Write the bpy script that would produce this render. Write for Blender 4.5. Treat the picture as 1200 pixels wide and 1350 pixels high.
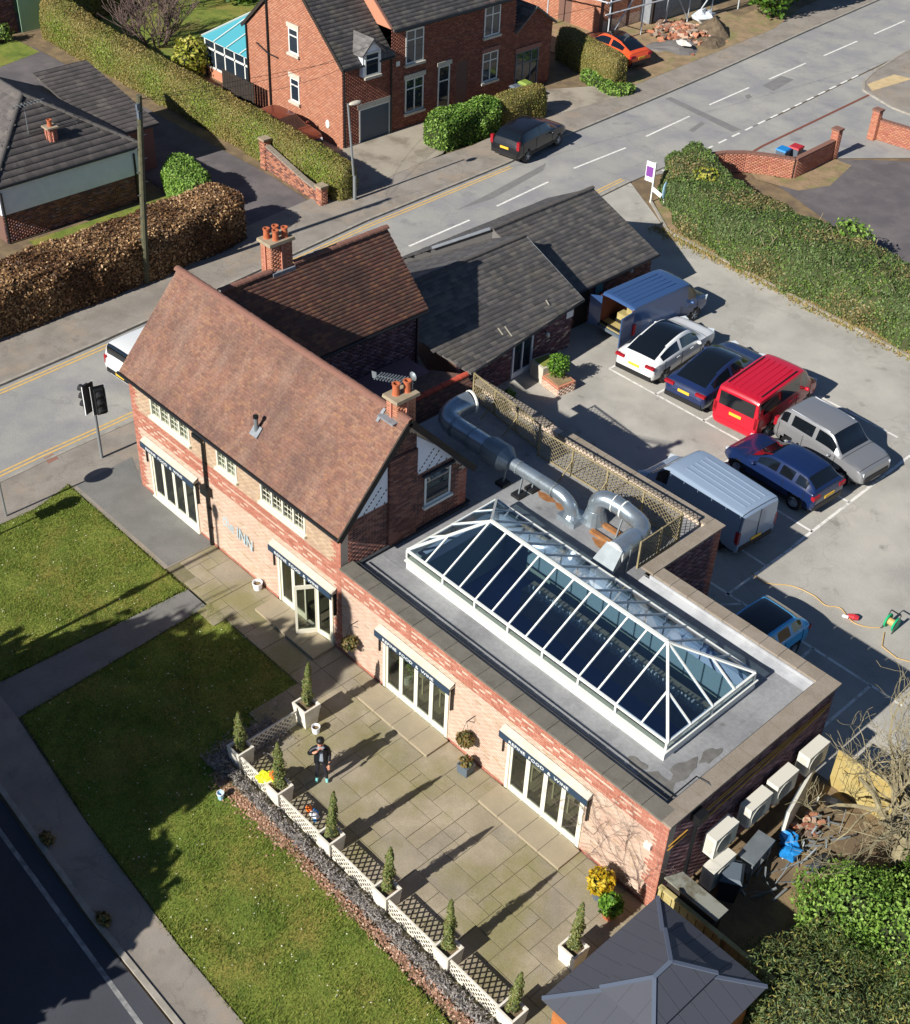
import bpy, math, random
import numpy as np
from mathutils import Vector, Matrix
random.seed(7); RNG = np.random.default_rng(7)
PI = math.pi
SC = bpy.context.scene
for _o in list(bpy.data.objects): bpy.data.objects.remove(_o)

# ------------------------------------------------------------------ camera, sky, sun
cam_d = bpy.data.cameras.new('camera'); cam = bpy.data.objects.new('camera', cam_d)
SC.collection.objects.link(cam); SC.camera = cam
cam_d.sensor_fit = 'HORIZONTAL'; cam_d.sensor_width = 36.0; cam_d.lens = 52.624
cam_d.clip_start = 0.5; cam_d.clip_end = 1500
_yaw, _pit, _rol = 2.354692, 0.675965, 0.0494196
_f = Vector((math.cos(_yaw)*math.cos(_pit), math.sin(_yaw)*math.cos(_pit), -math.sin(_pit)))
_r = Vector((math.sin(_yaw), -math.cos(_yaw), 0)); _u = _r.cross(_f)
_c, _s = math.cos(_rol), math.sin(_rol)
_R, _U = _c*_r + _s*_u, -_s*_r + _c*_u
cam.matrix_world = Matrix(((_R.x, _U.x, -_f.x, 33.4113), (_R.y, _U.y, -_f.y, -18.0520), (_R.z, _U.z, -_f.z, 28.6969), (0, 0, 0, 1)))

SUN_EL = 32.3
world = bpy.data.worlds.new('World'); SC.world = world; world.use_nodes = True
_n = world.node_tree.nodes; _l = world.node_tree.links
sky = _n.new('ShaderNodeTexSky'); sky.sky_type = 'NISHITA'; sky.sun_disc = False
sky.sun_elevation = math.radians(SUN_EL); sky.sun_rotation = math.radians(180.0); sky.air_density = 0.7; sky.dust_density = 0.1; sky.ozone_density = 3.2
_n['Background'].inputs['Strength'].default_value = 0.06
_l.new(sky.outputs['Color'], _n['Background'].inputs['Color'])
sun_d = bpy.data.lights.new('sun', 'SUN'); sun_d.energy = 5.0; sun_d.angle = math.radians(0.5); sun_d.color = (1.0, 0.955, 0.88)
sun = bpy.data.objects.new('sun', sun_d); SC.collection.objects.link(sun)
sun.rotation_euler = Vector((0.005, 1.0, -math.tan(math.radians(SUN_EL)))).to_track_quat('-Z', 'Y').to_euler()
sun.location = (0, -40, 40)
SC.view_settings.view_transform = 'Standard'; SC.view_settings.look = 'None'
SC.view_settings.exposure = 0.5; SC.view_settings.gamma = 1.0; SC.view_settings.use_curve_mapping = False
SC.render.engine = 'CYCLES'

# ------------------------------------------------------------------ materials
def hx(h):
    h = h.lstrip('#'); c = [int(h[i:i+2], 16)/255 for i in (0, 2, 4)]
    return tuple((x/12.92 if x <= .04045 else ((x+.055)/1.055)**2.4) for x in c)
M = {}
def mk(name, col, rough=.85, col2=None, nscale=3.0, namt=.5, isl=None, bump=0.0, bscale=40.0, metal=0.0, spec=.5, coat=0.0, fine=0.0, fscale=60.0, nlo=.4, nhi=.62, stain=None, sscale=.35, slo=.5, shi=.62, transl=0.0, detail=6, spots=None, crack=None, streak=None):
    """procedural material: base colour, blended with col2 by noise, per-piece colour from list isl, fine speckle, stains, bump"""
    m = bpy.data.materials.new(name); m.use_nodes = True; M[name] = m
    nt = m.node_tree; N = nt.nodes; L = nt.links
    b = N['Principled BSDF']; b.inputs['Roughness'].default_value = rough; b.inputs['Metallic'].default_value = metal
    b.inputs['Specular IOR Level'].default_value = spec
    if coat: b.inputs['Coat Weight'].default_value = coat; b.inputs['Coat Roughness'].default_value = .05
    geo = N.new('ShaderNodeNewGeometry')
    col = hx(col) if isinstance(col, str) else col
    if isl:
        r = N.new('ShaderNodeValToRGB'); r.color_ramp.interpolation = 'CONSTANT'; e = r.color_ramp.elements
        while len(e) < len(isl): e.new(.5)
        for i, c in enumerate(isl):
            e[i].position = i/len(isl); e[i].color = (*(hx(c) if isinstance(c, str) else c), 1)
        L.new(geo.outputs['Random Per Island'], r.inputs['Fac']); cur = r.outputs['Color']
    else:
        r = N.new('ShaderNodeRGB'); r.outputs[0].default_value = (*col, 1); cur = r.outputs[0]
    def noise(sc, det, rgh=.6):
        t = N.new('ShaderNodeTexNoise'); t.inputs['Scale'].default_value = sc; t.inputs['Detail'].default_value = det; t.inputs['Roughness'].default_value = rgh
        L.new(geo.outputs['Position'], t.inputs['Vector']); return t.outputs['Fac']
    def rng(fac, lo, hi, amt):
        q = N.new('ShaderNodeMapRange'); q.inputs['From Min'].default_value = lo; q.inputs['From Max'].default_value = hi; q.inputs['To Max'].default_value = amt
        L.new(fac, q.inputs['Value']); return q.outputs['Result']
    def mix(fac, a, bcol, mode='MIX'):
        x = N.new('ShaderNodeMix'); x.data_type = 'RGBA'; x.blend_type = mode; x.clamp_factor = True
        L.new(fac, x.inputs['Factor']); L.new(a, x.inputs['A'])
        if isinstance(bcol, tuple): x.inputs['B'].default_value = (*bcol[:3], 1)
        else: L.new(bcol, x.inputs['B'])
        return x.outputs['Result']
    if col2: cur = mix(rng(noise(nscale, detail), nlo, nhi, namt), cur, hx(col2))
    if stain: cur = mix(rng(noise(sscale, 5, .65), slo, shi, stain[1]), cur, hx(stain[0]))
    if streak:  # weather streaks running down a slope: noise squeezed along height
        mp = N.new('ShaderNodeMapping'); mp.inputs['Scale'].default_value = streak[1]; L.new(geo.outputs['Position'], mp.inputs['Vector'])
        t = N.new('ShaderNodeTexNoise'); t.inputs['Scale'].default_value = 1.0; t.inputs['Detail'].default_value = 5; t.inputs['Roughness'].default_value = .65; L.new(mp.outputs[0], t.inputs['Vector'])
        cur = mix(rng(t.outputs['Fac'], .48, .68, streak[2]), cur, hx(streak[0]))
    if spots: cur = mix(rng(noise(spots[1], 4, .55), spots[2], spots[2]+.07, spots[3]), cur, hx(spots[0]))
    if crack:
        mp = N.new('ShaderNodeVectorMath'); mp.operation = 'ADD'; t = N.new('ShaderNodeTexNoise'); t.inputs['Scale'].default_value = 1.3; t.inputs['Detail'].default_value = 4; L.new(geo.outputs['Position'], t.inputs['Vector'])
        sc2 = N.new('ShaderNodeVectorMath'); sc2.operation = 'SCALE'; sc2.inputs['Scale'].default_value = 1.6; L.new(t.outputs['Color'], sc2.inputs[0]); L.new(geo.outputs['Position'], mp.inputs[0]); L.new(sc2.outputs[0], mp.inputs[1])
        vo = N.new('ShaderNodeTexVoronoi'); vo.feature = 'DISTANCE_TO_EDGE'; vo.inputs['Scale'].default_value = crack[1]; L.new(mp.outputs[0], vo.inputs['Vector'])
        cur = mix(rng(vo.outputs['Distance'], crack[2], 0.0, crack[3]), cur, hx(crack[0]))
    if fine:
        f = noise(fscale, 3, .7)
        x = N.new('ShaderNodeMix'); x.data_type = 'RGBA'; x.blend_type = 'MULTIPLY'; x.inputs['Factor'].default_value = 1.0
        q = N.new('ShaderNodeMapRange'); q.inputs['From Min'].default_value = .3; q.inputs['From Max'].default_value = .7; q.inputs['To Min'].default_value = 1-fine; q.inputs['To Max'].default_value = 1+fine
        L.new(f, q.inputs['Value']); L.new(cur, x.inputs['A']); L.new(q.outputs['Result'], x.inputs['B']); cur = x.outputs['Result']
    L.new(cur, b.inputs['Base Color'])
    if bump:
        bp = N.new('ShaderNodeBump'); bp.inputs['Strength'].default_value = bump; bp.inputs['Distance'].default_value = .02
        L.new(noise(bscale, 4), bp.inputs['Height']); L.new(bp.outputs['Normal'], b.inputs['Normal'])
    if transl:
        t = N.new('ShaderNodeBsdfTranslucent'); L.new(cur, t.inputs['Color'])
        x = N.new('ShaderNodeMixShader'); x.inputs[0].default_value = transl
        L.new(b.outputs[0], x.inputs[1]); L.new(t.outputs[0], x.inputs[2]); L.new(x.outputs[0], N['Material Output'].inputs['Surface'])
    return m
def glass(name, tint, refl=.12, alpha=.6, rough=.03):
    m = bpy.data.materials.new(name); m.use_nodes = True; M[name] = m
    N = m.node_tree.nodes; L = m.node_tree.links; N.remove(N['Principled BSDF'])
    t = N.new('ShaderNodeBsdfTransparent'); t.inputs[0].default_value = (*hx(tint), 1)
    g = N.new('ShaderNodeBsdfGlossy'); g.inputs['Roughness'].default_value = rough; g.inputs[0].default_value = (.9, .95, 1, 1)
    lw = N.new('ShaderNodeLayerWeight'); pw = N.new('ShaderNodeMath'); pw.operation = 'POWER'; pw.inputs[1].default_value = 4.0; L.new(lw.outputs['Facing'], pw.inputs[0])
    ad = N.new('ShaderNodeMath'); ad.operation = 'MULTIPLY_ADD'; ad.inputs[1].default_value = .7; ad.inputs[2].default_value = refl; ad.use_clamp = True
    L.new(pw.outputs[0], ad.inputs[0])
    x = N.new('ShaderNodeMixShader'); L.new(ad.outputs[0], x.inputs[0]); L.new(t.outputs[0], x.inputs[1]); L.new(g.outputs[0], x.inputs[2])
    L.new(x.outputs[0], N['Material Output'].inputs['Surface']); return m

# ------------------------------------------------------------------ mesh helpers
class MB:
    def __init__(s): s.v = []; s.f = []; s.m = []
    def add(s, vs, fs, mi=0):
        k = len(s.v); s.v.extend([tuple(p) for p in vs])
        for f in fs: s.f.append(tuple(i+k for i in f)); s.m.append(mi)
        return s
    def quad(s, a, b, c, d, mi=0): return s.add([a, b, c, d], [(0, 1, 2, 3)], mi)
    def poly(s, pts, mi=0): return s.add(pts, [tuple(range(len(pts)))], mi)
    def box(s, x0, x1, y0, y1, z0, z1, mi=0):
        return s.add([(x0,y0,z0),(x1,y0,z0),(x1,y1,z0),(x0,y1,z0),(x0,y0,z1),(x1,y0,z1),(x1,y1,z1),(x0,y1,z1)],
                     [(3,2,1,0),(4,5,6,7),(0,1,5,4),(1,2,6,5),(2,3,7,6),(3,0,4,7)], mi)
    def obox(s, c, size, rot=None, mi=0, taper=1.0):
        hx_, hy_, hz_ = size[0]/2, size[1]/2, size[2]/2; c = Vector(c)
        R = Matrix.Rotation(rot, 3, 'Z') if isinstance(rot, (int, float)) else (rot or Matrix.Identity(3))
        vs = []
        for z, t in ((-hz_, 1), (hz_, taper)):
            for x, y in ((-1,-1),(1,-1),(1,1),(-1,1)): vs.append(c + R @ Vector((x*hx_*t, y*hy_*t, z)))
        return s.add(vs, [(3,2,1,0),(4,5,6,7),(0,1,5,4),(1,2,6,5),(2,3,7,6),(3,0,4,7)], mi)
    def bar(s, p, q, w, h=None, mi=0):
        p, q = Vector(p), Vector(q); d = q-p; h = h or w
        if d.length < 1e-6: return s
        z = d.normalized(); up = Vector((0,0,1)) if abs(z.z) < .97 else Vector((0,1,0))
        x = z.cross(up).normalized(); y = x.cross(z)
        return s.add([a + x*w/2*i + y*h/2*j for a in (p, q) for i, j in ((-1,-1),(1,-1),(1,1),(-1,1))],
                     [(3,2,1,0),(4,5,6,7),(0,1,5,4),(1,2,6,5),(2,3,7,6),(3,0,4,7)], mi)
    def tube(s, pts, r, n=8, cap=True, mi=0):
        pts = [Vector(p) for p in pts]; k = len(pts); rs = r if isinstance(r, (list, tuple)) else [r]*k
        vs = []; prev = None
        for i, p in enumerate(pts):
            t = (pts[min(i+1, k-1)]-pts[max(i-1, 0)]).normalized()
            if prev is None:
                a = Vector((0,0,1)) if abs(t.z) < .9 else Vector((1,0,0)); x = t.cross(a).normalized()
            else:
                x = (prev - t*prev.dot(t)); x = x.normalized() if x.length > 1e-5 else t.orthogonal().normalized()
            prev = x; y = t.cross(x)
            vs += [p + (x*math.cos(2*PI*j/n) + y*math.sin(2*PI*j/n))*rs[i] for j in range(n)]
        fs = [(i*n+j, i*n+(j+1) % n, (i+1)*n+(j+1) % n, (i+1)*n+j) for i in range(k-1) for j in range(n)]
        if cap: fs += [tuple(range(n))[::-1], tuple((k-1)*n+j for j in range(n))]
        return s.add(vs, fs, mi)
    def prism(s, poly, z0, z1, mi=0):
        n = len(poly); vs = [(p[0], p[1], z0) for p in poly] + [(p[0], p[1], z1) for p in poly]
        ar = sum(poly[i][0]*poly[(i+1) % n][1]-poly[(i+1) % n][0]*poly[i][1] for i in range(n))
        fs = [tuple(range(n))[::-1], tuple(range(n, 2*n))] + [(i, (i+1) % n, n+(i+1) % n, n+i) for i in range(n)]
        if ar < 0: fs = [f[::-1] for f in fs]
        return s.add(vs, fs, mi)
    def lathe(s, prof, c=(0,0,0), n=16, axis='z', mi=0):
        vs = []
        for r, z in prof:
            for j in range(n):
                a = 2*PI*j/n; p = (r*math.cos(a), r*math.sin(a), z)
                if axis == 'y': p = (p[0], p[2], p[1])
                elif axis == 'x': p = (p[2], p[0], p[1])
                vs.append((c[0]+p[0], c[1]+p[1], c[2]+p[2]))
        k = len(prof)
        fs = [(i*n+j, i*n+(j+1) % n, (i+1)*n+(j+1) % n, (i+1)*n+j) for i in range(k-1) for j in range(n)]
        if axis == 'y': fs = [f[::-1] for f in fs]
        return s.add(vs, fs, mi)
    def ell(s, c, r, nu=12, nv=7, jit=0.0, mi=0):
        vs = []; fs = []
        for i in range(nv+1):
            th = PI*i/nv
            for j in range(nu):
                ph = 2*PI*j/nu; k = 1+random.uniform(-jit, jit)
                vs.append((c[0]+r[0]*k*math.sin(th)*math.cos(ph), c[1]+r[1]*k*math.sin(th)*math.sin(ph), c[2]+r[2]*k*math.cos(th)))
        for i in range(nv):
            for j in range(nu): fs.append((i*nu+j, (i+1)*nu+j, (i+1)*nu+(j+1) % nu, i*nu+(j+1) % nu))
        return s.add(vs, fs, mi)
OFF = {}
def _mats(me, mats):
    for m in (mats if isinstance(mats, (list, tuple)) else [mats]): me.materials.append(M[m] if isinstance(m, str) else m)
def props(o, label=None, cat=None, group=None, kind=None):
    if label: o['label'] = label
    if cat: o['category'] = cat
    if group: o['group'] = group
    if kind: o['kind'] = kind
    return o
def thing(name, label, cat, loc=(0,0,0), rz=0.0, group=None, kind=None):
    o = bpy.data.objects.new(name, None); SC.collection.objects.link(o); o.empty_display_size = .2
    o.location = loc; o.rotation_euler = (0, 0, rz); OFF[o.name] = Vector(loc)
    return props(o, label, cat, group, kind)
def newobj(name, me, parent=None, org=None):
    o = bpy.data.objects.new(name, me); SC.collection.objects.link(o)
    if parent is not None: o.parent = parent
    if org is not None: o.location = org
    return o
def obj(name, mb, mats, parent=None, smooth=False, w=True, org=None, **k):
    """w=True: vertices are world coordinates and get moved into the parent's (unrotated) frame"""
    me = bpy.data.meshes.new(name)
    vs = np.array(mb.v, dtype=float).reshape(-1, 3)
    off = Vector((0,0,0))
    if parent is not None: off = OFF.get(parent.name, off)
    elif org is not None: off = Vector(org)
    if w: vs = vs - np.array(off)
    me.from_pydata(vs.tolist(), [], mb.f)
    _mats(me, mats)
    if any(mb.m): me.polygons.foreach_set('material_index', mb.m)
    if smooth: me.polygons.foreach_set('use_smooth', [True]*len(me.polygons))
    me.update()
    o = newobj(name, me, parent, off if (parent is None and w) else None)
    OFF[o.name] = off
    return props(o, k.get('label'), k.get('cat'), k.get('group'), k.get('kind'))
def fast(name, V, F, mats, parent=None, midx=None, smooth=False, **k):
    """big quad mesh from numpy arrays, world coordinates"""
    me = bpy.data.meshes.new(name); V = np.asarray(V, float); F = np.asarray(F, int)
    off = OFF.get(parent.name, Vector((0,0,0))) if parent is not None else Vector((0,0,0))
    V = V - np.array(off)
    me.vertices.add(len(V)); me.vertices.foreach_set('co', V.astype(np.float32).ravel())
    n, c = F.shape
    me.loops.add(n*c); me.loops.foreach_set('vertex_index', F.astype(np.int32).ravel())
    me.polygons.add(n); me.polygons.foreach_set('loop_start', np.arange(0, n*c, c, dtype=np.int32))
    _mats(me, mats)
    if midx is not None: me.polygons.foreach_set('material_index', np.asarray(midx, np.int32))
    if smooth: me.polygons.foreach_set('use_smooth', np.ones(n, bool))
    me.update(calc_edges=True); me.validate()
    o = newobj(name, me, parent); OFF[o.name] = off
    return props(o, k.get('label'), k.get('cat'), k.get('group'), k.get('kind'))
_cube = {}
def pc(name, c, size, mat, parent, rot=None):
    """one small block as an object of its own; blocks of one material share their mesh"""
    if mat not in _cube:
        b = MB(); b.box(-.5, .5, -.5, .5, -.5, .5); me = bpy.data.meshes.new(name); me.from_pydata(b.v, [], b.f); _mats(me, mat); me.update(); _cube[mat] = me
    o = newobj(name, _cube[mat], parent)
    off = OFF.get(parent.name, Vector((0,0,0))); o.location = Vector(c)-off; o.scale = size
    if rot is not None: o.rotation_euler = rot if isinstance(rot, (tuple, list)) else ((0, 0, rot) if isinstance(rot, (int, float)) else rot.to_euler())
    OFF[o.name] = off
    return o
def copy_tree(o, parent=None, loc=None, rz=None, label=None):
    c = o.copy(); SC.collection.objects.link(c); c.parent = parent; OFF[c.name] = OFF.get(o.name, Vector())
    for ch in o.children: copy_tree(ch, c)
    if loc is not None: c.location = loc
    if rz is not None: c.rotation_euler = (0, 0, rz)
    if label: c['label'] = label
    return c
def sheet(name, polys, z, mat, kind='structure', label=None, parent=None, seg=None):
    b = MB()
    for p in polys:
        ar = sum(p[i][0]*p[(i+1) % len(p)][1]-p[(i+1) % len(p)][0]*p[i][1] for i in range(len(p)))
        q = p if ar > 0 else p[::-1]
        b.poly([(x, y, z) for x, y in q])
    return obj(name, b, mat, parent, kind=kind, label=label)
def strip(path, w, off=0.0):
    """a ribbon polygon of width w along a path, shifted sideways by off"""
    L_, R_ = [], []
    for i, p in enumerate(path):
        a = Vector(path[max(i-1, 0)]); b = Vector(path[min(i+1, len(path)-1)]); d = (b-a).normalized(); n = Vector((-d.y, d.x)); p = Vector(p)
        L_.append(tuple(p+n*(off+w/2))); R_.append(tuple(p+n*(off-w/2)))
    return R_ + L_[::-1]
def text_mesh(s, size, name='lettering', depth=.004):
    cu = bpy.data.curves.new(name, 'FONT'); cu.body = s; cu.size = size; cu.align_x = 'CENTER'; cu.align_y = 'CENTER'; cu.extrude = depth; cu.resolution_u = 2
    o = bpy.data.objects.new(name, cu); SC.collection.objects.link(o)
    bpy.context.view_layer.update()
    me = bpy.data.meshes.new_from_object(o.evaluated_get(bpy.context.evaluated_depsgraph_get()))
    bpy.data.objects.remove(o); bpy.data.curves.remove(cu); return me
def text(s, size, c, xdir, ydir, mat, parent, name='lettering', stretch=1.0):
    me = text_mesh(s, size, name); me.materials.clear(); me.materials.append(M[mat])
    x = Vector(xdir).normalized(); y = Vector(ydir).normalized(); z = x.cross(y)
    o = newobj(name, me, parent); off = OFF.get(parent.name, Vector())
    R = Matrix((x*stretch, y, z)).transposed().to_4x4(); R.translation = Vector(c)-off
    o.matrix_local = R
    return o

# ------------------------------------------------------------------ bricks and tiles
def _unit(v): return np.array(v, float)/np.linalg.norm(v)
def brick_courses(name, p0, u, up, n, L, H, mats, sel, parent, openings=(), inside=None, bl=.225, bh=.075, mo=.011, proud=.007, kind='stuff'):
    """running-bond bricks standing a little proud of the wall behind; sel(a,b) -> material index"""
    p0 = np.array(p0, float); u = _unit(u); up = _unit(up); n = _unit(n)
    V = []; F = []; mi = []; k = 0
    for r in range(int(H/bh)):
        b0 = r*bh+mo/2; b1 = (r+1)*bh-mo/2; bm = (b0+b1)/2
        free = [(0.0, L)]
        for (a0, a1, c0, c1) in openings:
            if c0-1e-3 < bm < c1+1e-3:
                nf = []
                for s, e in free:
                    if a1 <= s or a0 >= e: nf.append((s, e)); continue
                    if a0 > s: nf.append((s, a0))
                    if a1 < e: nf.append((a1, e))
                free = nf
        off = (r % 2)*bl/2
        for s, e in free:
            i = math.floor((s-off)/bl)
            while True:
                a0 = max(s, off+i*bl+mo/2); a1 = min(e, off+(i+1)*bl-mo/2); i += 1
                if off+(i-1)*bl >= e: break
                if a1-a0 < .03: continue
                am = (a0+a1)/2
                if inside and not inside(am, bm): continue
                pr = proud+random.uniform(-.4, .4)*min(proud, .0075)
                A = [p0+u*a+up*b for a, b in ((a0, b0), (a1, b0), (a1, b1), (a0, b1))]
                V += [q for q in A] + [q+n*pr for q in A]
                F += [(k+4, k+5, k+6, k+7), (k, k+1, k+5, k+4), (k+1, k+2, k+6, k+5), (k+2, k+3, k+7, k+6), (k+3, k, k+4, k+7)]
                mi += [sel(am, bm)]*5; k += 8
    if np.dot(np.cross(u, up), n) < 0: F = [f[::-1] for f in F]
    return fast(name, V, F, mats, parent, mi, kind=kind)
def tile_courses(name, p0, u, v, L, S, mat, parent, tw=.165, th=.1, thick=.016, inside=None, jit=.004, kind='stuff', sel=None, gap=.004):
    """overlapping tiles laid in courses up a slope: p0 eave corner, u along the eave, v up the slope"""
    p0 = np.array(p0, float); u = _unit(u); v = _unit(v); n = np.cross(u, v)
    if n[2] < 0: n = -n
    V = []; F = []; mi = []; k = 0
    for r in range(int(math.ceil(S/th))):
        off = (r % 2)*tw/2
        for i in range(-1, int(L/tw)+2):
            a0 = max(0, off+i*tw+gap/2); a1 = min(L, off+(i+1)*tw-gap/2)
            if a1-a0 < .02: continue
            b0 = r*th; b1 = min(S, b0+th*1.02)
            if inside and not inside((a0+a1)/2, (b0+b1)/2): continue
            t = thick+random.uniform(-jit, jit); dz = random.uniform(-jit, jit)
            A = [p0+u*a0+v*b0+n*t, p0+u*a1+v*b0+n*(t+dz), p0+u*a1+v*b1+n*.004, p0+u*a0+v*b1+n*.004, p0+u*a0+v*b0, p0+u*a1+v*b0]
            V += A; F += [(k, k+1, k+2, k+3), (k+4, k+5, k+1, k)]; mi += [sel(a0, b0) if sel else 0]*2; k += 6
    if np.dot(np.cross(u, v), n) < 0: F = [f[::-1] for f in F]
    return fast(name, V, F, mat, parent, mi, kind=kind)
def ridge_tiles(p, q, mat, parent, r=.13, step=.32, name='ridge_tile', flat=.8):
    """half-round ridge tiles, each its own piece, sharing one mesh"""
    p, q = Vector(p), Vector(q); d = q-p; n = max(1, round(d.length/step)); st = d.length/n
    me = bpy.data.meshes.get('ridge_tile_'+mat)
    if me is None or abs(me.get('st', 0)-st) > .03:
        b = MB(); k = 7; vs = []
        for x, rr in ((-.5, 1.06), (.5, .95)):
            for j in range(k):
                a = PI*j/(k-1); vs.append((x*.985, math.cos(a)*rr, math.sin(a)*rr*flat))
        for x in (-.5,): vs += [(x*.985, math.cos(PI*j/(k-1))*.85, math.sin(PI*j/(k-1))*.85*flat-.1) for j in range(k)]
        fs = [(j, j+1, k+j+1, k+j) for j in range(k-1)] + [(2*k+j, 2*k+j+1, j+1, j) for j in range(k-1)]
        b.add(vs, fs); me = bpy.data.meshes.new('ridge_tile_'+mat); me.from_pydata(b.v, [], b.f); _mats(me, mat); me['st'] = st; me.update()
    x = d.normalized(); y = Vector((0, 0, 1)).cross(x).normalized(); z = x.cross(y); off = OFF.get(parent.name, Vector())
    for i in range(n):
        o = newobj(name, me, parent)
        R = Matrix((x*st, y*r, z*r)).transposed().to_4x4(); R.translation = p+d*((i+.5)/n)-off+Vector((0, 0, random.uniform(-.006, .006)))
        o.matrix_local = R

# ------------------------------------------------------------------ foliage
def leaf_cloud(P, Nn, size, spread=1.0, aspect=1.7, jit=.25):
    """one little bent leaf (a quad) per point, facing roughly along its normal"""
    P = np.asarray(P, float); Nn = np.asarray(Nn, float); k = len(P)
    d = Nn + RNG.normal(0, spread*.55, (k, 3)); d /= np.linalg.norm(d, axis=1, keepdims=True)+1e-9
    t = RNG.normal(0, 1, (k, 3)); t -= d*np.sum(t*d, 1, keepdims=True); t /= np.linalg.norm(t, axis=1, keepdims=True)+1e-9
    s = np.cross(d, t); sz = size*(1+RNG.uniform(-jit, jit, (k, 1)))
    a = P - t*sz*aspect/2; c = P + t*sz*aspect/2 + d*sz*.12; b = P + s*sz*.5 + d*sz*.1; e = P - s*sz*.5 + d*sz*.1
    V = np.stack([a, b, c, e], 1).reshape(-1, 3); F = np.arange(4*k).reshape(k, 4)
    return V, F
LAST = [None]
def surf_points(V, F, n):
    """n random points with normals on a quad mesh"""
    V = np.asarray(V, float); F = np.asarray(F, int)
    T = np.concatenate([F[:, [0, 1, 2]], F[:, [0, 2, 3]]]); A, B, C_ = V[T[:, 0]], V[T[:, 1]], V[T[:, 2]]
    nn = np.cross(B-A, C_-A); ar = np.linalg.norm(nn, axis=1); pr = ar/ar.sum()
    i = RNG.choice(len(T), n, p=pr); LAST[0] = i % len(F); u = RNG.random((n, 1)); w = RNG.random((n, 1)); fl = (u+w) > 1; u = np.where(fl, 1-u, u); w = np.where(fl, 1-w, w)
    return A[i]+(B[i]-A[i])*u+(C_[i]-A[i])*w, nn[i]/(ar[i][:, None]+1e-9)
def hedge(name, label, path, wid, hei, leafmat, coremat, dens=260, leaf=.07, power=4.0, bumpy=.06, group=None, cat='hedge', twigs=False, base_in=.92, round_ends=True):
    """clipped hedge along a path [(x,y)], leaf quads over a dark twiggy core"""
    pts = [Vector((*p, 0)) for p in path]
    if not isinstance(wid, (list, tuple)): wid = [wid]*len(pts)
    if not isinstance(hei, (list, tuple)): hei = [hei]*len(pts)
    # resample
    st = [0]
    for i in range(1, len(pts)): st.append(st[-1]+(pts[i]-pts[i-1]).length)
    n = max(4, int(st[-1]/.3)); S = np.linspace(0, st[-1], n+1)
    X = np.interp(S, st, [p.x for p in pts]); Y = np.interp(S, st, [p.y for p in pts]); W = np.interp(S, st, wid); H = np.interp(S, st, hei)
    m = 15; V = []
    for i in range(n+1):
        a, b = max(i-1, 0), min(i+1, n); d = np.array([X[b]-X[a], Y[b]-Y[a]]); d /= np.linalg.norm(d)+1e-9; nr = np.array([-d[1], d[0]])
        e = 1.0
        if round_ends:
            q = min(S[i], S[-1]-S[i])/(min(W[i], .9)*.5); e = .55+.45*min(1, q)**.5
        for j in range(m+1):
            th = PI*j/m; cx = abs(math.cos(th))**(2/power)*math.copysign(1, math.cos(th)); cz = abs(math.sin(th))**(2/power)
            k = 1 - (1-base_in)*(1-cz)
            off = bumpy*(math.sin(S[i]*2.1+j)+math.sin(S[i]*5.3+j*2.7)*.6+random.uniform(-.8, .8))
            hh = H[i]*(.93+.07*e)
            V.append((X[i]+nr[0]*(W[i]/2*cx*k*e+off*cx), Y[i]+nr[1]*(W[i]/2*cx*k*e+off*cx), max(0, hh*cz+off*.7*cz)))
    F = [(i*(m+1)+j, (i+1)*(m+1)+j, (i+1)*(m+1)+j+1, i*(m+1)+j+1) for i in range(n) for j in range(m)]
    # end caps as fans of quads
    for i, rev in ((0, False), (n, True)):
        k = i*(m+1)
        for j in range(m//2):
            q = (k+j, k+j+1, k+m-j-1, k+m-j); F.append(q[::-1] if rev else q)
    V = np.array(V); F = np.array(F)
    t = thing(name, label, cat, (float(X[n//2]), float(Y[n//2]), 0), group=group)
    fast('branches', V*1.0, F, coremat, t, smooth=False)
    area = sum(np.linalg.norm(np.cross(V[f[1]]-V[f[0]], V[f[3]]-V[f[0]])) for f in F)
    P, Nn = surf_points(V, F, int(area*dens))
    fc = np.array([[X[min(f[0]//(m+1), n)], Y[min(f[0]//(m+1), n)], H[min(f[0]//(m+1), n)]*.45] for f in F])
    sg = np.sign(np.sum(Nn*(P-fc[LAST[0]]), 1)); Nn = Nn*np.where(sg == 0, 1, sg)[:, None]
    P = P + Nn*RNG.uniform(-.03, leaf*1.1, (len(P), 1))
    VV, FF = leaf_cloud(P, Nn, leaf, 1.0)
    if isinstance(leafmat, (list, tuple)):
        g = np.sin(P[:, 0]*1.3+np.sin(P[:, 1]*.9)*1.7)+np.sin(P[:, 1]*1.1+P[:, 2]*2.0)+RNG.normal(0, .7, len(P))
        mi = np.digitize(g, np.quantile(g, np.linspace(0, 1, len(leafmat)+1)[1:-1]))
        fast('foliage', VV, FF, list(leafmat), t, mi)
    else: fast('foliage', VV, FF, leafmat, t)
    return t
def blob_points(c, r, n, shell=.55, squash=None):
    d = RNG.normal(0, 1, (n, 3)); d /= np.linalg.norm(d, axis=1, keepdims=True)
    lump = 1+.13*np.sin(d[:, :1]*7+c[0])*np.sin(d[:, 1:2]*6+c[1])+.1*np.sin(d[:, 2:3]*9+c[0]*3)
    k = (RNG.random((n, 1))**(1/3))*(1-shell)+shell
    return np.array(c)+d*np.array(r)*lump*np.minimum(k, 1.0), d
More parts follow.
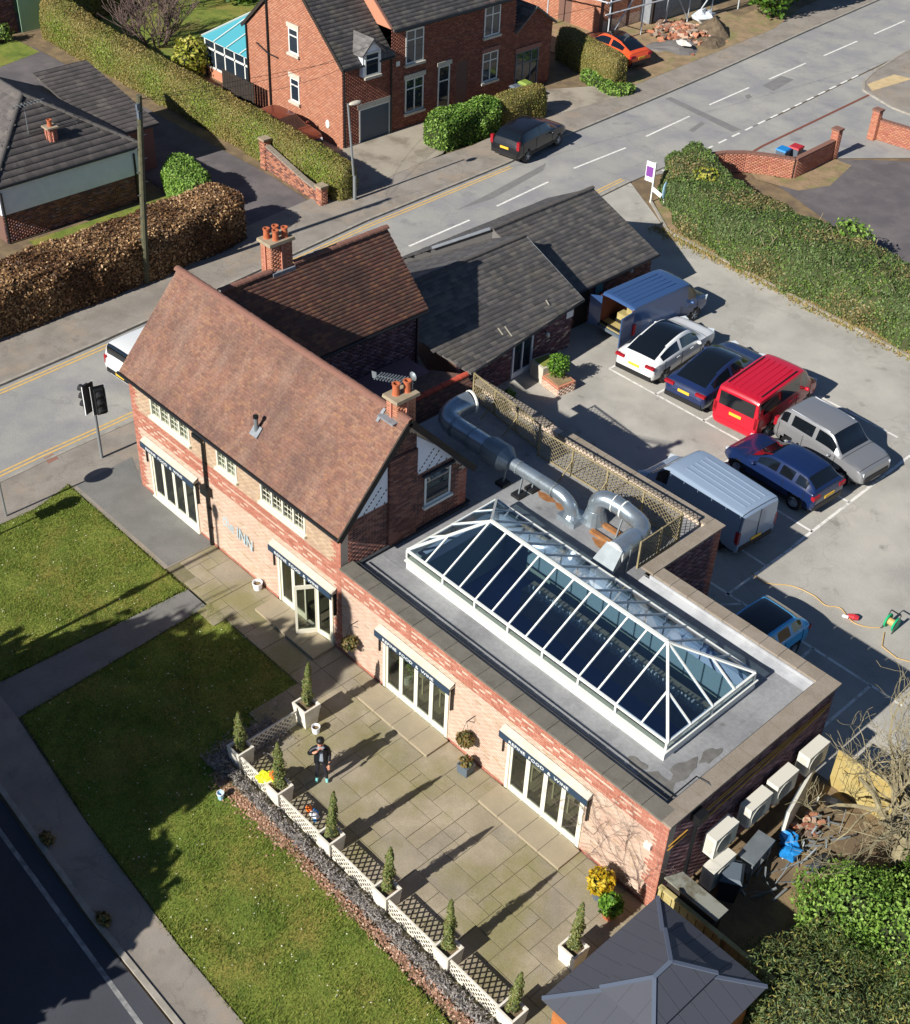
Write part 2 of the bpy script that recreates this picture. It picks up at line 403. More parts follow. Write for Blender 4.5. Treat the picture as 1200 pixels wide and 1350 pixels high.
def bush(name, label, c, r, leafmat, n=900, leaf=.06, coremat='dark_leaf_core', cat='shrub', group=None, spread=1.0, parent=None, partname='foliage', base=None, aspect=1.7):
    t = thing(name, label, cat, (c[0], c[1], c[2]-r[2] if base is None else base), group=group) if parent is None else parent
    b = MB(); b.ell(c, (r[0]*.72, r[1]*.72, r[2]*.72), 10, 6, .12)
    obj('branches', b, coremat, t)
    P, Nn = blob_points(c, r, n)
    P[:, 2] = np.maximum(P[:, 2], c[2]-r[2]+.02)
    V, F = leaf_cloud(P, Nn, leaf, spread, aspect)
    fast(partname, V, F, leafmat, t)
    return t

# ------------------------------------------------------------------ material list
mk('soil', '#6b5b47', .95, '#8a7656', 1.2, .8, bump=.6, bscale=18, fine=.25, fscale=30)
mk('road_tarmac', '#9a9993', .9, '#87868a', .5, .8, fine=.2, fscale=34, bump=.25, bscale=90, stain=('#a9a69e', .6), sscale=.22, spots=('#77757a', .7, .63, .5), crack=('#7f7d79', .1, .006, .4))
mk('dark_road_tarmac', '#44464d', .9, '#3c3e44', .6, .6, fine=.16, fscale=45, bump=.25, bscale=90)  # kept darker to put the tree shadow over this road into the colour
mk('car_park_tarmac', '#a9a69e', .92, '#97948c', .45, .8, fine=.24, fscale=30, bump=.3, bscale=80, stain=('#b8b3a9', .8), sscale=.3, slo=.46, shi=.64, spots=('#6f6c67', .9, .64, .55), crack=('#8a867f', .13, .008, .35))
mk('footway_tarmac', '#938c83', .92, '#7f786f', .8, .8, spots=('#6e675e', 1.1, .62, .5), crack=('#716a60', .3, .012, .5), fine=.2, fscale=40, bump=.3, bscale=80, stain=('#a08f7c', .5), sscale=.5)
mk('grey_footway', '#7b7a76', .92, '#6a6a66', .9, .7, fine=.2, fscale=40, bump=.3, bscale=80)
mk('dark_drive', '#5b5658', .93, '#6a6465', .7, .8, fine=.18, fscale=40, bump=.3, bscale=80, stain=('#77706e', .5), sscale=.4)
mk('drive_concrete', '#a39a8b', .92, '#8e8577', .6, .8, fine=.16, fscale=35, bump=.25, stain=('#6f6558', .6), sscale=.6, slo=.52, shi=.66)
mk('dirt_verge', '#9c8466', .95, '#7b6a4f', 1.4, .8, fine=.3, fscale=30, bump=.7, bscale=25, stain=('#6d7a3a', .5), sscale=.8)
mk('kerbstone', '#a39d92', .9, '#8b857b', 3, .8, fine=.15)
mk('white_line', '#e6e4dd', .8, '#b8b6af', 6, .7, nlo=.48, nhi=.66, fine=.1)
mk('worn_white_line', '#e2e0da', .8, '#b0ada6', 4, .9, nlo=.48, nhi=.64, fine=.1)
mk('shaded_line', '#9a9a98', .85, '#6d6e70', 4, .9)  # white line greyed, the shadow over it is put into its colour
mk('yellow_line', '#d9b163', .85, '#b39c76', 5, .8, nlo=.45, nhi=.66)
mk('tactile_buff', '#cdb58a', .9, '#b79f76', 3, .7, fine=.15)
mk('patch_tarmac', '#767574', .92, '#83827f', 2, .6, fine=.2, fscale=45)
mk('lawn_ground', '#617326', .95, '#7b8434', .9, 1.0, fine=.5, fscale=22, bump=.8, bscale=30, stain=('#8a7d3c', .85), sscale=.55, slo=.48, shi=.66, spots=('#46581c', 1.6, .58, .6))
mk('grass_blade', '#567020', .8, isl=['#69802a', '#788e34', '#87943c', '#617828', '#929a48', '#71872f', '#9d9454'], transl=.25)
mk('daisy_white', '#e8e4cf', .8)
mk('paving', '#857a5f', .92, '#6f664f', 1.4, .8, isl=['#8b7f63', '#7d735a', '#94876a', '#867a5c', '#7a7157', '#8f8465'], fine=.2, fscale=30, bump=.35, bscale=30, stain=('#77793f', .55), sscale=.45, slo=.5, shi=.66)
mk('paving_joint', '#7d745e', .95, '#6b6a48', 3, .7)
mk('step_slab', '#a99c84', .9, '#968a74', 2, .7, isl=['#a99c84', '#a0937b', '#b0a48c'], fine=.15)
mk('mortar', '#c9b7a4', .95, '#b7a590', 4, .6)
mk('dark_mortar', '#6f5348', .95)
mk('purple_mortar', '#6b545a', .95)
mk('orange_mortar', '#a06a52', .95)
mk('blind', '#b4b7aa', .8)
mk('brick_pink', '#b98a74', .9, isl=['#cdb39f', '#caae99', '#d0b7a3', '#cbb19c', '#ceb6a3', '#d2bca9', '#c7a993', '#ccb39f'], fine=.12, fscale=50, stain=('#c49a88', .5), sscale=1.1, slo=.5, shi=.68)
mk('brick_buff', '#bfa486', .9, isl=['#bfa68b', '#b99f84', '#c5ae93', '#b4997f', '#bea387', '#b79e87'], fine=.12, fscale=50)
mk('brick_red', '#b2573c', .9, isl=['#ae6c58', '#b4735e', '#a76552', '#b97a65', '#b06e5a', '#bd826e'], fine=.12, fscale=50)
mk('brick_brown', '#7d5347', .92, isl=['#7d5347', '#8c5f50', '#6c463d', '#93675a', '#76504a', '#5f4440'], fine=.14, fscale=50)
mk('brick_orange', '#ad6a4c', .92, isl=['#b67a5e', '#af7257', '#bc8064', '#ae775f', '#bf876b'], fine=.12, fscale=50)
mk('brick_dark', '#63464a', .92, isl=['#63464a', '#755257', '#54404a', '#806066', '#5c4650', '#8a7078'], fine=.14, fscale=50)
mk('brick_terrace', '#85503f', .92, isl=['#85503f', '#8f5846', '#7a483a', '#955f4c', '#804d3e'], fine=.12, fscale=50)
mk('clay_tile', '#8a5a48', .9, isl=['#815c4c', '#7a5749', '#856150', '#7d5a4d', '#84604c', '#755345', '#89664f', '#7f5d4f', '#735448', '#846453'], fine=.3, fscale=16, stain=('#5b4741', .7), sscale=.55, slo=.44, shi=.66, streak=('#93796a', (2.2, .5, .5), .45))
mk('clay_tile_old', '#7b4c38', .9, isl=['#755043', '#6b483d', '#7e5847', '#704c41', '#855e47', '#66483f', '#6f5347'], fine=.2, fscale=25, stain=('#4f3f38', .75), sscale=.6, slo=.46, shi=.66)
mk('ridge_red', '#93614f', .9, isl=['#93614f', '#855645', '#a06c59', '#7f5a4d', '#9c7867', '#8a7468'], fine=.2, fscale=25)
mk('ridge_bright', '#c0503a', .85)
mk('slate', '#565352', .75, isl=['#575452', '#4f4c4b', '#605c59', '#535050', '#67635e', '#4a4847', '#5b5754'], fine=.18, fscale=22, stain=('#77705f', .55), sscale=.9, slo=.52, shi=.7)
mk('ridge_slate', '#4b4846', .85, isl=['#4b4846', '#56524f', '#413f3e'], fine=.2)
mk('slate_light', '#656261', .75, isl=['#656261', '#5d5a59', '#6c6967', '#565453'], fine=.15, fscale=25)
mk('concrete_tile', '#524d4b', .9, isl=['#524d4b', '#575250', '#4c4846', '#5b5552'], fine=.22, fscale=20, stain=('#77716a', .5), sscale=1.5, slo=.56, shi=.66)
mk('coping_stone', '#7b766b', .92, '#68645b', 2.2, .8, isl=['#7d786d', '#736e64', '#868075'], fine=.18, fscale=35, bump=.3, stain=('#5d5a50', .7), sscale=.8)
mk('coping_light', '#9c907f', .92, '#857a6b', 2.2, .8, isl=['#9c907f', '#92877a', '#a59a88'], fine=.18, fscale=35, bump=.3)
mk('roof_membrane', '#87888a', .75, '#98999a', .8, .8, fine=.12, fscale=10, stain=('#66666a', .7), sscale=.7, slo=.48, shi=.7, spots=('#5a5854', 1.3, .66, .6))
mk('membrane_upstand', '#b4b6b8', .75, '#94969a', 1.5, .8)
mk('dark_felt', '#2c2f36', .9, '#3a3d42', 2, .7)
mk('stone_cap', '#a0917a', .92, '#8a7d68', 4, .8, fine=.2)
mk('white_paint', '#dedfd8', .45, spec=.5)
mk('cream_paint', '#ddd9c6', .5)
mk('warm_white', '#c6c0b1', .6, '#b3ad9d', 4, .6)
mk('off_white_planter', '#e6e0d2', .6, '#d3ccba', 3, .7, fine=.08)
mk('black_iron', '#15171a', .5)
mk('dark_timber', '#2a231e', .8, '#3a3128', 5, .6)
mk('white_render', '#eceff6', .85, '#dde2ea', 3, .5)
mk('blue_awning', '#23384c', .8)
mk('pale_blue_letter', '#a9c3cd', .6)
mk('letter_white', '#e4e6e4', .6)
mk('terracotta', '#b4633f', .85, '#9c5335', 8, .6)
mk('lead', '#8c9196', .6, '#777c82', 4, .7, metal=.1)
mk('galvanised', '#b3c0c9', .3, '#9aa4a9', 2.0, .7, metal=.75, bump=.25, bscale=14)
mk('galv_dull', '#8f979b', .5, '#7d8589', 3, .7, metal=.5)
mk('rust', '#8a5a34', .95, '#a5784a', 4, .8)
mk('trellis_wood', '#978a68', .9, '#7f7354', 4, .8)
mk('timber_pale', '#b3a672', .9, '#9b8c55', 3, .8, fine=.15)
mk('timber_board', '#b0a06a', .85, '#a38a4c', 2.4, .7, fine=.12)
mk('orange_wood', '#b4703a', .8, '#9c5e2f', 6, .7)
mk('grey_post', '#8b9092', .5, metal=.3)
mk('pole_wood', '#5c5a44', .95, '#4a4a38', 6, .8)
mk('dark_leaf_core', '#2c3417', .95)
mk('olive_core', '#5f5b30', .95)
mk('beech_core', '#5a452f', .95)
mk('mixed_core', '#3f4526', .95)
mk('twig_core', '#3a2f22', .95, '#2a2419', 6, .7)
mk('sky_tinted_floor', '#2c4690', .6)  # blue floor stands in for the sky reflected by the lantern glass
mk('room_dark', '#6b6252', .9)
mk('room_wall', '#9fae9d', .9)
mk('room_floor', '#9a8e78', .6, '#857a66', 2, .6)
mk('room_table', '#dccfb2', .5)
mk('gazebo_panel', '#45474f', .5, isl=['#45474f', '#4b4d55', '#40424a'], fine=.05)
mk('gazebo_cap', '#5d6676', .45)
mk('aluminium', '#b9bcc0', .4, metal=.7)
for _n_, _c_ in dict(rubber='#17181a', black_plastic='#1b1c1e', grey_plastic='#5a6570', green_plastic='#1fae74', red_plastic='#b02a32', blue_plastic='#1c7fc4', lime_bin='#7f9440', dark_bin='#2d343a',
                     purple_print='#7a3f92', white_card='#e9e9ea', sign_blue='#2f6ea8', sign_light='#a9d0ea', teal_plaque='#3f8f9c', yellow_plate='#e8b83a', white_plate='#d9d9d4', tail_red='#9c1020', lamp_white='#cfd6dc',
                     hi_vis='#d8e02a', hi_vis_orange='#f0741a', skin='#c98f72', navy_cloth='#11141c', denim='#23242e', teal_shoe='#7fd0c8', grey_shirt='#9aa4ae', hair_dark='#120e0c', cable='#c99b3f', ac_white='#d3d0c4', ac_shade='#a8a79e', hose_orange='#c2a066', roof_teal='#4fa3b0', green_panel='#9cc2a2', door_grey='#4a5563', scaffold='#b9bec2', rubble_white='#d6d2ca').items():
    mk(_n_, _c_, .55)
mk('spoil', '#6f604d', .95, '#544838', 3, .8, fine=.3, fscale=20, bump=.8)
mk('brick_rubble', '#a2694e', .95, isl=['#a2694e', '#b58063', '#8d5a45', '#c2a58e', '#77655a', '#9a8878'])
glass('window_glass', '#d9ded8', .06)
glass('roof_glass', '#dde8f4', .12)
mk('dark_glass', '#26303a', .06, spec=.9)
mk('car_glass', '#10151a', .06, spec=.9, coat=.4)
# foliage
def leafmat(n, cols, tr=.3): mk(n, cols[0], .55, isl=cols, transl=tr, spec=.35)
leafmat('beech_leaf', ['#8b6a49', '#a17c55', '#785a3d', '#b29066', '#937049', '#6a4e36', '#c3a47c'], .15)
leafmat('beech_dark', ['#6a4a31', '#5a4029', '#4b3524', '#7d5a3a'], .15)
leafmat('privet_olive', ['#7d7a38', '#8c8742', '#6f7134', '#968c4c', '#767c38', '#857640'], .2)
leafmat('privet_green', ['#667a2c', '#76882e', '#5b6f2a', '#829036', '#8b983e'], .2)
leafmat('privet_brown', ['#8c7c45', '#98874d', '#817240', '#a39158'], .2)
leafmat('laurel_bright', ['#6f933a', '#86a648', '#5b7f30', '#98b65c', '#799b40', '#4c6c2a'], .25)
leafmat('laurel_dark', ['#3f5f1c', '#4d6f22', '#345218', '#5b7d28'], .2)
leafmat('hedge_green', ['#52683a', '#5d743d', '#485c33', '#6b8049', '#586d3f', '#717d50'], .2)
leafmat('hedge_dry', ['#7a6f48', '#8b7e55', '#5f6a35', '#6d6840', '#97885c'], .15)
leafmat('hedge_mid', ['#5c7633', '#6a8639', '#748d3e', '#556e32'], .2)
leafmat('conifer_leaf', ['#52643a', '#5d6f40', '#495a34', '#687a48', '#74774a'], .12)
leafmat('cypress_leaf', ['#5c6834', '#68753a', '#525e2e', '#767c42', '#7e7648'], .12)
leafmat('yellow_leaf', ['#c9a41e', '#d8b72c', '#b08f1c', '#a8a02c', '#e0c64a'], .25)
leafmat('box_leaf', ['#4f7a22', '#5e8a2a', '#43691d', '#6f9a35', '#7fa83d'], .25)
leafmat('yellow_green', ['#9aa03a', '#b3ad4a', '#858c30', '#c4bb62'], .25)
leafmat('lavender_leaf', ['#928c8a', '#857f7c', '#a09a94', '#787270', '#8f8a80'], .1)
leafmat('dead_leaf', ['#b58a72', '#c49d82', '#a37860', '#bd937c', '#94705a', '#cbae95'], .1)
leafmat('basket_plant', ['#6b5a35', '#7a6a3c', '#56603a', '#8a7440'], .15)
mk('bark_pale', '#93896c', .9, '#746a50', 5, .8, bump=.4, bscale=25)
mk('bark_purple', '#6d5a55', .95)
mk('bark_dark', '#4a4034', .95)

# ------------------------------------------------------------------ ground, roads, paths
sheet('ground', [[(-400, -300), (300, -300), (300, 500), (-400, 500)]], -.03, 'soil')
FK = [(-8.4, -60), (-8.7, -14), (-8.8, -.6), (-9.05, 3.5), (-9.6, 10), (-10.5, 19), (-10.9, 28.8), (-11.45, 34), (-11.8, 40.8), (-12.2, 47.1), (-12.65, 52.8), (-13.1, 58), (-13.8, 68.1), (-16.2, 100), (-25, 200)]
NK = [(-2.9, -60), (-3.1, -14), (-3.3, -3.6), (-3.4, -1.8), (-3.5, 1.5), (-3.9, 10), (-4.6, 20), (-5.45, 32.2), (-5.6, 38.8), (-6.0, 46), (-6.6, 54.8), (-7.4, 68), (-9.8, 100), (-18, 200)]
sheet('car_park', [[(-5.6, 11), (4.2, 11), (4.2, 7), (40, 7), (40, 28.2), (12.9, 28.6), (-.6, 29.4), (-2.6, 30.6), (-5.5, 32.3)]], 0.0, 'car_park_tarmac')
sheet('side_road', [[(-5.6, 36), (-5.3, 33.5), (-3.9, 38.5), (-.3, 43.4), (2.2, 46.6), (20, 50), (40, 54), (40, 75), (-7.5, 75), (-6.5, 54.8), (-5.9, 46)]], .0, 'road_tarmac')
sheet('main_road', [FK + NK[::-1]], .006, 'road_tarmac')
sheet('far_pavement', [[(x-3.4 if y < 22 else x-2.6, y) for x, y in FK][::-1] + FK], .09, 'footway_tarmac')
sheet('near_pavement', [[(-3.05, -60), (-3.25, -14), (-3.4, -3.6), (-3.5, 1.5), (-3.9, 10), (-4.6, 20), (-5.3, 29), (-3.0, 24.8), (-2.2, 11), (-.0, 11), (0, 0), (4.25, 0), (4.25, -1.9), (-1.65, -1.9), (-1.2, -3.4), (-1.1, -60)]], .06, 'footway_tarmac')
sheet('house_forecourt', [[(-1.4, -1.75), (4.2, -1.75), (4.2, 0), (0, 0), (-1.6, .6)]], .066, 'grey_footway')
sheet('side_path', [[(5.5, -1.9), (6.55, -1.9), (6.9, -8.6), (5.3, -8.6)]], .04, 'grey_footway')
sheet('lower_pavement', [[(-1.1, -8.3), (6.9, -8.6), (11.4, -9.1), (16.2, -9.4), (40, -9.7), (40, -10.55), (13.9, -10.45), (8.8, -10.15), (-1.1, -9.7)]], .05, 'footway_tarmac')
sheet('lower_road', [[(-3.1, -10.0), (8.8, -10.35), (13.9, -10.62), (40, -11.0), (40, -19), (-3.1, -18)]], .006, 'dark_road_tarmac')
_kb = MB()
for _a, _b in zip([(-1, -9.75), (8.8, -10.2), (13.9, -10.5)], [(8.8, -10.2), (13.9, -10.5), (40, -10.85)]): _kb.bar((*_a, .04), (*_b, .04), .14, .1)
for _a, _b in zip(FK[1:-2], FK[2:-1]): _kb.bar((_a[0]+.03, _a[1], .045), (_b[0]+.03, _b[1], .045), .13, .11)
for _a, _b in zip(NK[1:8], NK[2:8]): _kb.bar((_a[0], _a[1], .03), (_b[0], _b[1], .03), .13, .09)
obj('kerb', _kb, 'kerbstone', kind='structure')
sheet('edge_line', [strip([(-3, -10.55), (8.8, -10.85), (12.4, -11.0), (17.2, -11.2), (40, -11.6)], .12)], .012, 'shaded_line')
# road markings: centre dashes, double yellow lines, give-way dots
_d = []
_y = [(-7.35, 19.0, -7.5, 23.0), (-7.74, 25.05, -8.05, 29.0), (-8.34, 31.2, -8.36, 35.3), (-8.66, 37.3, -8.96, 41.4)]
for x0, y0, x1, y1 in _y: _d.append(strip([(x0, y0), (x1, y1)], .12))
for k in range(6): _d.append(strip([(-9.3-.24*k*1.1, 43.6+6.05*k), (-9.5-.24*k*1.1, 47.6+6.05*k)], .12))
sheet('centre_line', _d, .012, 'white_line')
_d = [strip([(-5.55+(-1.05)*t/16.1, 38.6+t), (-5.55+(-1.05)*(t+.75)/16.1, 39.35+t)], .13) for t in np.arange(-4, 16.2, 1.28)]
sheet('junction_line', _d, .012, 'white_line')
_off = lambda P, d: [(x+d, y) for x, y in P]
_d = [strip(_off([p for p in FK if -20 < p[1] < 29.5], q), .085) for q in (.33, .52)] + [strip(_off([p for p in NK if -20 < p[1] < 32.3], q), .085) for q in (-.33, -.52)]
sheet('double_yellow_line', _d, .012, 'yellow_line')
sheet('red_kerb_line', [strip([(-3.6, 38.9), (-3.9, 41.3), (-4.4, 52.4)], .16)], .014, 'brick_terrace')
_isl = [(-4.3, 52.4), (-5.0, 52.7), (-5.7, 53.8), (-6.3, 56), (-6.9, 60), (-7.4, 68), (6, 72), (6, 53), (.5, 51.6), (-2.4, 51.7)]
sheet('corner_pavement', [_isl], .07, 'footway_tarmac')
_kb = MB()
for _a, _b in zip(_isl[-2:]+_isl[:5], _isl[-1:]+_isl[:6]): _kb.bar((*_a, .03), (*_b, .03), .14, .12)
obj('kerb_island', _kb, 'kerbstone', kind='structure')
sheet('tactile_paving', [[(-4.55, 52.9), (-5.35, 53.6), (-5.2, 56.3), (-4.1, 56.6)]], .076, 'tactile_buff')
sheet('tarmac_patch', [[(-9.20, 48.46), (-9.45, 50.69), (-8.60, 50.81), (-8.27, 48.32)], [(-11.48, 42.30), (-11.44, 42.73), (-5.96, 42.21), (-6.09, 41.55)], [(-8.90, 46.38), (-8.88, 46.78), (-8.48, 46.55), (-8.46, 46.02)], [(-7.73, 39.78), (-8.08, 41.35), (-7.75, 41.27), (-7.44, 39.82)], [(-8.66, 23.24), (-8.92, 25.43), (-9.68, 30.55), (-9.14, 29.76), (-8.44, 25.48)]], .0095, 'patch_tarmac')
sheet('drain_cover', [[(-3.53, -1.79), (-3.57, -1.41), (-3.19, -1.39), (-3.15, -1.83)]], .065, 'brick_brown')
# car park bay lines
_L = lambda a, b, w=.1: strip([a, b], w)
_bl = [_L((5.5, 18.3), (12.45, 18.33)), _L((7.92, 18.3), (7.92, 19.6)), _L((10.3, 18.3), (10.3, 19.8)), _L((12.5, 18.85), (12.1, 23.2)), _L((5.5, 18.3), (5.5, 20)),
       _L((12.1, 23.2), (15.8, 23.16)), _L((16.97, 14.7), (16.75, 22.5), .11), _L((12.5, 16.3), (12.45, 18.3)), _L((15.2, 15.95), (16.95, 15.9)), _L((16.2, 18.3), (16.85, 18.3)), _L((12.6, 13.4), (16.95, 13.2)), _L((17.0, 14.65), (17.0, 11.0)),
       _L((16.2, 11.12), (23.5, 11.1)), _L((17.95, 11.1), (17.95, 8)), _L((20.3, 11.1), (20.3, 7.6)), _L((22.4, 11.1), (22.4, 7.6)), _L((16.2, 11.1), (17.9, 8.2)), _L((16.2, 9.2), (17.6, 11.1))]
sheet('bay_line', _bl, .005, 'worn_white_line')
sheet('yard', [[(23.1, -3), (34, -3), (34, 7), (23.1, 7)]], .004, 'soil')
sheet('garden_drive', [[(-1.5, 38.3), (1.0, 40.0), (-.3, 43.2), (2.6, 46.3), (14, 47), (40, 46), (40, 32), (9, 33), (4.2, 36.2)]], .012, 'dark_drive')
sheet('front_lawn', [[(9.0, 32.6), (13, 31.5), (30, 31), (30, 38), (16, 37), (11.5, 35)]], .02, 'lawn_ground')
sheet('grass_verge', [[(-4.0, 39.0), (-1.0, 38.6), (-.4, 39.4), (-.7, 43.0), (.6, 43.0), (1.3, 40.0), (.6, 38.2), (-1.5, 37.6)]], .018, 'dirt_verge')
sheet('hedge_verge', [[(-3.4, 31.6), (-.7, 29.55), (3, 29.2), (12.9, 28.65), (30, 27.8), (30, 30), (2, 31.8), (-3.6, 33.6)]], .03, 'dirt_verge')
_kb = MB(); _kb.bar((-3.4, 31.4, .03), (-.7, 29.5, .03), .12, .1); _kb.bar((-.7, 29.5, .03), (12.9, 28.6, .03), .12, .1); _kb.bar((12.9, 28.6, .03), (30, 27.75, .03), .12, .1)
obj('kerb_edge', _kb, 'kerbstone', kind='structure')
# drives and gardens across the road
sheet('bungalow_drive', [[(-11.8, 13.4), (-12.2, 18.2), (-17, 18.6), (-40, 18.4), (-41, 14), (-31, 14.6), (-24, 13.9), (-18.5, 13.6)]], .015, 'dark_drive')
sheet('terrace_drive', [[(-13.3, 20.1), (-17.4, 23.4), (-17.4, 33), (-13.7, 27), (-13.1, 21)], [(-17.4, 33), (-17.4, 36), (-14, 42.4), (-13, 42), (-13.6, 35.2), (-14.1, 31)]], .1, 'drive_concrete')
sheet('side_drive', [[(-13.3, 19.9), (-30, 19.9), (-30, 23.4), (-17.4, 23.4), (-14, 21)]], .02, 'drive_concrete')
sheet('building_site', [[(-14.2, 42.5), (-15, 57), (-26, 58), (-30, 46), (-22, 42.5)]], .03, 'dirt_verge')
sheet('site_apron', [[(-13.7, 41), (-14.6, 57), (-16.0, 62), (-18, 62), (-16.5, 50), (-16, 42)]], .1, 'dirt_verge')
sheet('back_garden', [[(-31, 20.4), (-60, 20.6), (-60, 44), (-31, 44)], [(-18.5, 6), (-12.2, 6), (-12.2, 13.2), (-18.5, 13.4)]], .012, 'lawn_ground')
sheet('far_lawn', [[(-41.5, 13.2), (-41.5, 18.2), (-39, 18.3), (-38, 14.5)]], .02, 'lawn_ground')
# lawns with blades
LAWN1 = [(-1.2, -3.4), (-1.62, -1.95), (5.45, -1.95), (5.25, -8.4), (-1.1, -8.2)]
LAWN2 = [(6.6, -1.8), (11.1, -1.8), (11.6, -3.4), (11.9, -5.4), (22, -5.9), (24.5, -5.9), (24.5, -9.5), (16.2, -9.35), (11.4, -9.05), (6.95, -8.5)]
sheet('lawn', [LAWN1, LAWN2], .045, 'lawn_ground')
def in_poly(P, poly):
    x, y = P[:, 0], P[:, 1]; c = np.zeros(len(P), bool); n = len(poly)
    for i in range(n):
        x0, y0 = poly[i]; x1, y1 = poly[(i+1) % n]
        c ^= ((y0 > y) != (y1 > y)) & (x < (x1-x0)*(y-y0)/(y1-y0+1e-12)+x0)
    return c
def scatter(poly, n):
    a = np.array(poly); lo, hi = a.min(0), a.max(0); P = lo+RNG.random((int(n*2.2), 2))*(hi-lo); P = P[in_poly(P, poly)]; return P[:n]
_V = []; _F = []
_P = np.concatenate([scatter(LAWN1, 42000), scatter(LAWN2, 70000)])
for _poly in (LAWN1, LAWN2):
    for _a, _b in zip(_poly, _poly[1:]+_poly[:1]):
        _k = int(math.dist(_a, _b)*130); _q = RNG.random((_k, 1)); _e = np.array(_a)+(np.array(_b)-np.array(_a))*_q; _s = (_q[:, 0]*math.dist(_a, _b)); _P = np.concatenate([_P, _e+RNG.normal(0, 1, (_k, 2))*(.035+.03*np.abs(np.sin(_s*1.7))[:, None])])
_g = np.sin(_P[:, 0]*2.1+np.sin(_P[:, 1]*1.7)*2)*np.sin(_P[:, 1]*1.9)
_h = .035+.02*_g+RNG.uniform(0, .035, len(_P)); _a = RNG.uniform(0, 2*PI, len(_P)); _w = .012; _t = RNG.normal(0, .025, (len(_P), 2))
_V = np.stack([np.c_[_P[:, 0]-_w*np.cos(_a), _P[:, 1]-_w*np.sin(_a), np.full(len(_P), .04)], np.c_[_P[:, 0]+_w*np.cos(_a), _P[:, 1]+_w*np.sin(_a), np.full(len(_P), .04)],
               np.c_[_P[:, 0]+_t[:, 0], _P[:, 1]+_t[:, 1], .045+_h]], 1).reshape(-1, 3)
fast('grass', _V, np.arange(len(_V)).reshape(-1, 3), 'grass_blade', kind='stuff', label='short mown grass growing over the lawns')
_P = np.concatenate([scatter(LAWN1, 130), scatter(LAWN2, 260)]); _P = np.c_[_P, np.full(len(_P), .1)]
_V, _F = leaf_cloud(_P, np.tile([0, 0, 1.0], (len(_P), 1)), .035, .3, 1.1)
fast('daisies', _V, _F, 'daisy_white', kind='stuff', label='scattered white daisies and litter specks in the lawns')
# ------------------------------------------------------------------ patio: every flag its own piece
patio = sheet('patio', [[(4.25, -1.85), (11.15, -1.85), (11.7, -3.2), (12.0, -5.15), (24.2, -5.15), (24.2, 0), (4.25, 0)]], .05, 'paving_joint')
mk('paving_slab_a', '#a09580', .92, '#8c826d', .9, .9, fine=.2, fscale=30, bump=.35, bscale=30, stain=('#7f7a4c', .75), sscale=.42, slo=.44, shi=.62, spots=('#b5aa95', .8, .64, .5))
mk('paving_slab_b', '#a59a84', .92, '#908671', .9, .9, fine=.2, fscale=30, bump=.35, bscale=30, stain=('#7f7a4c', .75), sscale=.42, slo=.44, shi=.62, spots=('#b5aa95', .8, .64, .5))
mk('paving_slab_c', '#9b917e', .92, '#888070', .9, .9, fine=.2, fscale=30, bump=.35, bscale=30, stain=('#7f7a4c', .75), sscale=.42, slo=.44, shi=.62, spots=('#b5aa95', .8, .64, .5))
def _slab_ok(x0, x1, y0, y1):
    cx, cy = (x0+x1)/2, (y0+y1)/2
    return cy > -1.85 if cx < 11.4 else True
_occ = {}
_u = .45
_nx, _ny = int((24.1-4.3)/_u), int(5.1/_u)
random.seed(11); _ns = 0
for _j in range(_ny):
    for _i in range(_nx):
        if (_i, _j) in _occ: continue
        opts = [(2, 2), (2, 1), (1, 2), (1, 1), (2, 2), (3, 2), (2, 3)]; random.shuffle(opts)
        for w_, h_ in opts:
            cells = [(_i+a, _j+b) for a in range(w_) for b in range(h_)]
            if all(c not in _occ and c[0] < _nx and c[1] < _ny for c in cells): break
        else: w_, h_ = 1, 1; cells = [(_i, _j)]
        for c in cells: _occ[c] = 1
        x0 = 4.3+_i*_u; y1 = -.02-_j*_u; x1 = x0+w_*_u; y0 = y1-h_*_u
        if not _slab_ok(x0, x1, y0, y1): continue
        _ns += 1
        if _ns > 298: continue
        pc('paving_slab', ((x0+x1)/2, (y0+y1)/2, .047+random.uniform(-.004, .006)), (x1-x0-.016, y1-y0-.016, .05), random.choice(['paving_slab_a', 'paving_slab_a', 'paving_slab_b', 'paving_slab_c']), patio, (random.uniform(-.004, .004), random.uniform(-.004, .004), 0))

# ------------------------------------------------------------------ main brick house
house = thing('brick_house', 'two storey brick house with steep red tiled roofs and two brick chimneys', 'house', (5.4, 2.5, 0))
LM, HD, EZ, RY, RZ = 10.9, 4.95, 4.62, 2.42, 7.55
def wall_cells(mb, x0, x1, z0, z1, y0, y1, ops, mi=0):
    xs = sorted({x0, x1, *[min(max(o[0], x0), x1) for o in ops], *[min(max(o[1], x0), x1) for o in ops]}); zs = sorted({z0, z1, *[min(max(o[2], z0), z1) for o in ops], *[min(max(o[3], z0), z1) for o in ops]})
    for a, b in zip(xs, xs[1:]):
        for c, d in zip(zs, zs[1:]):
            cx, cz = (a+b)/2, (c+d)/2
            if any(o[0] < cx < o[1] and o[2] < cz < o[3] for o in ops): continue
            mb.box(a, b, y0, y1, c, d, mi)
D1 = (.8, 3.5); D2 = (7.83, 10.5); D3 = (12.8, 15.55); D4 = (17.85, 20.6); DT = 2.2
U1, U2, U3 = (1.25, 3.45, 3.66, 4.52), (4.9, 5.95, 3.66, 4.52), (7.15, 9.3, 3.66, 4.52)
opsH = [(D1[0], D1[1], 0, DT), (D2[0], D2[1], 0, DT), U1, U2, U3]
b = MB(); wall_cells(b, 0, LM, 0, EZ, .012, .28, opsH)
b.box(0, .25, .28, HD, 0, EZ); b.box(.25, LM-.25, HD-.25, HD, 0, EZ); b.box(LM-.25, LM, .28, HD, 0, 3.2)
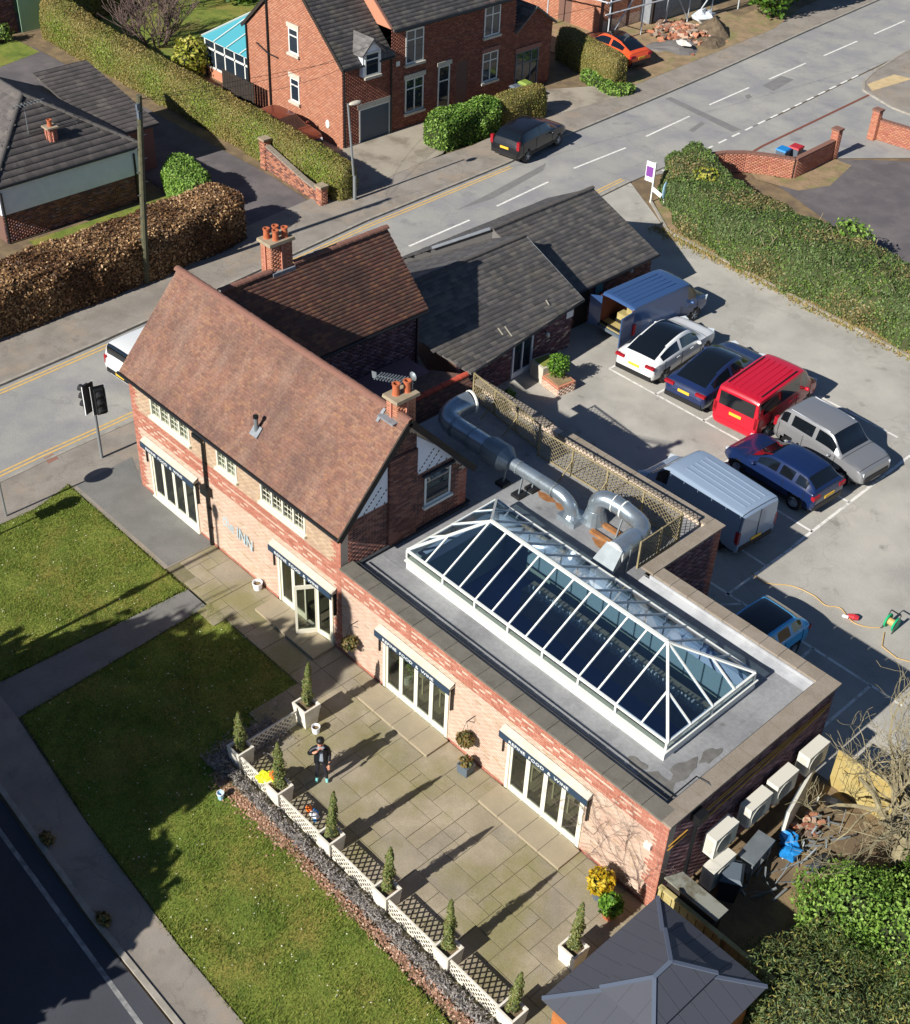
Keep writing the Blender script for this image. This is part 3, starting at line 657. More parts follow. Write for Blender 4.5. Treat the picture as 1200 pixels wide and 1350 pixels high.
b.box(LM-.25, LM-.012, .28, HD-.25, 3.2, EZ)
# gable triangles
for x0, x1 in ((0, .25), (LM-.25, LM-.012)):
    b.add([(x0, .02, EZ), (x1, .02, EZ), (x1, HD-.02, EZ), (x0, HD-.02, EZ), (x0, RY, RZ-.15), (x1, RY, RZ-.15)], [(0, 4, 5, 1), (1, 5, 2), (2, 5, 4, 3), (0, 3, 4), (0, 1, 2, 3)])
obj('wall', b, 'mortar', house)
mats3 = ['brick_pink', 'brick_buff', 'brick_red']
def band(a, z0, h, z):
    q = (z-z0)/h
    if q < .1 or q > .9: return True
    ph = (a % .9)/.9; return abs(q-(.1+.8*abs(2*ph-1))) < .17 or abs(q-(.9-.8*abs(2*ph-1))) < .14
def selH(a, z):
    if z < .16: return 2
    q = .34 if int(z/.3) % 2 else .24
    if a < q or a > LM-q: return 2
    if 2.72 < z < 3.28: return 2 if band(a, 2.72, .56, z) else (0 if random.random() < .6 else 2)
    if 3.28 <= z < 3.36: return 2
    return 1 if z > 3.3 or random.random() < .05 else 0
brick_courses('front_brickwork', (0, .012, 0), (1, 0, 0), (0, 0, 1), (0, -1, 0), LM, EZ, mats3, selH, house, [(o[0]-.02, o[1]+.02, o[2], o[3]) for o in opsH])
# right gable above the flat roof; rendered triangle panels either side of a brick pier
def gin(a, z):
    lim = EZ + (RZ-.2-EZ)*(a/RY if a < RY else (HD-a)/(HD-RY)) - .12
    if z > max(EZ, lim): return False
    return True
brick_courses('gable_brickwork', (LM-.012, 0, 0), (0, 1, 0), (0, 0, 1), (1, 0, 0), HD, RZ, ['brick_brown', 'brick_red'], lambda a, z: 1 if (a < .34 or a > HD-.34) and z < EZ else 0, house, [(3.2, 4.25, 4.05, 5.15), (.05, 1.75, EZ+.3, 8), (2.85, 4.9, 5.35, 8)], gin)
b = MB()
for y0, y1, zb in ((.25, 1.75, EZ+.32), (2.85, 4.45, 5.37)):
    f = lambda y: EZ+(RZ-.35-EZ)*(y/RY if y < RY else (HD-y)/(HD-RY))
    pts = [(y0, zb), (y1, zb)] + ([(y1, f(y1))] if f(y1) > zb else []) + ([(y0, f(y0))] if f(y0) > zb else [])
    b = MB(); n = len(pts); b.add([(LM-.02, y, z) for y, z in pts]+[(LM+.012, y, z) for y, z in pts], [tuple(range(n, 2*n)), *[(i, (i+1) % n, n+(i+1) % n, n+i) for i in range(n)]]); obj('render_panel', b, 'white_render', house)
b = MB()
for y0, y1, z0, ys in ((.5, 1.7, 4.98, 1), (2.9, 4.3, 5.4, -1)):
    for k in range(4):
        ya = y0+k*.38
        yb = ya+.5*ys*1.0; z1 = z0+.75
        q0, q1 = Vector((LM+.016, ya, z0)), Vector((LM+.016, ya+.62, z0+.62))
        for t in np.arange(0, 1, .14):
            p = q0+(q1-q0)*t; lim = EZ+(RZ-.4-EZ)*(p.y/RY if p.y < RY else (HD-p.y)/(HD-RY))
            if p.z < lim and y0-.1 < p.y < y1: b.obox(p, (.012, .07, .035), Matrix.Rotation(PI/4, 3, 'X'))
obj('render_pattern', b, 'dark_timber', house, kind='stuff')
# brick pier on the gable carrying the chimney
brick_courses('gable_pier', (LM, 1.78, 3.25), (0, 1, 0), (0, 0, 1), (1, 0, 0), 1.05, 3.2, ['brick_brown'], lambda a, z: 0, house, proud=.09)
# roof slopes
S = math.hypot(RY+.15, RZ-EZ-.15+.3)
e0 = Vector((-.2, -.17, 4.70)); r0 = Vector((-.2, RY, RZ)); LR = 11.28
v = (r0-e0); SL = v.length
b = MB(); n = Vector((0, -v.z, v.y)).normalized()
b.add([(-.2, -.15, 4.64), (11.08, -.15, 4.64), (11.08, RY, RZ-.06), (-.2, RY, RZ-.06), (-.2, 5.02, 4.64), (11.08, 5.02, 4.64),
       (-.2, -.15, 4.71), (11.08, -.15, 4.71), (11.08, RY, RZ), (-.2, RY, RZ), (-.2, 5.02, 4.71), (11.08, 5.02, 4.71)],
      [(6, 7, 8, 9), (9, 8, 11, 10), (0, 3, 2, 1), (3, 4, 5, 2), (0, 1, 7, 6), (4, 10, 11, 5), (0, 6, 9, 3), (3, 9, 10, 4), (1, 2, 8, 7), (2, 5, 11, 8)])
roof = obj('roof', b, 'clay_tile', house)
tile_courses('front_roof_tiles', e0, (1, 0, 0), v, LR, SL, 'clay_tile', roof)
e1 = Vector((-.2, 5.06, 4.69)); v1 = Vector((-.2, RY, RZ))-e1
tile_courses('back_roof_tiles', e1, (1, 0, 0), v1, LR, v1.length, 'clay_tile', roof)
ridge_tiles((-.24, RY, RZ+.0), (10.16, RY, RZ+.0), 'ridge_red', roof, r=.13); ridge_tiles((10.66, RY, RZ), (11.12, RY, RZ), 'ridge_red', roof, r=.13)
b = MB()
for x in (11.1,):
    b.bar((x, -.2, 4.62), (x, RY, RZ-.03), .05, .2); b.bar((x, RY, RZ-.03), (x, 5.1, 4.62), .05, .2)
obj('bargeboard', b, 'dark_timber', house)
b = MB(); b.tube([(-.22, -.22, 4.66), (11.12, -.22, 4.66)], .055, 8); b.tube([(-.2, 5.12, 4.66), (11.1, 5.12, 4.66)], .055, 8); obj('gutter', b, 'black_iron', house)
b = MB(); b.box(4.05, 4.5, -.3, -.14, 4.45, 4.6); b.tube([(4.27, -.2, 4.5), (4.27, -.08, 4.2), (4.25, -.08, 2.45)], .05); b.box(4.05, 4.47, -.2, -.02, 2.2, 2.5); b.tube([(4.25, -.08, 2.2), (4.25, -.08, .1)], .05); b.tube([(4.02, -.08, 2.3), (3.75, -.05, 2.4)], .03)
for z in (1.6, .8, 3.4): b.box(4.17, 4.33, -.1, -.0, z, z+.05)
obj('downpipe', b, 'black_iron', house)
# chimneys
def chimney(x0, x1, y0, y1, zb, zt, pots, parent, brick='brick_orange', name='chimney', ph=.42, cap=.1):
    b = MB(); b.box(x0, x1, y0, y1, zb, zt); ch = obj(name, b, 'orange_mortar', parent)
    sel = lambda a, z: 0
    for p0, u, nrm, L in (((x0, y0, zb), (1, 0, 0), (0, -1, 0), x1-x0), ((x1, y0, zb), (0, 1, 0), (1, 0, 0), y1-y0), ((x1, y1, zb), (-1, 0, 0), (0, 1, 0), x1-x0), ((x0, y1, zb), (0, -1, 0), (-1, 0, 0), y1-y0)):
        brick_courses('chimney_brickwork', p0, u, (0, 0, 1), nrm, L, zt-zb, [brick, 'brick_red'], sel, ch, mo=.005, proud=.001)
    b = MB(); mx, my = (x0+x1)/2, (y0+y1)/2
    b.box(mx-.035, mx+.035, y0-.05, y0, zb+.25, zt-.05); b.box(mx-.035, mx+.035, y1, y1+.05, zb+.25, zt-.05); b.box(x1, x1+.05, my-.035, my+.035, zb+.25, zt-.05)
    obj('pilaster', b, 'brick_red', ch)
    b = MB(); b.obox((mx, my, zt+cap/2), (x1-x0+.18, y1-y0+.18, cap), taper=.96); obj('cap', b, 'stone_cap', ch)
    for px, py in pots:
        b = MB(); b.lathe([(.125, zt+cap), (.11, zt+cap+.03), (.1, zt+cap+ph-.05), (.125, zt+cap+ph-.04), (.125, zt+cap+ph), (.08, zt+cap+ph), (.08, zt+cap+.05)], (px, py, 0), 14); obj('chimney_pot', b, 'terracotta', ch, smooth=False)
    return ch
ch = chimney(10.18, 10.64, 2.32, 3.02, 6.7, 7.95, [(10.36, 2.52), (10.44, 2.86)], house, ph=.36)
b = MB(); b.bar((10.08, 2.2, 7.38), (10.74, 2.2, 7.38), .26, .05); b.bar((10.1, 2.05, 7.2), (10.1, 2.4, 7.58), .1, .03); obj('flashing', b, 'lead', ch)
# antenna, flue on front slope
an = thing('tv_antenna', 'grey ridged television antenna on a short mast at the chimney nearest the flat roof', 'antenna', (10.0, 2.6, 7.4))
b = MB(); b.tube([(10.05, 2.7, 7.2), (10.05, 2.7, 8.1)], .022, 6); obj('mast', b, 'grey_post', an)
b = MB(); b.bar((9.2, 2.75, 8.0), (10.45, 3.1, 8.2), .03); d = Vector((1.25, .35, .25)).normalized()
for k in range(12):
    p = Vector((9.3, 2.78, 8.02))+d*(k*.1); b.bar(p+Vector((-.06, .2, 0)), p+Vector((.06, -.2, 0)), .028)
b.bar((9.2, 2.75, 7.9), (9.16, 2.75, 8.1), .2, .03); obj('boom', b, 'galv_dull', an)
sd = thing('satellite_dish', 'small round grey mesh dish fixed above the right pot of the chimney', 'dish', (10.5, 3.0, 8.1))
b = MB(); b.lathe([(.0, .0), (.07, .01), (.13, .04), (.14, .04), (.07, .0)], (10.5, 2.98, 8.5), 14, 'y'); obj('reflector', b, 'galv_dull', sd)
b = MB(); b.tube([(10.5, 3.0, 8.0), (10.5, 3.0, 8.5)], .02, 6); obj('mast', b, 'grey_post', sd)
fl = thing('flue_pipe', 'short black vent pipe standing in a grey lead collar on the lower front roof slope', 'flue pipe', tuple(_fp := Vector((6.35, .55, 5.5))))
b = MB(); b.obox((6.35, .55, 5.52), (.36, .36, .1), Matrix.Rotation(math.atan2(v.z, v.y), 3, 'X')); obj('collar', b, 'lead', fl)
b = MB(); b.tube([(6.35, .55, 5.45), (6.35, .55, 6.0)], .065, 10); obj('pipe', b, 'galv_dull', fl)
b = MB(); b.tube([(6.35, .55, 6.0), (6.35, .55, 6.08)], .085, 10); obj('cowl', b, 'black_iron', fl)
# windows of the upper floor
def casement(x0, x1, z0, z1, nl, parent, y=.0, bars=True, name='window', axis='x', X=0, frame='cream_paint', pane='window_glass'):
    """timber window in a wall: frame, one pane per light with glazing bars, sill"""
    def P(a, d, z): return (a, y+d, z) if axis == 'x' else (X-d, a, z)
    def bx(mb, a0, a1, d0, d1, c0, c1):
        if axis == 'x': mb.box(a0, a1, y+d0, y+d1, c0, c1)
        else: mb.box(X-d1, X-d0, a0, a1, c0, c1)
    fw = .07; b = MB()
    bx(b, x0, x0+fw, -.02, .1, z0, z1); bx(b, x1-fw, x1, -.02, .1, z0, z1); bx(b, x0+fw, x1-fw, -.02, .1, z1-fw, z1); bx(b, x0+fw, x1-fw, -.02, .1, z0, z0+fw)
    w = (x1-x0-fw)/nl
    for k in range(1, nl): bx(b, x0+fw/2+w*k-.035, x0+fw/2+w*k+.035, -.018, .1, z0+fw, z1-fw)
    win = obj(name, b, frame, parent)
    for k in range(nl):
        a0 = x0+fw/2+w*k+.035; a1 = a0+w-.07
        g = MB(); bx(g, a0, a1, .05 if axis == 'x' else -.007, .058 if axis == 'x' else -.001, z0+fw, z1-fw); obj('pane', g, pane, win)
    if bars:
        g = MB()
        for k in range(nl):
            a0 = x0+fw/2+w*k+.035; a1 = a0+w-.07
            for j in range(1, 3): bx(g, a0+(a1-a0)*j/3-.009, a0+(a1-a0)*j/3+.009, .038, .049, z0+fw, z1-fw)
            for j in range(1, 4): bx(g, a0, a1, .036, .05, z0+fw+(z1-z0-2*fw)*j/4-.009, z0+fw+(z1-z0-2*fw)*j/4+.009)
        obj('glazing_bars', g, frame, win)
    g = MB(); bx(g, x0-.06, x1+.06, -.1, .02, z0-.09, z0-.004); obj('sill', g, frame, win)
    return win
for o, nl in ((U1, 4), (U2, 2), (U3, 4)): casement(o[0], o[1], o[2], o[3], nl, house)
casement(3.2, 4.25, 4.05, 5.15, 1, house, axis='y', X=LM+.004, bars=False, frame='white_paint', pane='dark_glass')
b = MB(); b.box(LM-.005, LM+.1, 3.1, 4.35, 5.16, 5.24); obj('lintel', b, 'dark_felt', house)
for o in (U1, U2):
    for k in range(4 if o is U1 else 2):
        w_ = (o[1]-o[0])/(4 if o is U1 else 2); b = MB(); b.box(o[0]+w_*k+.04, o[0]+w_*(k+1)-.04, .085, .095, 3.7, 4.5); obj('blind', b, 'blind', house)
# dark rooms behind
b = MB(); b.quad((.25, .3, 3.3), (LM-.25, .3, 3.3), (LM-.25, HD-.25, 3.3), (.25, HD-.25, 3.3)); b.quad((.25, 3.0, 0), (LM-.25, 3.0, 0), (LM-.25, 3.0, 4.6), (.25, 3.0, 4.6)); b.quad((.25, .3, .04), (LM-.25, .3, .04), (LM-.25, 3, .04), (.25, 3, .04)); obj('interior', b, 'room_dark', house)
# folding doors with awning boxes
def bifold(parent, x0, x1, open_leaf=None, awn=True):
    b = MB(); fw = .1
    b.box(x0, x0+fw, -.03, .12, .06, DT); b.box(x1-fw, x1, -.03, .12, .06, DT); b.box(x0+fw, x1-fw, -.03, .12, DT-fw, DT); b.box(x0-.03, x1+.03, -.07, .12, 0, .1)
    dr = obj('folding_door', b, 'cream_paint', parent)
    n = 4; w = (x1-x0-2*fw)/n
    for k in range(n):
        a0 = x0+fw+w*k; a1 = a0+w
        pa, pb = Vector((a0, .04, 0)), Vector((a1, .04, 0))
        if open_leaf:
            if k == 2: pa, pb = Vector((a0+.42, -.62, 0)), Vector((a1, -.02, 0))
            if k == 2: pa, pb = Vector((a1-.02, -.55, 0)), Vector((a1+.28, .0, 0)); pa = Vector((a1-.35, -.62, 0)); pb = Vector((a1+.02, -.05, 0))
            if k == 3: pa, pb = Vector((a0+.05, -.06, 0)), Vector((a1, .04, 0))
        d = (pb-pa); L = d.length; d.normalize(); rz = math.atan2(d.y, d.x); R = Matrix.Rotation(rz, 3, 'Z')
        g = MB()
        for (u0, u1, z0, z1) in ((0, .075, .1, DT-.12), (L-.075, L, .1, DT-.12), (.075, L-.075, .1, .32), (.075, L-.075, DT-.24, DT-.12)):
            g.obox(pa+d*(u0+u1)/2+Vector((0, 0, (z0+z1)/2)), (u1-u0-.004, .06, z1-z0), R)
        obj('door_leaf', g, 'cream_paint', dr)
        g = MB(); g.obox(pa+d*L/2+Vector((0, 0, (.32+DT-.24)/2)), (L-.15, .012, DT-.56), R); obj('pane', g, 'window_glass', dr)
    return dr
def awning(x0, x1, label):
    t = thing('awning', label, 'awning', ((x0+x1)/2, 0, DT), group='navy awnings over the folding doors')
    b = MB(); b.box(x0-.18, x1+.2, -.2, -.012, DT+.13, DT+.2); b.add([(x0-.18, -.2, DT+.2), (x1+.2, -.2, DT+.2), (x1+.2, -.012, DT+.3), (x0-.18, -.012, DT+.3)], [(0, 1, 2, 3)]); obj('cassette', b, 'warm_white', t)
    b = MB(); b.box(x0-.18, x1+.2, -.222, -.202, DT-.05, DT+.17); obj('valance', b, 'blue_awning', t)
    text('REFINE  FOOD  &  WINE', .15, ((x0+x1)/2-.12, -.228, DT+.055), (1, 0, 0), (0, 0, 1), 'letter_white', t, stretch=1.32)
    b = MB(); b.box(x0-.17, x0-.13, -.06, -.012, DT-.75, DT-.05); obj('bracket', b, 'black_iron', t); b = MB(); b.box(x1+.13, x1+.18, -.1, -.012, DT-.75, DT+.05); obj('bracket', b, 'black_iron', t)
    return t
bifold(house, *D1); bifold(house, *D2, open_leaf=True)
awning(*D1, 'navy awning with white lettering over the folding doors nearest the road corner')
awning(*D2, 'navy awning with white lettering over the folding doors that stand open')
ws = thing('wall_lettering', 'faded pale blue painted lettering on the pink brick between the downpipe and the open doors', 'lettering', (5.7, -.02, 1.5))
text('the INN', .7, (5.75, -.024, 1.5), (1, 0, -.02), (.1, 0, 1), 'pale_blue_letter', ws, stretch=.72)
# rear wing
b = MB(); WX0, WX1, WY1, WE, WR, WRX = -1.6, 2.52, 10.6, 4.2, 6.62, .46
b.box(WX0, WX1-.012, HD, WY1, 0, WE)
b.add([(WX0, WY1-.25, WE), (WX1-.02, WY1-.25, WE), (WRX, WY1-.25, WR-.1), (WX0, WY1, WE), (WX1-.02, WY1, WE), (WRX, WY1, WR-.1)], [(0, 1, 2), (5, 4, 3), (0, 3, 4, 1), (1, 4, 5, 2), (2, 5, 3, 0)])
obj('rear_wall', b, 'purple_mortar', house)
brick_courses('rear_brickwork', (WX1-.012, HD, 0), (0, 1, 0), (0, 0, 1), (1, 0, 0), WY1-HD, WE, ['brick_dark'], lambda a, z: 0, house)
b = MB()
b.add([(2.75, 4.4, 4.3), (2.75, 10.8, 4.3), (WRX, 10.8, WR-.05), (WRX, 3.2, WR-.05), (-1.85, 10.8, 4.3), (-1.85, 4.4, 4.3), (2.75, 4.4, 4.24), (2.75, 10.8, 4.24), (WRX, 10.8, WR-.11), (-1.85, 10.8, 4.24)],
      [(0, 1, 2, 3), (3, 2, 4, 5), (0, 6, 7, 1), (1, 7, 8, 2), (2, 8, 9, 4)])
wr = obj('wing_roof', b, 'clay_tile_old', house)
p0 = Vector((2.78, 3.0, 4.29)); v = Vector((WRX, 3.0, WR-.03))-p0; Lw = 7.82
inw = lambda a, s: (a+3.0) > 2.45+(s/v.length)*(.0)+max(0, (4.65-(4.29+s*(WR-4.32)/v.length))) * -1 + (5.06-2.42)*((7.55-(4.29+s*(WR-4.32)/v.length))/(7.55-4.7)) - .1
tile_courses('wing_roof_tiles', p0, (0, 1, 0), v, Lw, v.length, 'clay_tile_old', wr, inside=inw, tw=.2, th=.13, thick=.024)
p0 = Vector((-1.88, 4.5, 4.29)); v2 = Vector((WRX, 4.5, WR-.03))-p0
tile_courses('wing_back_tiles', p0, (0, 1, 0), v2, 6.3, v2.length, 'clay_tile_old', wr, tw=.2, th=.13, thick=.024)
ridge_tiles((WRX, 3.5, WR), (WRX, 5.6, WR), 'ridge_red', wr, r=.13); ridge_tiles((WRX, 6.54, WR), (WRX, 10.84, WR), 'ridge_red', wr, r=.13)
b = MB(); b.tube([(2.82, 5.1, 4.22), (2.82, 10.8, 4.22)], .055, 8); b.tube([(2.62, 10.4, 4.2), (2.62, 10.4, .1)], .045); obj('gutter', b, 'black_iron', house)
b = MB(); b.bar((-1.86, 4.6, 4.27), (-1.86, 10.8, 4.27), .14, .1); obj('fascia', b, 'white_paint', house)
c2 = chimney(-.08, .5, 5.62, 6.52, 6.1, 7.55, [(.06, 5.8), (.08, 6.15), (.36, 5.95), (.36, 6.33)], house, cap=.11, ph=.36)
b = MB(); b.box(.505, .62, 5.6, 6.55, 6.4, 6.58); obj('flashing', b, 'lead', c2)
# low link roof behind the house with bright ridge tiles
b = MB()
b.box(2.6, 6.6, 5.2, 9.9, 0, 2.55)
obj('link_wall', b, 'brick_dark', house)
b = MB(); lr = [(5.6, 5.05, 3.2), (5.6, 10.05, 3.2), (3.6, 10.05, 2.4), (3.6, 5.05, 2.4), (6.75, 10.05, 2.5), (6.75, 5.05, 2.5)]
b.add(lr, [(0, 1, 2, 3), (1, 0, 5, 4), (1, 4, 2)]); lk = obj('link_roof', b, 'clay_tile_old', house)
p0 = Vector((6.78, 5.05, 2.49)); v = Vector((5.6, 5.05, 3.2))-p0; tile_courses('link_tiles', p0, (0, 1, 0), v, 5.0, v.length, 'clay_tile_old', lk, tw=.18, th=.12)
p0 = Vector((3.55, 5.05, 2.39)); v = Vector((5.6, 5.05, 3.2))-p0; tile_courses('link_back_tiles', p0, (0, 1, 0), v, 5.0, v.length, 'clay_tile', lk, tw=.18, th=.12)
ridge_tiles((5.6, 7.2, 3.2), (5.6, 10.1, 3.2), 'ridge_bright', lk, r=.12, step=.4)

# ------------------------------------------------------------------ flat roofed extension
ext = thing('brick_extension', 'single storey brick extension with a grey flat roof and stone coping', 'extension', (17, 3.5, 0))
L1, W1, XR, W2, HP, DK = 23.11, 6.97, 16.96, 9.95, 3.42, 3.22
opsE = [(D3[0]-LM, D3[1]-LM, 0, DT), (D4[0]-LM, D4[1]-LM, 0, DT)]
b = MB(); wall_cells(b, LM+.002, L1, 0, HP, .012, .28, [(D3[0], D3[1], 0, DT), (D4[0], D4[1], 0, DT)])
b.box(L1-.28, L1-.012, .28, W1-.28, 0, HP); b.box(XR, L1-.012, W1-.28, W1-.012, 0, HP); b.box(XR-.28, XR-.012, W1, W2-.012, 0, HP); b.box(6.8, XR-.28, W2-.28, W2-.012, 0, HP)
obj('wall', b, 'mortar', ext)
def selE(a, z):
    if z < .16: return 2
    q = .45 if int(z/.3) % 2 else .34
    if a > L1-LM-q: return 2
    if 2.72 < z < 3.28: return 2 if band(a, 2.72, .56, z) else (0 if random.random() < .6 else 2)
    if z >= 3.28: return 0 if random.random() < .55 else 2
    return 1 if random.random() < .04 else 0
brick_courses('front_brickwork', (LM+.005, .012, 0), (1, 0, 0), (0, 0, 1), (0, -1, 0), L1-LM, HP, mats3, selE, ext, [(o[0]-.02, o[1]+.02, o[2], o[3]) for o in opsE])
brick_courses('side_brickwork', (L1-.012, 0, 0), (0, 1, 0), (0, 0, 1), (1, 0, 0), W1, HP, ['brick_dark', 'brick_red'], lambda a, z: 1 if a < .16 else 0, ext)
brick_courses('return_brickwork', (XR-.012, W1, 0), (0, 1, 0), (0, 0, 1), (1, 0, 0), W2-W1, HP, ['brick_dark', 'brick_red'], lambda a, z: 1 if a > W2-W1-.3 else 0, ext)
def coping(path, w, mat, z=HP, st=.62, t=.075):
    for (x0, y0), (x1, y1) in path:
        p, q = Vector((x0, y0)), Vector((x1, y1)); d = q-p; n = max(1, round(d.length/st)); rz = math.atan2(d.y, d.x)
        for k in range(n):
            m = p+d*((k+.5)/n); pc('coping_stone', (m.x, m.y, z+t/2+random.uniform(-.003, .003)), (d.length/n-.012, w, t), mat, ext, rz)
coping([((LM+.03, .17), (L1-.2, .17))], .5, 'coping_stone'); coping([((L1-.17, -.08), (L1-.17, W1+.06))], .5, 'coping_light')
coping([((XR+.1, W1-.16), (L1-.42, W1-.16))], .44, 'coping_light'); coping([((XR-.14, W1-.38), (XR-.14, W2+.06))], .44, 'coping_light'); coping([((6.4, W2-.16), (9.9, W2-.16)), ((10.45, W2-.16), (XR-.36, W2-.16))], .4, 'coping_light')
b = MB(); b.poly([(LM+.003, .28, DK), (L1-.28, .28, DK), (L1-.28, W1-.28, DK), (XR-.28, W1-.28, DK), (XR-.28, W2-.28, DK), (6.8, W2-.28, DK), (6.8, 5.1, DK), (LM+.003, 5.1, DK)]) if False else None
KX0, KX1, KY0, KY1 = 11.95, 21.62, 1.58, 5.35
for x0, x1, y0, y1 in ((LM+.003, KX0+.1, .28, W1-.29), (KX0+.1, KX1-.1, .28, KY0+.1), (KX0+.1, KX1-.1, KY1-.1, W1-.29), (KX1-.1, L1-.28, .28, W1-.29), (6.8, XR-.29, W1-.29, W2-.28), (6.8, LM+.003, 5.2, W1-.29)):
    b.box(x0, x1, y0, y1, DK-.12, DK)
obj('flat_roof', b, 'roof_membrane', ext)
b = MB(); b.box(LM+.1, L1-.42, .42, .47, DK+.002, HP+.02); b.box(L1-.47, L1-.42, .47, W1-.4, DK+.002, HP-.01)
b.box(LM+.003, LM+.1, .3, 5.0, DK+.002, DK+.1); obj('shaded_upstand', b, 'dark_felt', ext)  # dark colour puts the shadow strip inside the coping into the upstand
b = MB(); b.box(XR, L1-.43, W1-.42, W1-.38, DK+.002, HP-.005); b.add([(XR-.2, W1-.7, DK+.004), (L1-.48, W1-.7, DK+.004), (L1-.48, W1-.43, DK+.07), (XR-.2, W1-.43, DK+.07)], [(0, 1, 2, 3)]); obj('pale_upstand', b, 'membrane_upstand', ext)
# felt seams
b = MB()
for y in (.95, 1.42): b.box(LM+.15, L1-.5, y, y+.05, DK+.001, DK+.006)
for x in (22.1,): b.box(x, x+.05, .5, W1-.8, DK+.001, DK+.006)
for x in np.arange(11.5, 22, 1.6): b.box(x, x+.04, .5, .95, DK+.001, DK+.0055)
obj('roof_seam', b, 'roof_membrane', ext)
mk('ponding_stain', '#63615d', .85, '#7b7975', 3, .8)
b = MB()
for zi, (cx, cy, rx, ry) in enumerate(((22.0, .95, .5, .3), (22.15, 1.75, .22, .5), (21.25, 1.0, .26, .17), (22.3, 2.6, .16, .36))):
    b.poly([(cx+math.cos(t)*rx*(1+.25*math.sin(3*t+cx*5)), cy+math.sin(t)*ry*(1+.25*math.cos(4*t+cy*3)), DK+.008+.003*zi) for t in np.linspace(0, 2*PI, 22)[:-1]])
obj('water_stain', b, 'ponding_stain', ext, kind='stuff')
b = MB(); b.tube([(L1-.5, .5, HP+.09), (LM+.15, .5, HP+.09)], .02, 6); b.tube([(L1-.5, .5, HP+.09), (L1-.5, 1.6, HP+.09), (L1-.2, 1.65, HP+.09), (L1+.06, 1.65, HP+.02)], .02, 6); obj('cable', b, 'black_iron', ext)
b = MB(); b.box(L1+.0, L1+.28, .85, 1.2, 2.95, 3.2); obj('hopper', b, 'black_iron', ext); b = MB(); b.tube([(L1+.12, 1.0, 3.0), (L1+.12, 1.0, .1)], .05, 8); obj('downpipe', b, 'black_iron', ext)
b = MB()
for k in range(4): b.tube([(L1+.02, .1, 2.9-k*.16), (L1+.03, .8, 2.95-k*.16)] if k > 1 else [(L1+.03, 1.3, 2.85-k*.12), (L1+.03, 6.8, 2.9-k*.12)], .014, 5)
b.tube([(L1+.03, 1.4, 2.4), (L1+.03, 6.6, 2.75)], .02, 5); obj('wall_cable', b, 'cable', ext)
bifold(ext, *D3); bifold(ext, *D4)
awning(*D3, 'navy awning with white lettering over the middle folding doors beside the hanging basket')
awning(*D4, 'navy awning with white lettering over the folding doors nearest the slate grey summerhouse')
b = MB(); b.box(L1-.55, L1-.35, -.1, -.0, 2.2, 2.36); obj('alarm_box', b, 'white_paint', ext)
for x0, x1 in (D2, D3, D4):
    st = thing('door_step', {D2: 'stone step below the folding doors that stand open', D3: 'stone step below the middle folding doors on the patio', D4: 'stone step below the folding doors nearest the summerhouse'}[(x0, x1)], 'step', ((x0+x1)/2, -.4, 0), group='stone door steps')
    n = 4
    for k in range(n):
        a = x0-.12+(x1-x0+.24)*k/n; pc('step_slab', (a+(x1-x0+.24)/n/2, -.49, .11), ((x1-x0+.24)/n-.012, .82, .1), 'step_slab', st)
# room seen through the doors and the roof lantern
b = MB(); b.quad((LM+.25, .28, .06), (L1-.3, .28, .06), (L1-.3, W1-.3, .06), (LM+.25, W1-.3, .06)); obj('floor', b, 'sky_tinted_floor', ext)
b = MB(); b.quad((LM+.3, W1-.32, 0), (L1-.3, W1-.32, 0), (L1-.3, W1-.32, DK-.12), (LM+.3, W1-.32, DK-.12)); b.quad((LM+.26, .3, 0), (LM+.26, W1-.3, 0), (LM+.26, W1-.3, DK-.12), (LM+.26, .3, DK-.12)); b.quad((L1-.3, .3, 0), (L1-.3, W1-.3, 0), (L1-.3, W1-.3, DK-.12), (L1-.3, .3, DK-.12)); obj('interior_wall', b, 'room_wall', ext)
b = MB(); b.box(LM+.3, L1-.35, .32, 1.5, .062, .075); obj('floor_board', b, 'room_floor', ext)
k = 0
for x, y, lab in ((13.4, .95, 'pale timber dining table just inside the middle doors, by the plant'), (14.9, 1.0, 'pale timber dining table just inside the right leaf of the middle doors'), (18.6, 1.0, 'pale dining table inside the left leaves of the doors near the summerhouse'), (20.0, .95, 'pale dining table inside the right leaves of the doors near the summerhouse')):
    t = thing('dining_table', lab, 'table', (x, y, .075), group='dining tables behind the doors'); b = MB(); b.box(x-.45, x+.45, y-.35, y+.35, .74, .78); obj('tabletop', b, 'room_table', t)
    for sx in (-1, 1):
        for sy in (-1, 1): b = MB(); b.bar((x+sx*.4, y+sy*.3, .075), (x+sx*.4, y+sy*.3, .74), .05); obj('leg', b, 'room_table', t)
for x, y, lab in ((14.6, 3.4, 'round table at the left end under the glass roof'), (17.4, 3.3, 'round table in the middle under the glass roof'), (20.0, 3.2, 'round table at the right end under the glass roof')):
    t = thing('round_table', lab, 'table', (x, y, .06), group='round tables under the glass roof')
    b = MB(); b.lathe([(0, .76), (.48, .76), (.48, .73), (.0, .73)], (x, y, 0), 20); obj('tabletop', b, 'room_table', t); b = MB(); b.tube([(x, y, .06), (x, y, .73)], .05); b.lathe([(.28, .06), (.28, .09), (.05, .12)], (x, y, 0), 14); obj('pedestal', b, 'black_iron', t)
t = thing('indoor_plant', 'leafy green plant in a white pot just inside the left leaf of the middle doors', 'house plant', (13.15, .62, .075)); b = MB(); b.lathe([(0, .075), (.14, .075), (.19, .38), (.16, .38), (0, .34)], (13.15, .62, 0), 14); obj('pot', b, 'white_paint', t); bush('x', '', (13.15, .65, 1.0), (.34, .3, .6), 'box_leaf', 420, .1, parent=t)
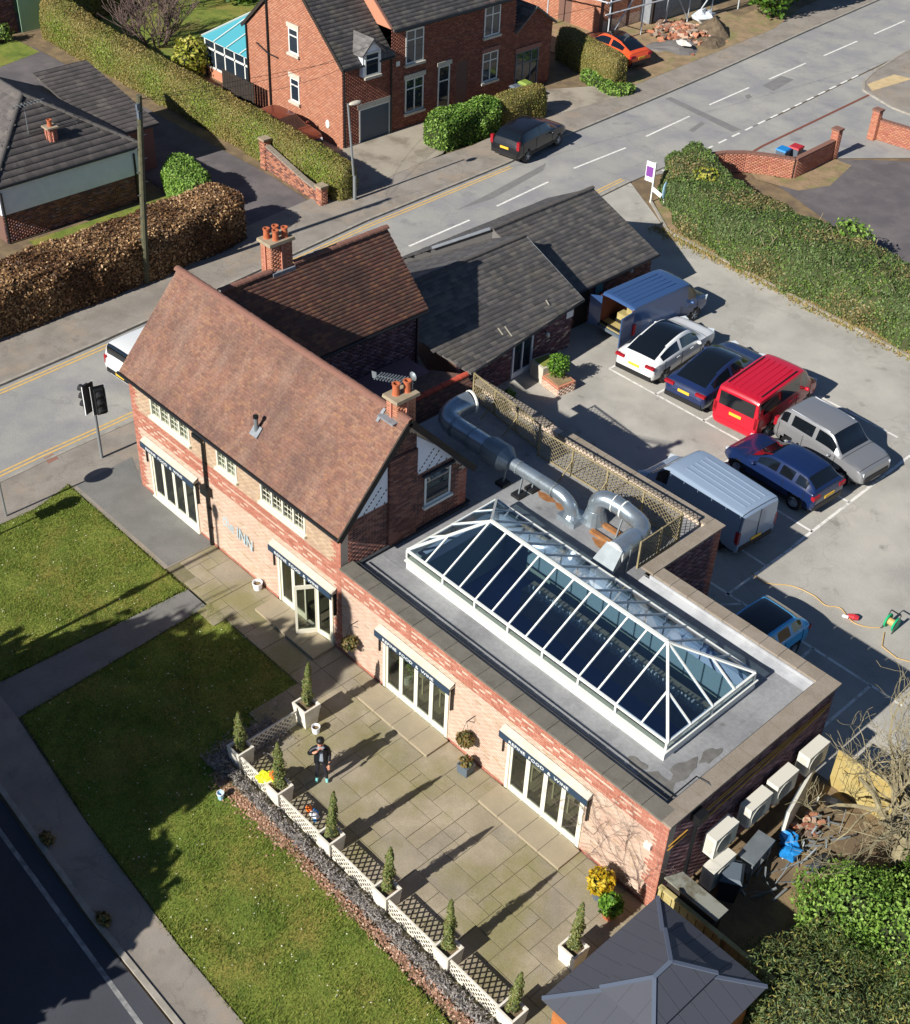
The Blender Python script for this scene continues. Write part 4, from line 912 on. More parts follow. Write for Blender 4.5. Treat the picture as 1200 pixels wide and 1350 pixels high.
t = thing('indoor_plant', 'small yellow flowers on a table inside the doors near the summerhouse', 'house plant', (19.6, .8, .86)); b = MB(); b.lathe([(0, .86), (.06, .86), (.08, 1.05), (0, 1.02)], (19.6, .8, 0), 10); obj('vase', b, 'white_paint', t); bush('x', '', (19.6, .8, 1.3), (.2, .2, .26), 'yellow_leaf', 160, .07, parent=t)
cl = thing('bare_climber', 'leafless brown climber stems spreading over the pink wall near its right end', 'climber', (22.4, -.03, 0)); b = MB(); random.seed(31)
def vine(p, a, L, d):
    pts = [p]
    for k in range(5):
        a += random.gauss(0, .3); p = Vector((p.x+math.cos(a)*L/5, -.025-random.random()*.03, min(3.3, max(.1, p.z+math.sin(a)*L/5)))); pts.append(p)
    b.tube(pts, [.009*(.75**(3-d))*(1-.1*k) for k in range(6)], 4, cap=False)
    if d > 0:
        for k in range(3): vine(pts[random.randint(1, 5)], a+random.gauss(0, .8), L*.7, d-1)
for k in range(5): vine(Vector((22.75-.1*k, -.03, .1)), math.radians(95+14*k), 1.7, 3)
obj('stems', b, 'bark_purple', cl, kind='stuff')
bench = thing('display_counter', 'long counter with rows of glasses along the far wall under the glass roof', 'counter', (17, 5.6, .06))
b = MB(); b.box(13.2, 21, 5.3, 5.9, .06, 1.05); obj('counter', b, 'room_floor', bench)
b = MB()
for x in np.arange(13.4, 20.9, .14): b.box(x, x+.05, 5.35+.1*random.random(), 5.42+.1*random.random(), 1.05, 1.05+random.uniform(.1, .3))
obj('glassware', b, 'lamp_white', bench, kind='stuff')

# ------------------------------------------------------------------ roof lantern
rl = thing('roof_lantern', 'long white framed glass roof lantern with hipped ends on the flat roof', 'skylight', (16.8, 3.45, DK))
b = MB()
for x0, x1, y0, y1 in ((KX0, KX1, KY0, KY0+.16), (KX0, KX1, KY1-.16, KY1), (KX0, KX0+.16, KY0+.16, KY1-.16), (KX1-.16, KX1, KY0+.16, KY1-.16)): b.box(x0, x1, y0, y1, DK-.1, 3.5)
obj('kerb', b, 'white_paint', rl)
b = MB(); b.box(KX0-.04, KX1+.04, KY0-.05, KY0+.2, 3.503, 3.54); b.box(KX0-.04, KX1+.04, KY1-.2, KY1+.05, 3.503, 3.54); b.box(KX0-.04, KX0+.2, KY0+.2, KY1-.2, 3.503, 3.54); b.box(KX1-.2, KX1+.04, KY0+.2, KY1-.2, 3.503, 3.54); obj('capping', b, 'white_paint', rl)
EZ0 = 3.82; ex0, ex1, ey0, ey1 = 11.9, 21.58, 1.66, 5.28; rx0, rx1, ry, rz_ = 13.42, 19.9, 3.47, 4.9
b = MB()
for a, c in (((ex0, ey0), (ex1, ey0)), ((ex1, ey0), (ex1, ey1)), ((ex1, ey1), (ex0, ey1)), ((ex0, ey1), (ex0, ey0))): b.bar((*a, EZ0), (*c, EZ0), .07, .06)
obj('eaves_bar', b, 'white_paint', rl)
def gbar(p, q, w=.048, nm='glazing_bar'): b = MB(); b.bar(p, q, w, .05); return obj(nm, b, 'white_paint', rl)
def post(x, y): b = MB(); b.bar((x, y, 3.54), (x, y, EZ0), .06); obj('post', b, 'white_paint', rl)
nb = 11; xs = [rx0+(rx1-rx0)*i/(nb-1) for i in range(nb)]
fx = [rx0+(rx1-rx0)*i/(nb-1) for i in range(nb)]
b = MB(); b.bar((rx0, ry, rz_), (rx1, ry, rz_), .09, .07); obj('ridge_bar', b, 'white_paint', rl)
for cx, cy, px in ((ex0, ey0, rx0), (ex0, ey1, rx0), (ex1, ey0, rx1), (ex1, ey1, rx1)): gbar((px, ry, rz_), (cx+(-.12 if cx < 15 else .12)*0, cy, EZ0+.03), .07, 'hip_bar')
for x in xs:
    gbar((x, ry, rz_), (x, ey0, EZ0+.02)); gbar((x, ry, rz_), (x, ey1, EZ0+.02))
hm = lambda t, px, cx, cy: (px+(cx-px)*t, ry+(cy-ry)*t, rz_+(EZ0-rz_)*t)
for px, cx in ((rx0, ex0), (rx1, ex1)):
    for cy in (ey0, ey1):
        p = hm(.5, px, cx, cy); gbar(p, (p[0], cy, EZ0+.02)); gbar(p, (cx, p[1], EZ0+.02))
    gbar((px, ry, rz_), (cx, ry, EZ0+.02))
# panes, one per bay
def pane(pts, nm='glass_pane'):
    p = [Vector(q) for q in pts]; nn = (p[1]-p[0]).cross(p[2]-p[0]).normalized()*.012; b = MB(); k = len(p)
    b.add([q for q in p]+[q-nn for q in p], [tuple(range(k)), tuple(range(k, 2*k))[::-1]]+[(i, k+i, k+(i+1) % k, (i+1) % k) for i in range(k)]); obj(nm, b, 'roof_glass', rl)
for cy in (ey0, ey1):
    for i in range(nb-1):
        q = [(xs[i], cy, EZ0+.015), (xs[i+1], cy, EZ0+.015), (xs[i+1], ry, rz_-.01), (xs[i], ry, rz_-.01)]; pane(q if cy == ey0 else q[::-1])
    for px, cx, x in ((rx0, ex0, xs[0]), (rx1, ex1, xs[-1])):
        m = hm(.5, px, cx, cy)
        pane([(x, cy, EZ0+.015), (x, ry, rz_-.01), m, (m[0], cy, EZ0+.015)]); pane([(m[0], cy, EZ0+.015), m, (cx, cy, EZ0+.015)])
for px, cx in ((rx0, ex0), (rx1, ex1)):
    for cy in (ey0, ey1):
        m = hm(.5, px, cx, cy)
        pane([(cx, ry, EZ0+.015), (cx, m[1], EZ0+.015), m, (px, ry, rz_-.01)]); pane([(cx, m[1], EZ0+.015), (cx, cy, EZ0+.015), m])
pxs = [ex0] + xs[::2] + [ex1]
for x in pxs: post(x, ey0); post(x, ey1)
for y in (ry, ): post(ex0, y); post(ex1, y)
for a, c in zip(pxs, pxs[1:]):
    for y in (ey0, ey1): b = MB(); b.box(a+.035, c-.035, y-.006, y+.006, 3.545, EZ0-.03); obj('side_pane', b, 'window_glass', rl)
for x in (ex0, ex1):
    for y0, y1 in ((ey0, ry), (ry, ey1)): b = MB(); b.box(x-.006, x+.006, y0+.035, y1-.035, 3.545, EZ0-.03); obj('side_pane', b, 'window_glass', rl)

# ------------------------------------------------------------------ ducts on the flat roof
def elbow(c0, c1, c2, n=6):
    a, b_, c = Vector(c0), Vector(c1), Vector(c2); return [a*(1-t)**2+b_*2*t*(1-t)+c*t*t for t in [i/n for i in range(n+1)]]
dz = 4.0
du = thing('extractor_duct', 'long galvanised extractor duct running beside the house gable with an open bent end', 'duct', (10.5, 6.85, DK))
b = MB(); b.tube(elbow((7.85, 8.0, dz+.1), (7.55, 6.75, dz), (8.6, 6.78, dz)), .36, 16, cap=False); b.tube([(8.6, 6.78, dz), (10.0, 6.78, dz)], .36, 16, cap=False); obj('large_duct', b, 'galvanised', du, smooth=True)
b = MB(); b.lathe([(.37, 0), (.4, .02), (.4, .08), (.345, .08)], (0, 0, 0), 18, 'y'); o = obj('end_collar', b, 'white_paint', du, w=False); o.location = Vector((7.87, 8.02, dz+.1))-OFF[du.name]; o.rotation_euler = (0, 0, -.22)
b = MB(); b.tube([(9.98, 6.78, dz), (10.12, 6.78, dz)], .4, 16); b.tube([(10.1, 6.78, dz), (10.75, 6.78, dz)], .45, 18); b.tube([(10.75, 6.78, dz), (11.05, 6.78, dz)], [.45, .23], 18); obj('fan_case', b, 'galv_dull', du)
b = MB(); b.tube([(11.0, 6.78, dz), (12.8, 6.8, dz)] + elbow((12.85, 6.8, dz), (13.55, 6.82, dz), (13.58, 6.9, dz-.55)), .215, 14, cap=False); obj('small_duct', b, 'galvanised', du, smooth=True)
b = MB()
for x in (11.05, 11.35, 12.85): b.tube([(x, 6.785, dz), (x+.06, 6.785, dz)], .235, 14)
for x in (8.5, 9.3): b.tube([(x, 6.78, dz), (x+.03, 6.78, dz)], .37, 16)
obj('joint_band', b, 'galv_dull', du)
b = MB(); b.tube([(13.58, 6.9, dz-.5), (13.58, 6.9, dz-.62)], [.215, .3], 14); b.obox((13.58, 6.95, DK+.09), (.72, .72, .18)); obj('roof_cowl', b, 'galvanised', du)
for x, y in ((10.95, 6.55), (11.7, 6.5), (11.75, 7.05)):
    b = MB(); b.bar((x, y, DK+.1), (x, y+.1, dz-.15), .05); obj('support_leg', b, 'galv_dull', du); b = MB(); b.box(x-.18, x+.18, y-.18, y+.18, DK, DK+.1); obj('support_foot', b, 'black_plastic', du)
d2 = thing('hooked_duct', 'galvanised duct bent like a hook beside the roof trellis, with a flattened mouth', 'duct', (15, 7.3, DK))
b = MB(); b.tube([(14.05, 7.42, DK+.3)] + elbow((14.05, 7.42, dz-.2), (14.05, 7.42, dz+.2), (14.5, 7.55, dz+.15)) + [(15.0, 7.6, dz+.1)] + elbow((15.3, 7.6, dz+.05), (15.95, 7.62, dz), (15.95, 7.0, dz-.05)), .27, 16, cap=False); obj('bent_duct', b, 'galvanised', d2, smooth=True)
b = MB(); b.tube([(15.95, 7.05, dz-.05), (15.93, 6.95, dz-.05), (15.92, 6.1, dz-.15)], [.28, .33, .33], 18, cap=False); obj('fan_case', b, 'galvanised', d2, smooth=True)
b = MB()
for k in range(8):
    p = Vector((14.12+.22*k, 7.5+.013*k, dz+.02)); 
b.tube([(15.92, 6.12, dz-.15), (15.92, 6.05, dz-.15)], .36, 18); b.tube([(14.95, 7.6, dz+.1), (15.0, 7.6, dz+.1)], .29, 16); b.tube([(14.6, 7.56, dz+.14), (14.63, 7.565, dz+.14)], .285, 16); obj('joint_band', b, 'white_paint', d2)
b = MB(); b.add([(15.62, 6.08, dz-.42), (16.22, 6.08, dz-.42), (16.22, 6.08, dz+.12), (15.62, 6.08, dz+.12), (15.5, 5.45, dz-.62), (16.3, 5.45, dz-.62), (16.3, 5.6, dz-.42), (15.5, 5.6, dz-.42)], [(3, 2, 6, 7), (0, 4, 5, 1), (0, 3, 7, 4), (1, 5, 6, 2)]); obj('flat_mouth', b, 'galv_dull', d2)
b = MB(); b.tube([(14.05, 7.42, DK), (14.05, 7.42, DK+.45)], [.42, .28], 16); obj('roof_cowl', b, 'galvanised', d2)
for p, q in (((15.05, 7.25, DK), (15.05, 7.5, dz)), ((16.25, 6.3, DK), (16.25, 6.45, dz)), ((15.5, 7.35, DK), (15.45, 7.6, dz))): b = MB(); b.bar(p, q, .045); obj('support_leg', b, 'galv_dull', d2)
b = MB(); b.box(14.35, 15.6, 6.85, 7.0, DK, DK+.1); b.box(14.4, 15.5, 7.35, 7.5, DK, DK+.1); obj('rusty_rail', b, 'rust', d2)
b = MB()
for cx, cy, rx, ry2 in ((15.1, 6.7, .5, .16), (12.3, 7.1, .35, .15), (13.0, 7.1, .3, .14)): b.poly([(cx+math.cos(t)*rx*(1+.2*math.sin(3*t)), cy+math.sin(t)*ry2, DK+.004) for t in np.linspace(0, 2*PI, 18)[:-1]])
obj('rust_stain', b, 'rust', ext, kind='stuff')
# trellis screens on the roof
def trellis(label, p, q, z0, z1, posts, brace=None, cell=.11):
    p, q = Vector((*p, 0)), Vector((*q, 0)); d = q-p; L = d.length; d.normalize(); t = thing('trellis_panel', label, 'trellis', tuple((p+q)/2+Vector((0, 0, z0))), group='timber trellis screens on the flat roof')
    n = Vector((-d.y, d.x, 0)); H = z1-z0; b = MB()
    def seg(u0, w0, u1, w1, off):
        # clip to the panel rectangle
        pts = []
        du_, dw = u1-u0, w1-w0; t0, t1 = 0.0, 1.0
        for a, dd, lo, hi in ((u0, du_, 0, L), (w0, dw, 0, H)):
            if abs(dd) < 1e-9: continue
            ta, tb = (lo-a)/dd, (hi-a)/dd
            if ta > tb: ta, tb = tb, ta
            t0, t1 = max(t0, ta), min(t1, tb)
        if t1-t0 < 1e-3: return
        A = p+d*(u0+du_*t0)+Vector((0, 0, z0+w0+dw*t0))+n*off; B = p+d*(u0+du_*t1)+Vector((0, 0, z0+w0+dw*t1))+n*off
        b.bar(A, B, .022, .01)
    k = -H
    while k < L: seg(k, 0, k+H, H, .006); seg(k+H, 0, k, H, -.006); k += cell*1.414
    obj('lattice', b, 'trellis_wood', t, kind='stuff')
    b = MB(); z = Vector((0, 0, 1))
    b.bar(p+z*z1, q+z*z1, .04, .04); b.bar(p+z*(z0+.02), q+z*(z0+.02), .04, .04); obj('frame_rail', b, 'trellis_wood', t)
    for i in range(posts):
        a = p+d*L*i/(posts-1); g = MB(); g.bar(a+z*(z0-.02), a+z*(z1+.03), .055); obj('post', g, 'trellis_wood', t)
        if brace and 0 < i < posts-1:
            g = MB(); g.bar(a+z*(z0+.55), a+n*brace+z*(z0+.02), .035); obj('brace', g, 'trellis_wood', t)
trellis('weathered timber trellis screen nearest the tiled link roof', (6.85, 9.2), (10.4, 8.72), DK+.02, DK+1.0, 4, -.55)
trellis('longest weathered timber trellis screen behind the hooked duct', (10.6, 8.5), (16.32, 8.62), DK+.02, DK+1.02, 5, -.6)
trellis('short return of timber trellis beside the mouth of the hooked duct', (16.38, 6.7), (16.36, 8.6), DK+.02, DK+1.0, 3)

# ------------------------------------------------------------------ slate roofed outbuilding
ob = thing('slate_outbuilding', 'long low brick outbuilding with a two level grey slate roof between road and car park', 'outbuilding', (1, 18, 0))
b = MB(); b.prism([(-3.8, 14.6), (3.6, 11.5), (3.28, 18.3), (-3.8, 18.3)], 0, 1.95); b.prism([(-3.75, 18.3), (2.4, 18.3), (2.4, 24.3), (-3.75, 24.3)], 0, 1.8)
b.add([(2.38, 24.28, 1.8), (-3.7, 24.28, 1.8), (-1.45, 24.28, 3.3)], [(0, 2, 1)])
b.add([(3.27, 18.42, 1.9), (-3.7, 18.42, 1.9), (.05, 18.42, 3.55)], [(0, 2, 1)])
obj('wall', b, 'dark_mortar', ob)
u = Vector((3.28-3.6, 18.3-11.5, 0))
brick_courses('near_brickwork', (3.6, 11.5, 0), u, (0, 0, 1), (1, .05, 0), u.length, 1.95, ['brick_dark', 'mortar'], lambda a, z: 1 if random.random() < .06 else 0, ob, [(3.2, 4.4, 0, 1.85)])
brick_courses('far_brickwork', (2.4, 18.3, 0), (0, 1, 0), (0, 0, 1), (1, 0, 0), 6.0, 1.8, ['brick_brown'], lambda a, z: 0, ob, [(1.2, 2.0, 0, 1.6)])
brick_courses('end_brickwork', (2.4, 24.3, 0), (-1, 0, 0), (0, 0, 1), (0, 1, 0), 6.1, 1.8, ['brick_brown'], lambda a, z: 0, ob)
b = MB(); b.box(2.36, 2.42, 19.5, 20.3, 0, 1.6); obj('door', b, 'dark_timber', ob)
d = u.normalized(); P = lambda a, z, o=0.0: Vector((3.6, 11.5, 0))+d*a+Vector((o, 0, z))
b = MB(); b.bar(P(3.25, 0, .03), P(3.25, 1.85, .03), .08); b.bar(P(4.35, 0, .03), P(4.35, 1.85, .03), .08); b.bar(P(3.8, 0, .03), P(3.8, 1.85, .03), .06); b.bar(P(3.25, 1.84, .03), P(4.35, 1.84, .03), .08); b.bar(P(3.25, .12, .03), P(4.35, .12, .03), .06, .22); dr = obj('glazed_door', b, 'white_render', ob)
for a0, a1 in ((3.29, 3.77), (3.83, 4.31)): b = MB(); b.add([P(a0, .2, .015), P(a1, .2, .015), P(a1, 1.8, .015), P(a0, 1.8, .015)], [(0, 1, 2, 3)]); obj('pane', b, 'dark_glass', dr)
# roofs
def slope(name, e0, e1, r1, r0, mat, parent, tw=.3, th=.2):
    """four corner slope: eave e0-e1, ridge r0-r1, slates clipped to it"""
    e0, e1, r0, r1 = map(Vector, (e0, e1, r0, r1)); b = MB(); b.add([e0, e1, r1, r0, *[p-Vector((0, 0, .07)) for p in (e0, e1, r1, r0)]], [(0, 1, 2, 3), (4, 7, 6, 5), (0, 4, 5, 1), (1, 5, 6, 2), (3, 7, 4, 0)])
    o = obj(name, b, mat, parent)
    u = (r1-r0); L0 = u.length; u.normalize(); n = u.cross(e0-r0).normalized(); v = n.cross(u); v = v if v.z > 0 else -v
    to = lambda p: ((p-r0).dot(u), (p-r0).dot(v))
    q = [to(p) for p in (e0, e1, r1, r0)]; a0 = min(p[0] for p in q); a1 = max(p[0] for p in q); b0 = min(p[1] for p in q)
    poly = np.array(q)
    ins = lambda a, s: bool(in_poly(np.array([[a+a0, s+b0]]), poly)[0])
    tile_courses(name+'_slates', r0+u*a0+v*b0, u, v, a1-a0, -b0, mat, o, tw=tw, th=th, thick=.012, inside=ins, jit=.004)
    return o
near = slope('near_roof', (4.34, 11.6, 1.98), (3.62, 18.5, 2.28), (.2, 18.5, 3.72), (.2, 9.8, 3.72), 'slate', ob)
slope('near_back_roof', (-3.3, 18.5, 2.15), (-3.3, 13.2, 2.15), (.2, 11.0, 3.72), (.2, 18.5, 3.72), 'slate_light', ob)
far = slope('far_roof', (2.62, 18.45, 1.85), (2.62, 24.5, 1.85), (-1.45, 24.5, 3.42), (-1.45, 18.3, 3.42), 'slate', ob)
slope('far_back_roof', (-4.0, 24.5, 2.0), (-4.0, 14.0, 2.0), (-1.45, 18.3, 3.42), (-1.45, 24.5, 3.42), 'slate_light', ob)
ridge_tiles((-1.45, 18.25, 3.44), (-1.45, 24.52, 3.44), 'ridge_slate', far, r=.11, step=.4); ridge_tiles((.2, 10.9, 3.74), (.2, 18.52, 3.74), 'ridge_slate', near, r=.1, step=.4)
b = MB(); b.bar((-1.5, 18.2, 3.45), (-2.75, 16.1, 2.75), .2, .03); obj('flashing', b, 'lead', ob); b = MB(); b.add([(-1.45, 18.3, 3.4), (-4.0, 14.0, 1.98), (-4.0, 14.0, 1.2), (-1.45, 18.3, 2.3), (-.6, 18.42, 3.08), (-.6, 18.42, 2.3)], [(0, 1, 2, 3), (0, 3, 5, 4)]); obj('roof_cheek', b, 'slate_light', ob); b = MB(); b.add([(.2, 18.52, 3.74), (3.64, 18.52, 2.28), (3.64, 18.52, 2.1), (.2, 18.52, 3.0)], [(0, 1, 2, 3)]); obj('flashing', b, 'lead', ob)
mk('lime_streak', '#a9a493', .9)
b = MB()
for x, y, z, L in ((3.75, 14.3, 2.25, .5), (3.55, 14.0, 2.33, .35), (3.3, 16.8, 2.5, .25)): b.bar((x, y, z), (x-L*.9, y+.05, z+L*.41), .05, .01)
obj('lime_streak', b, 'lime_streak', ob, kind='stuff')
b = MB(); b.tube([(4.36, 11.6, 1.95), (3.66, 18.5, 2.24)], .045, 7); b.tube([(2.66, 18.5, 1.82), (2.66, 24.5, 1.82)], .045, 7); obj('gutter', b, 'black_iron', ob)
for nm, lab, p in (('wall_lamp', 'small white wall lamp under the slate eave by the blue van', (2.46, 22.9, 1.55)), ('wall_lamp', 'small white lamp on the purple brick between door and planter', (3.55, 16.6, 1.35))):
    t = thing(nm, lab, 'lamp', p, group='lamps on the outbuilding wall'); b = MB(); b.ell(p, (.09, .09, .1), 10, 6); obj('globe', b, 'white_paint', t); b = MB(); b.bar((p[0]-.14, p[1], p[2]+.06), p, .05); obj('bracket', b, 'black_iron', t)
for lab, p, s, m in (('teal plaque on the far brick wall under the slate eave', (2.43, 20.9, 1.45), (.02, .45, .5), 'teal_plaque'), ('small white notice on the brick corner under the slate eave', (3.33, 18.1, 1.6), (.02, .4, .3), 'white_card')):
    t = thing('wall_plaque', lab, 'plaque', p); b = MB(); b.obox(p, s); obj('board', b, m, t); b = MB(); b.obox((p[0]-.012, p[1], p[2]), (.01, s[1]+.05, s[2]+.05)); obj('backplate', b, 'black_iron', t)
# brick planter with clipped ball
bp_ = thing('brick_planter', 'L shaped low brick planter with pale rims beside the clipped ball bush', 'planter', (4.6, 15.9, 0))
b = MB(); b.prism([(4.55, 15.35), (5.55, 15.2), (5.65, 16.1), (4.65, 16.25)], 0, .42); obj('low_box', b, 'brick_orange', bp_)
b = MB(); b.prism([(3.75, 15.5), (4.55, 15.38), (4.66, 16.25), (3.86, 16.4)], 0, .72); obj('tall_box', b, 'warm_white', bp_)
b = MB(); b.prism([(4.66, 15.43), (5.45, 15.31), (5.54, 16.02), (4.75, 16.15)], .42, .44); obj('soil_bed', b, 'dirt_verge', bp_)
b = MB(); b.prism([(3.85, 15.59), (4.46, 15.49), (4.55, 16.17), (3.94, 16.3)], .72, .735); obj('moss_bed', b, 'grass_blade', bp_)
brick_courses('face_brickwork', (4.55, 15.35, 0), (1, -.15, 0), (0, 0, 1), (-.15, -1, 0), 1.0, .42, ['brick_pink', 'brick_red'], lambda a, z: int(z > .3), bp_); brick_courses('end_brickwork', (5.55, 15.2, 0), (.11, 1, 0), (0, 0, 1), (1, -.1, 0), .9, .42, ['brick_pink', 'brick_red'], lambda a, z: int(z > .3), bp_)
bush('ball_bush', 'round clipped green ball bush growing in the brick planter', (4.98, 15.75, .98), (.44, .44, .44), 'box_leaf', 1100, .06, base=.43)
bush('small_plant', 'small green plant in the shade by the glazed door', (4.5, 13.6, .25), (.3, .25, .25), 'laurel_bright', 120, .08)
# ------------------------------------------------------------------ planters, cypresses and white trellis round the patio
def planter(label, x, y, h, w0=.42, w1=.54):
    t = thing('square_planter', label, 'planter', (x, y, .05), group='white planters round the patio'); b = MB()
    o = [(-1, -1), (1, -1), (1, 1), (-1, 1)]
    vs = [(x+i*w0/2, y+j*w0/2, .05) for i, j in o]+[(x+i*w1/2, y+j*w1/2, h) for i, j in o]+[(x+i*(w1/2-.055), y+j*(w1/2-.055), h) for i, j in o]+[(x+i*(w1/2-.07), y+j*(w1/2-.07), h-.14) for i, j in o]
    fs = []
    for k in (0, 4, 8):
        fs += [(k+i, k+(i+1) % 4, k+4+(i+1) % 4, k+4+i) for i in range(4)]
    b.add(vs, fs); obj('box', b, 'off_white_planter', t)
    b = MB(); b.add([(x+i*(w1/2-.065), y+j*(w1/2-.065), h-.1) for i, j in o], [(0, 1, 2, 3)]); obj('compost', b, 'soil', t)
    b = MB(); b.box(x+w1/2-.06, x+w1/2-.02, y+w1/2-.01, y+w1/2+.02, h-.18, h-.1); obj('label_tag', b, 'white_card', t)
def cypress(label, x, y, z0, h, lean=0):
    t = thing('dwarf_cypress', label, 'conifer', (x, y, z0), group='dwarf cypresses in the white planters')
    b = MB(); b.tube([(x, y, z0), (x+lean*.5, y, z0+h*.5), (x+lean, y, z0+h*.95)], [.035, .025, .008], 6); obj('trunk', b, 'bark_dark', t)
    k = 2200; s = RNG.random(k)**.85; fat = random.uniform(.85, 1.12); wob = random.uniform(0, 6); prof = fat* np.interp(s, [0, .08, .25, .5, .8, 1], [.1, .16, .155, .13, .085, .012])*(1+.2*np.sin(s*random.uniform(14, 26)+wob)+.12*np.sin(s*41+wob))
    a = RNG.uniform(0, 2*PI, k); rr = prof*(.55+.5*RNG.random(k)); rr *= 1+.2*np.sin(a*3+s*9+wob)
    P = np.c_[x+lean*s+rr*np.cos(a), y+rr*np.sin(a), z0+.02+s*h]; N_ = np.c_[np.cos(a), np.sin(a), np.full(k, .7)]
    V, F = leaf_cloud(P, N_, .036, .9, 2.0); fast('foliage', V, F, 'cypress_leaf', t)
    b = MB(); b.lathe([(.08, z0+.02), (.1, z0+.15*h), (.08, z0+.5*h), (.045, z0+.8*h), (.0, z0+.93*h)], (x+lean*.4, y, 0), 8); obj('inner_growth', b, 'dark_leaf_core', t)
PL = [(12.42, -2.56, .84, 'square white planter nearest the open folding doors, beside a small white bucket'), (12.38, -4.82, .7, 'square white planter at the left corner of the white trellis run'), (14.12, -4.82, .66, 'square white planter with the hi vis jacket lying against it'),
      (16.28, -4.82, .66, 'fourth square white planter along the trellis, just past the toy by the lattice'), (18.48, -4.82, .66, 'white planter of the trellis row straight across from the hanging basket on the wall'), (20.72, -4.82, .66, 'white planter of the trellis row opposite the folding doors nearest the summerhouse'),
      (22.88, -4.82, .66, 'last white planter of the trellis row, touching the summerhouse corner'), (22.72, -2.55, .66, 'white planter standing alone beside the summerhouse roof edge')]
CL = ['slender cypress in the planter nearest the open doors', 'upright cypress in the left corner planter of the trellis row', 'leaning cypress in the planter with the hi vis jacket', 'cypress in the planter just past the toy by the lattice', 'cypress in the planter opposite the hanging basket', 'brown tinged cypress in the planter opposite the doors nearest the summerhouse', 'bushy cypress in the last planter at the summerhouse corner', 'tall cypress in the lone planter beside the summerhouse roof']
for (x, y, h, lab), cl, ch_ in zip(PL, CL, (1.78, 1.4, 1.7, 1.85, 1.76, 1.92, 1.65, 1.82)):
    planter(lab, x, y, h, .42 if h > .8 else .46, .58 if h > .8 else .54); cypress(cl, x-.02, y+.03, h-.1, ch_, random.uniform(0, .16))
def white_trellis(label, p, q, z0=.08, z1=.6):
    p, q = Vector((*p, 0)), Vector((*q, 0)); d = q-p; L = d.length; d.normalize(); n = Vector((-d.y, d.x, 0)); H = z1-z0; z = Vector((0, 0, 1))
    t = thing('white_trellis', label, 'trellis', tuple((p+q)/2+z*.05), group='white trellis panels between the planters'); b = MB(); cell = .118*1.414
    def seg(u0, w0, u1, w1, off):
        t0, t1 = 0.0, 1.0
        for a, dd, lo, hi in ((u0, u1-u0, 0, L), (w0, w1-w0, 0, H)):
            ta, tb = (lo-a)/dd, (hi-a)/dd
            if ta > tb: ta, tb = tb, ta
            t0, t1 = max(t0, ta), min(t1, tb)
        if t1-t0 > 1e-3: b.bar(p+d*(u0+(u1-u0)*t0)+z*(z0+w0+(w1-w0)*t0)+n*off, p+d*(u0+(u1-u0)*t1)+z*(z0+w0+(w1-w0)*t1)+n*off, .01, .034)
    k = -H
    while k < L: seg(k, 0, k+H, H, .006); seg(k+H, 0, k, H, -.006); k += cell
    obj('lattice', b, 'off_white_planter', t, kind='stuff')
    b = MB(); b.bar(p+z*z1, q+z*z1, .05, .045); b.bar(p+z*(z0+.01), q+z*(z0+.01), .04, .04); obj('frame_rail', b, 'off_white_planter', t)
TY = -5.0
for a, c, lab in ((12.66, 13.84, 'short white trellis panel between the left corner planter and the hi vis jacket'), (14.4, 16.0, 'white trellis panel with a toy lying behind it on the patio'), (16.56, 18.2, 'white trellis panel right after the toy, the third one in the long row'), (18.76, 20.44, 'white trellis panel facing the wall between the two extension doors'), (21.0, 22.6, 'white trellis panel nearest the summerhouse corner')):
    white_trellis(lab, (a, TY), (c, TY))
white_trellis('white trellis panel running from the left corner planter towards the open doors', (12.3, -4.55), (12.3, -2.86))
for nm, lab, cat, x, y, r, h, m in (('bucket', 'small white bucket on the patio beside the planter nearest the open doors', 'bucket', 12.9, -2.62, .13, .24, 'white_render'), ('flower_pot', 'white round pot against the pink wall below the blue wall lettering', 'pot', 6.95, -.22, .17, .27, 'white_render')):
    t = thing(nm, lab, cat, (x, y, .07)); b = MB(); b.lathe([(0, .07), (r*.75, .07), (r, .07+h), (r*.86, .07+h), (r*.7, .07+h*.6), (0, .07+h*.6)], (x, y, 0), 16); obj('body', b, m, t); b = MB(); b.lathe([(0, .07+h*.72), (r*.76, .07+h*.72)], (x, y, 0), 14); obj('compost', b, 'soil', t)
t = thing('cube_planter', 'dark grey cube pot with withered plants on the patio below the right hanging basket', 'planter', (16.75, -.42, .07)); b = MB(); b.obox((16.75, -.42, .24), (.34, .34, .34), .1, taper=1.08); obj('box', b, 'grey_plastic', t); bush('x', '', (16.75, -.42, .47), (.2, .2, .13), 'basket_plant', 150, .06, parent=t, partname='plant')
def basket(label, x, z):
    t = thing('hanging_basket', label, 'hanging basket', (x, -.28, z), group='hanging baskets on the pink wall'); bush('x', '', (x, -.3, z+.02), (.26, .24, .2), 'basket_plant', 420, .06, parent=t, partname='plant')
    b = MB(); b.lathe([(0, z-.2), (.14, z-.16), (.22, z)], (x, -.3, 0), 12); obj('bowl', b, 'twig_core', t)
    b = MB(); b.bar((x+.02, -.0, z+.75), (x+.02, -.32, z+.75), .02); b.bar((x+.02, -.01, z+.5), (x+.02, -.25, z+.74), .015); b.bar((x, -.3, z+.73), (x-.18, -.3, z+.05), .008); b.bar((x, -.3, z+.73), (x+.18, -.3, z+.05), .008); obj('bracket', b, 'black_iron', t)
basket('hanging basket of withered plants on the wall between the open doors and the middle doors', 11.62, 1.12); basket('hanging basket of withered plants on the wall between the two extension doors', 16.55, 1.12)
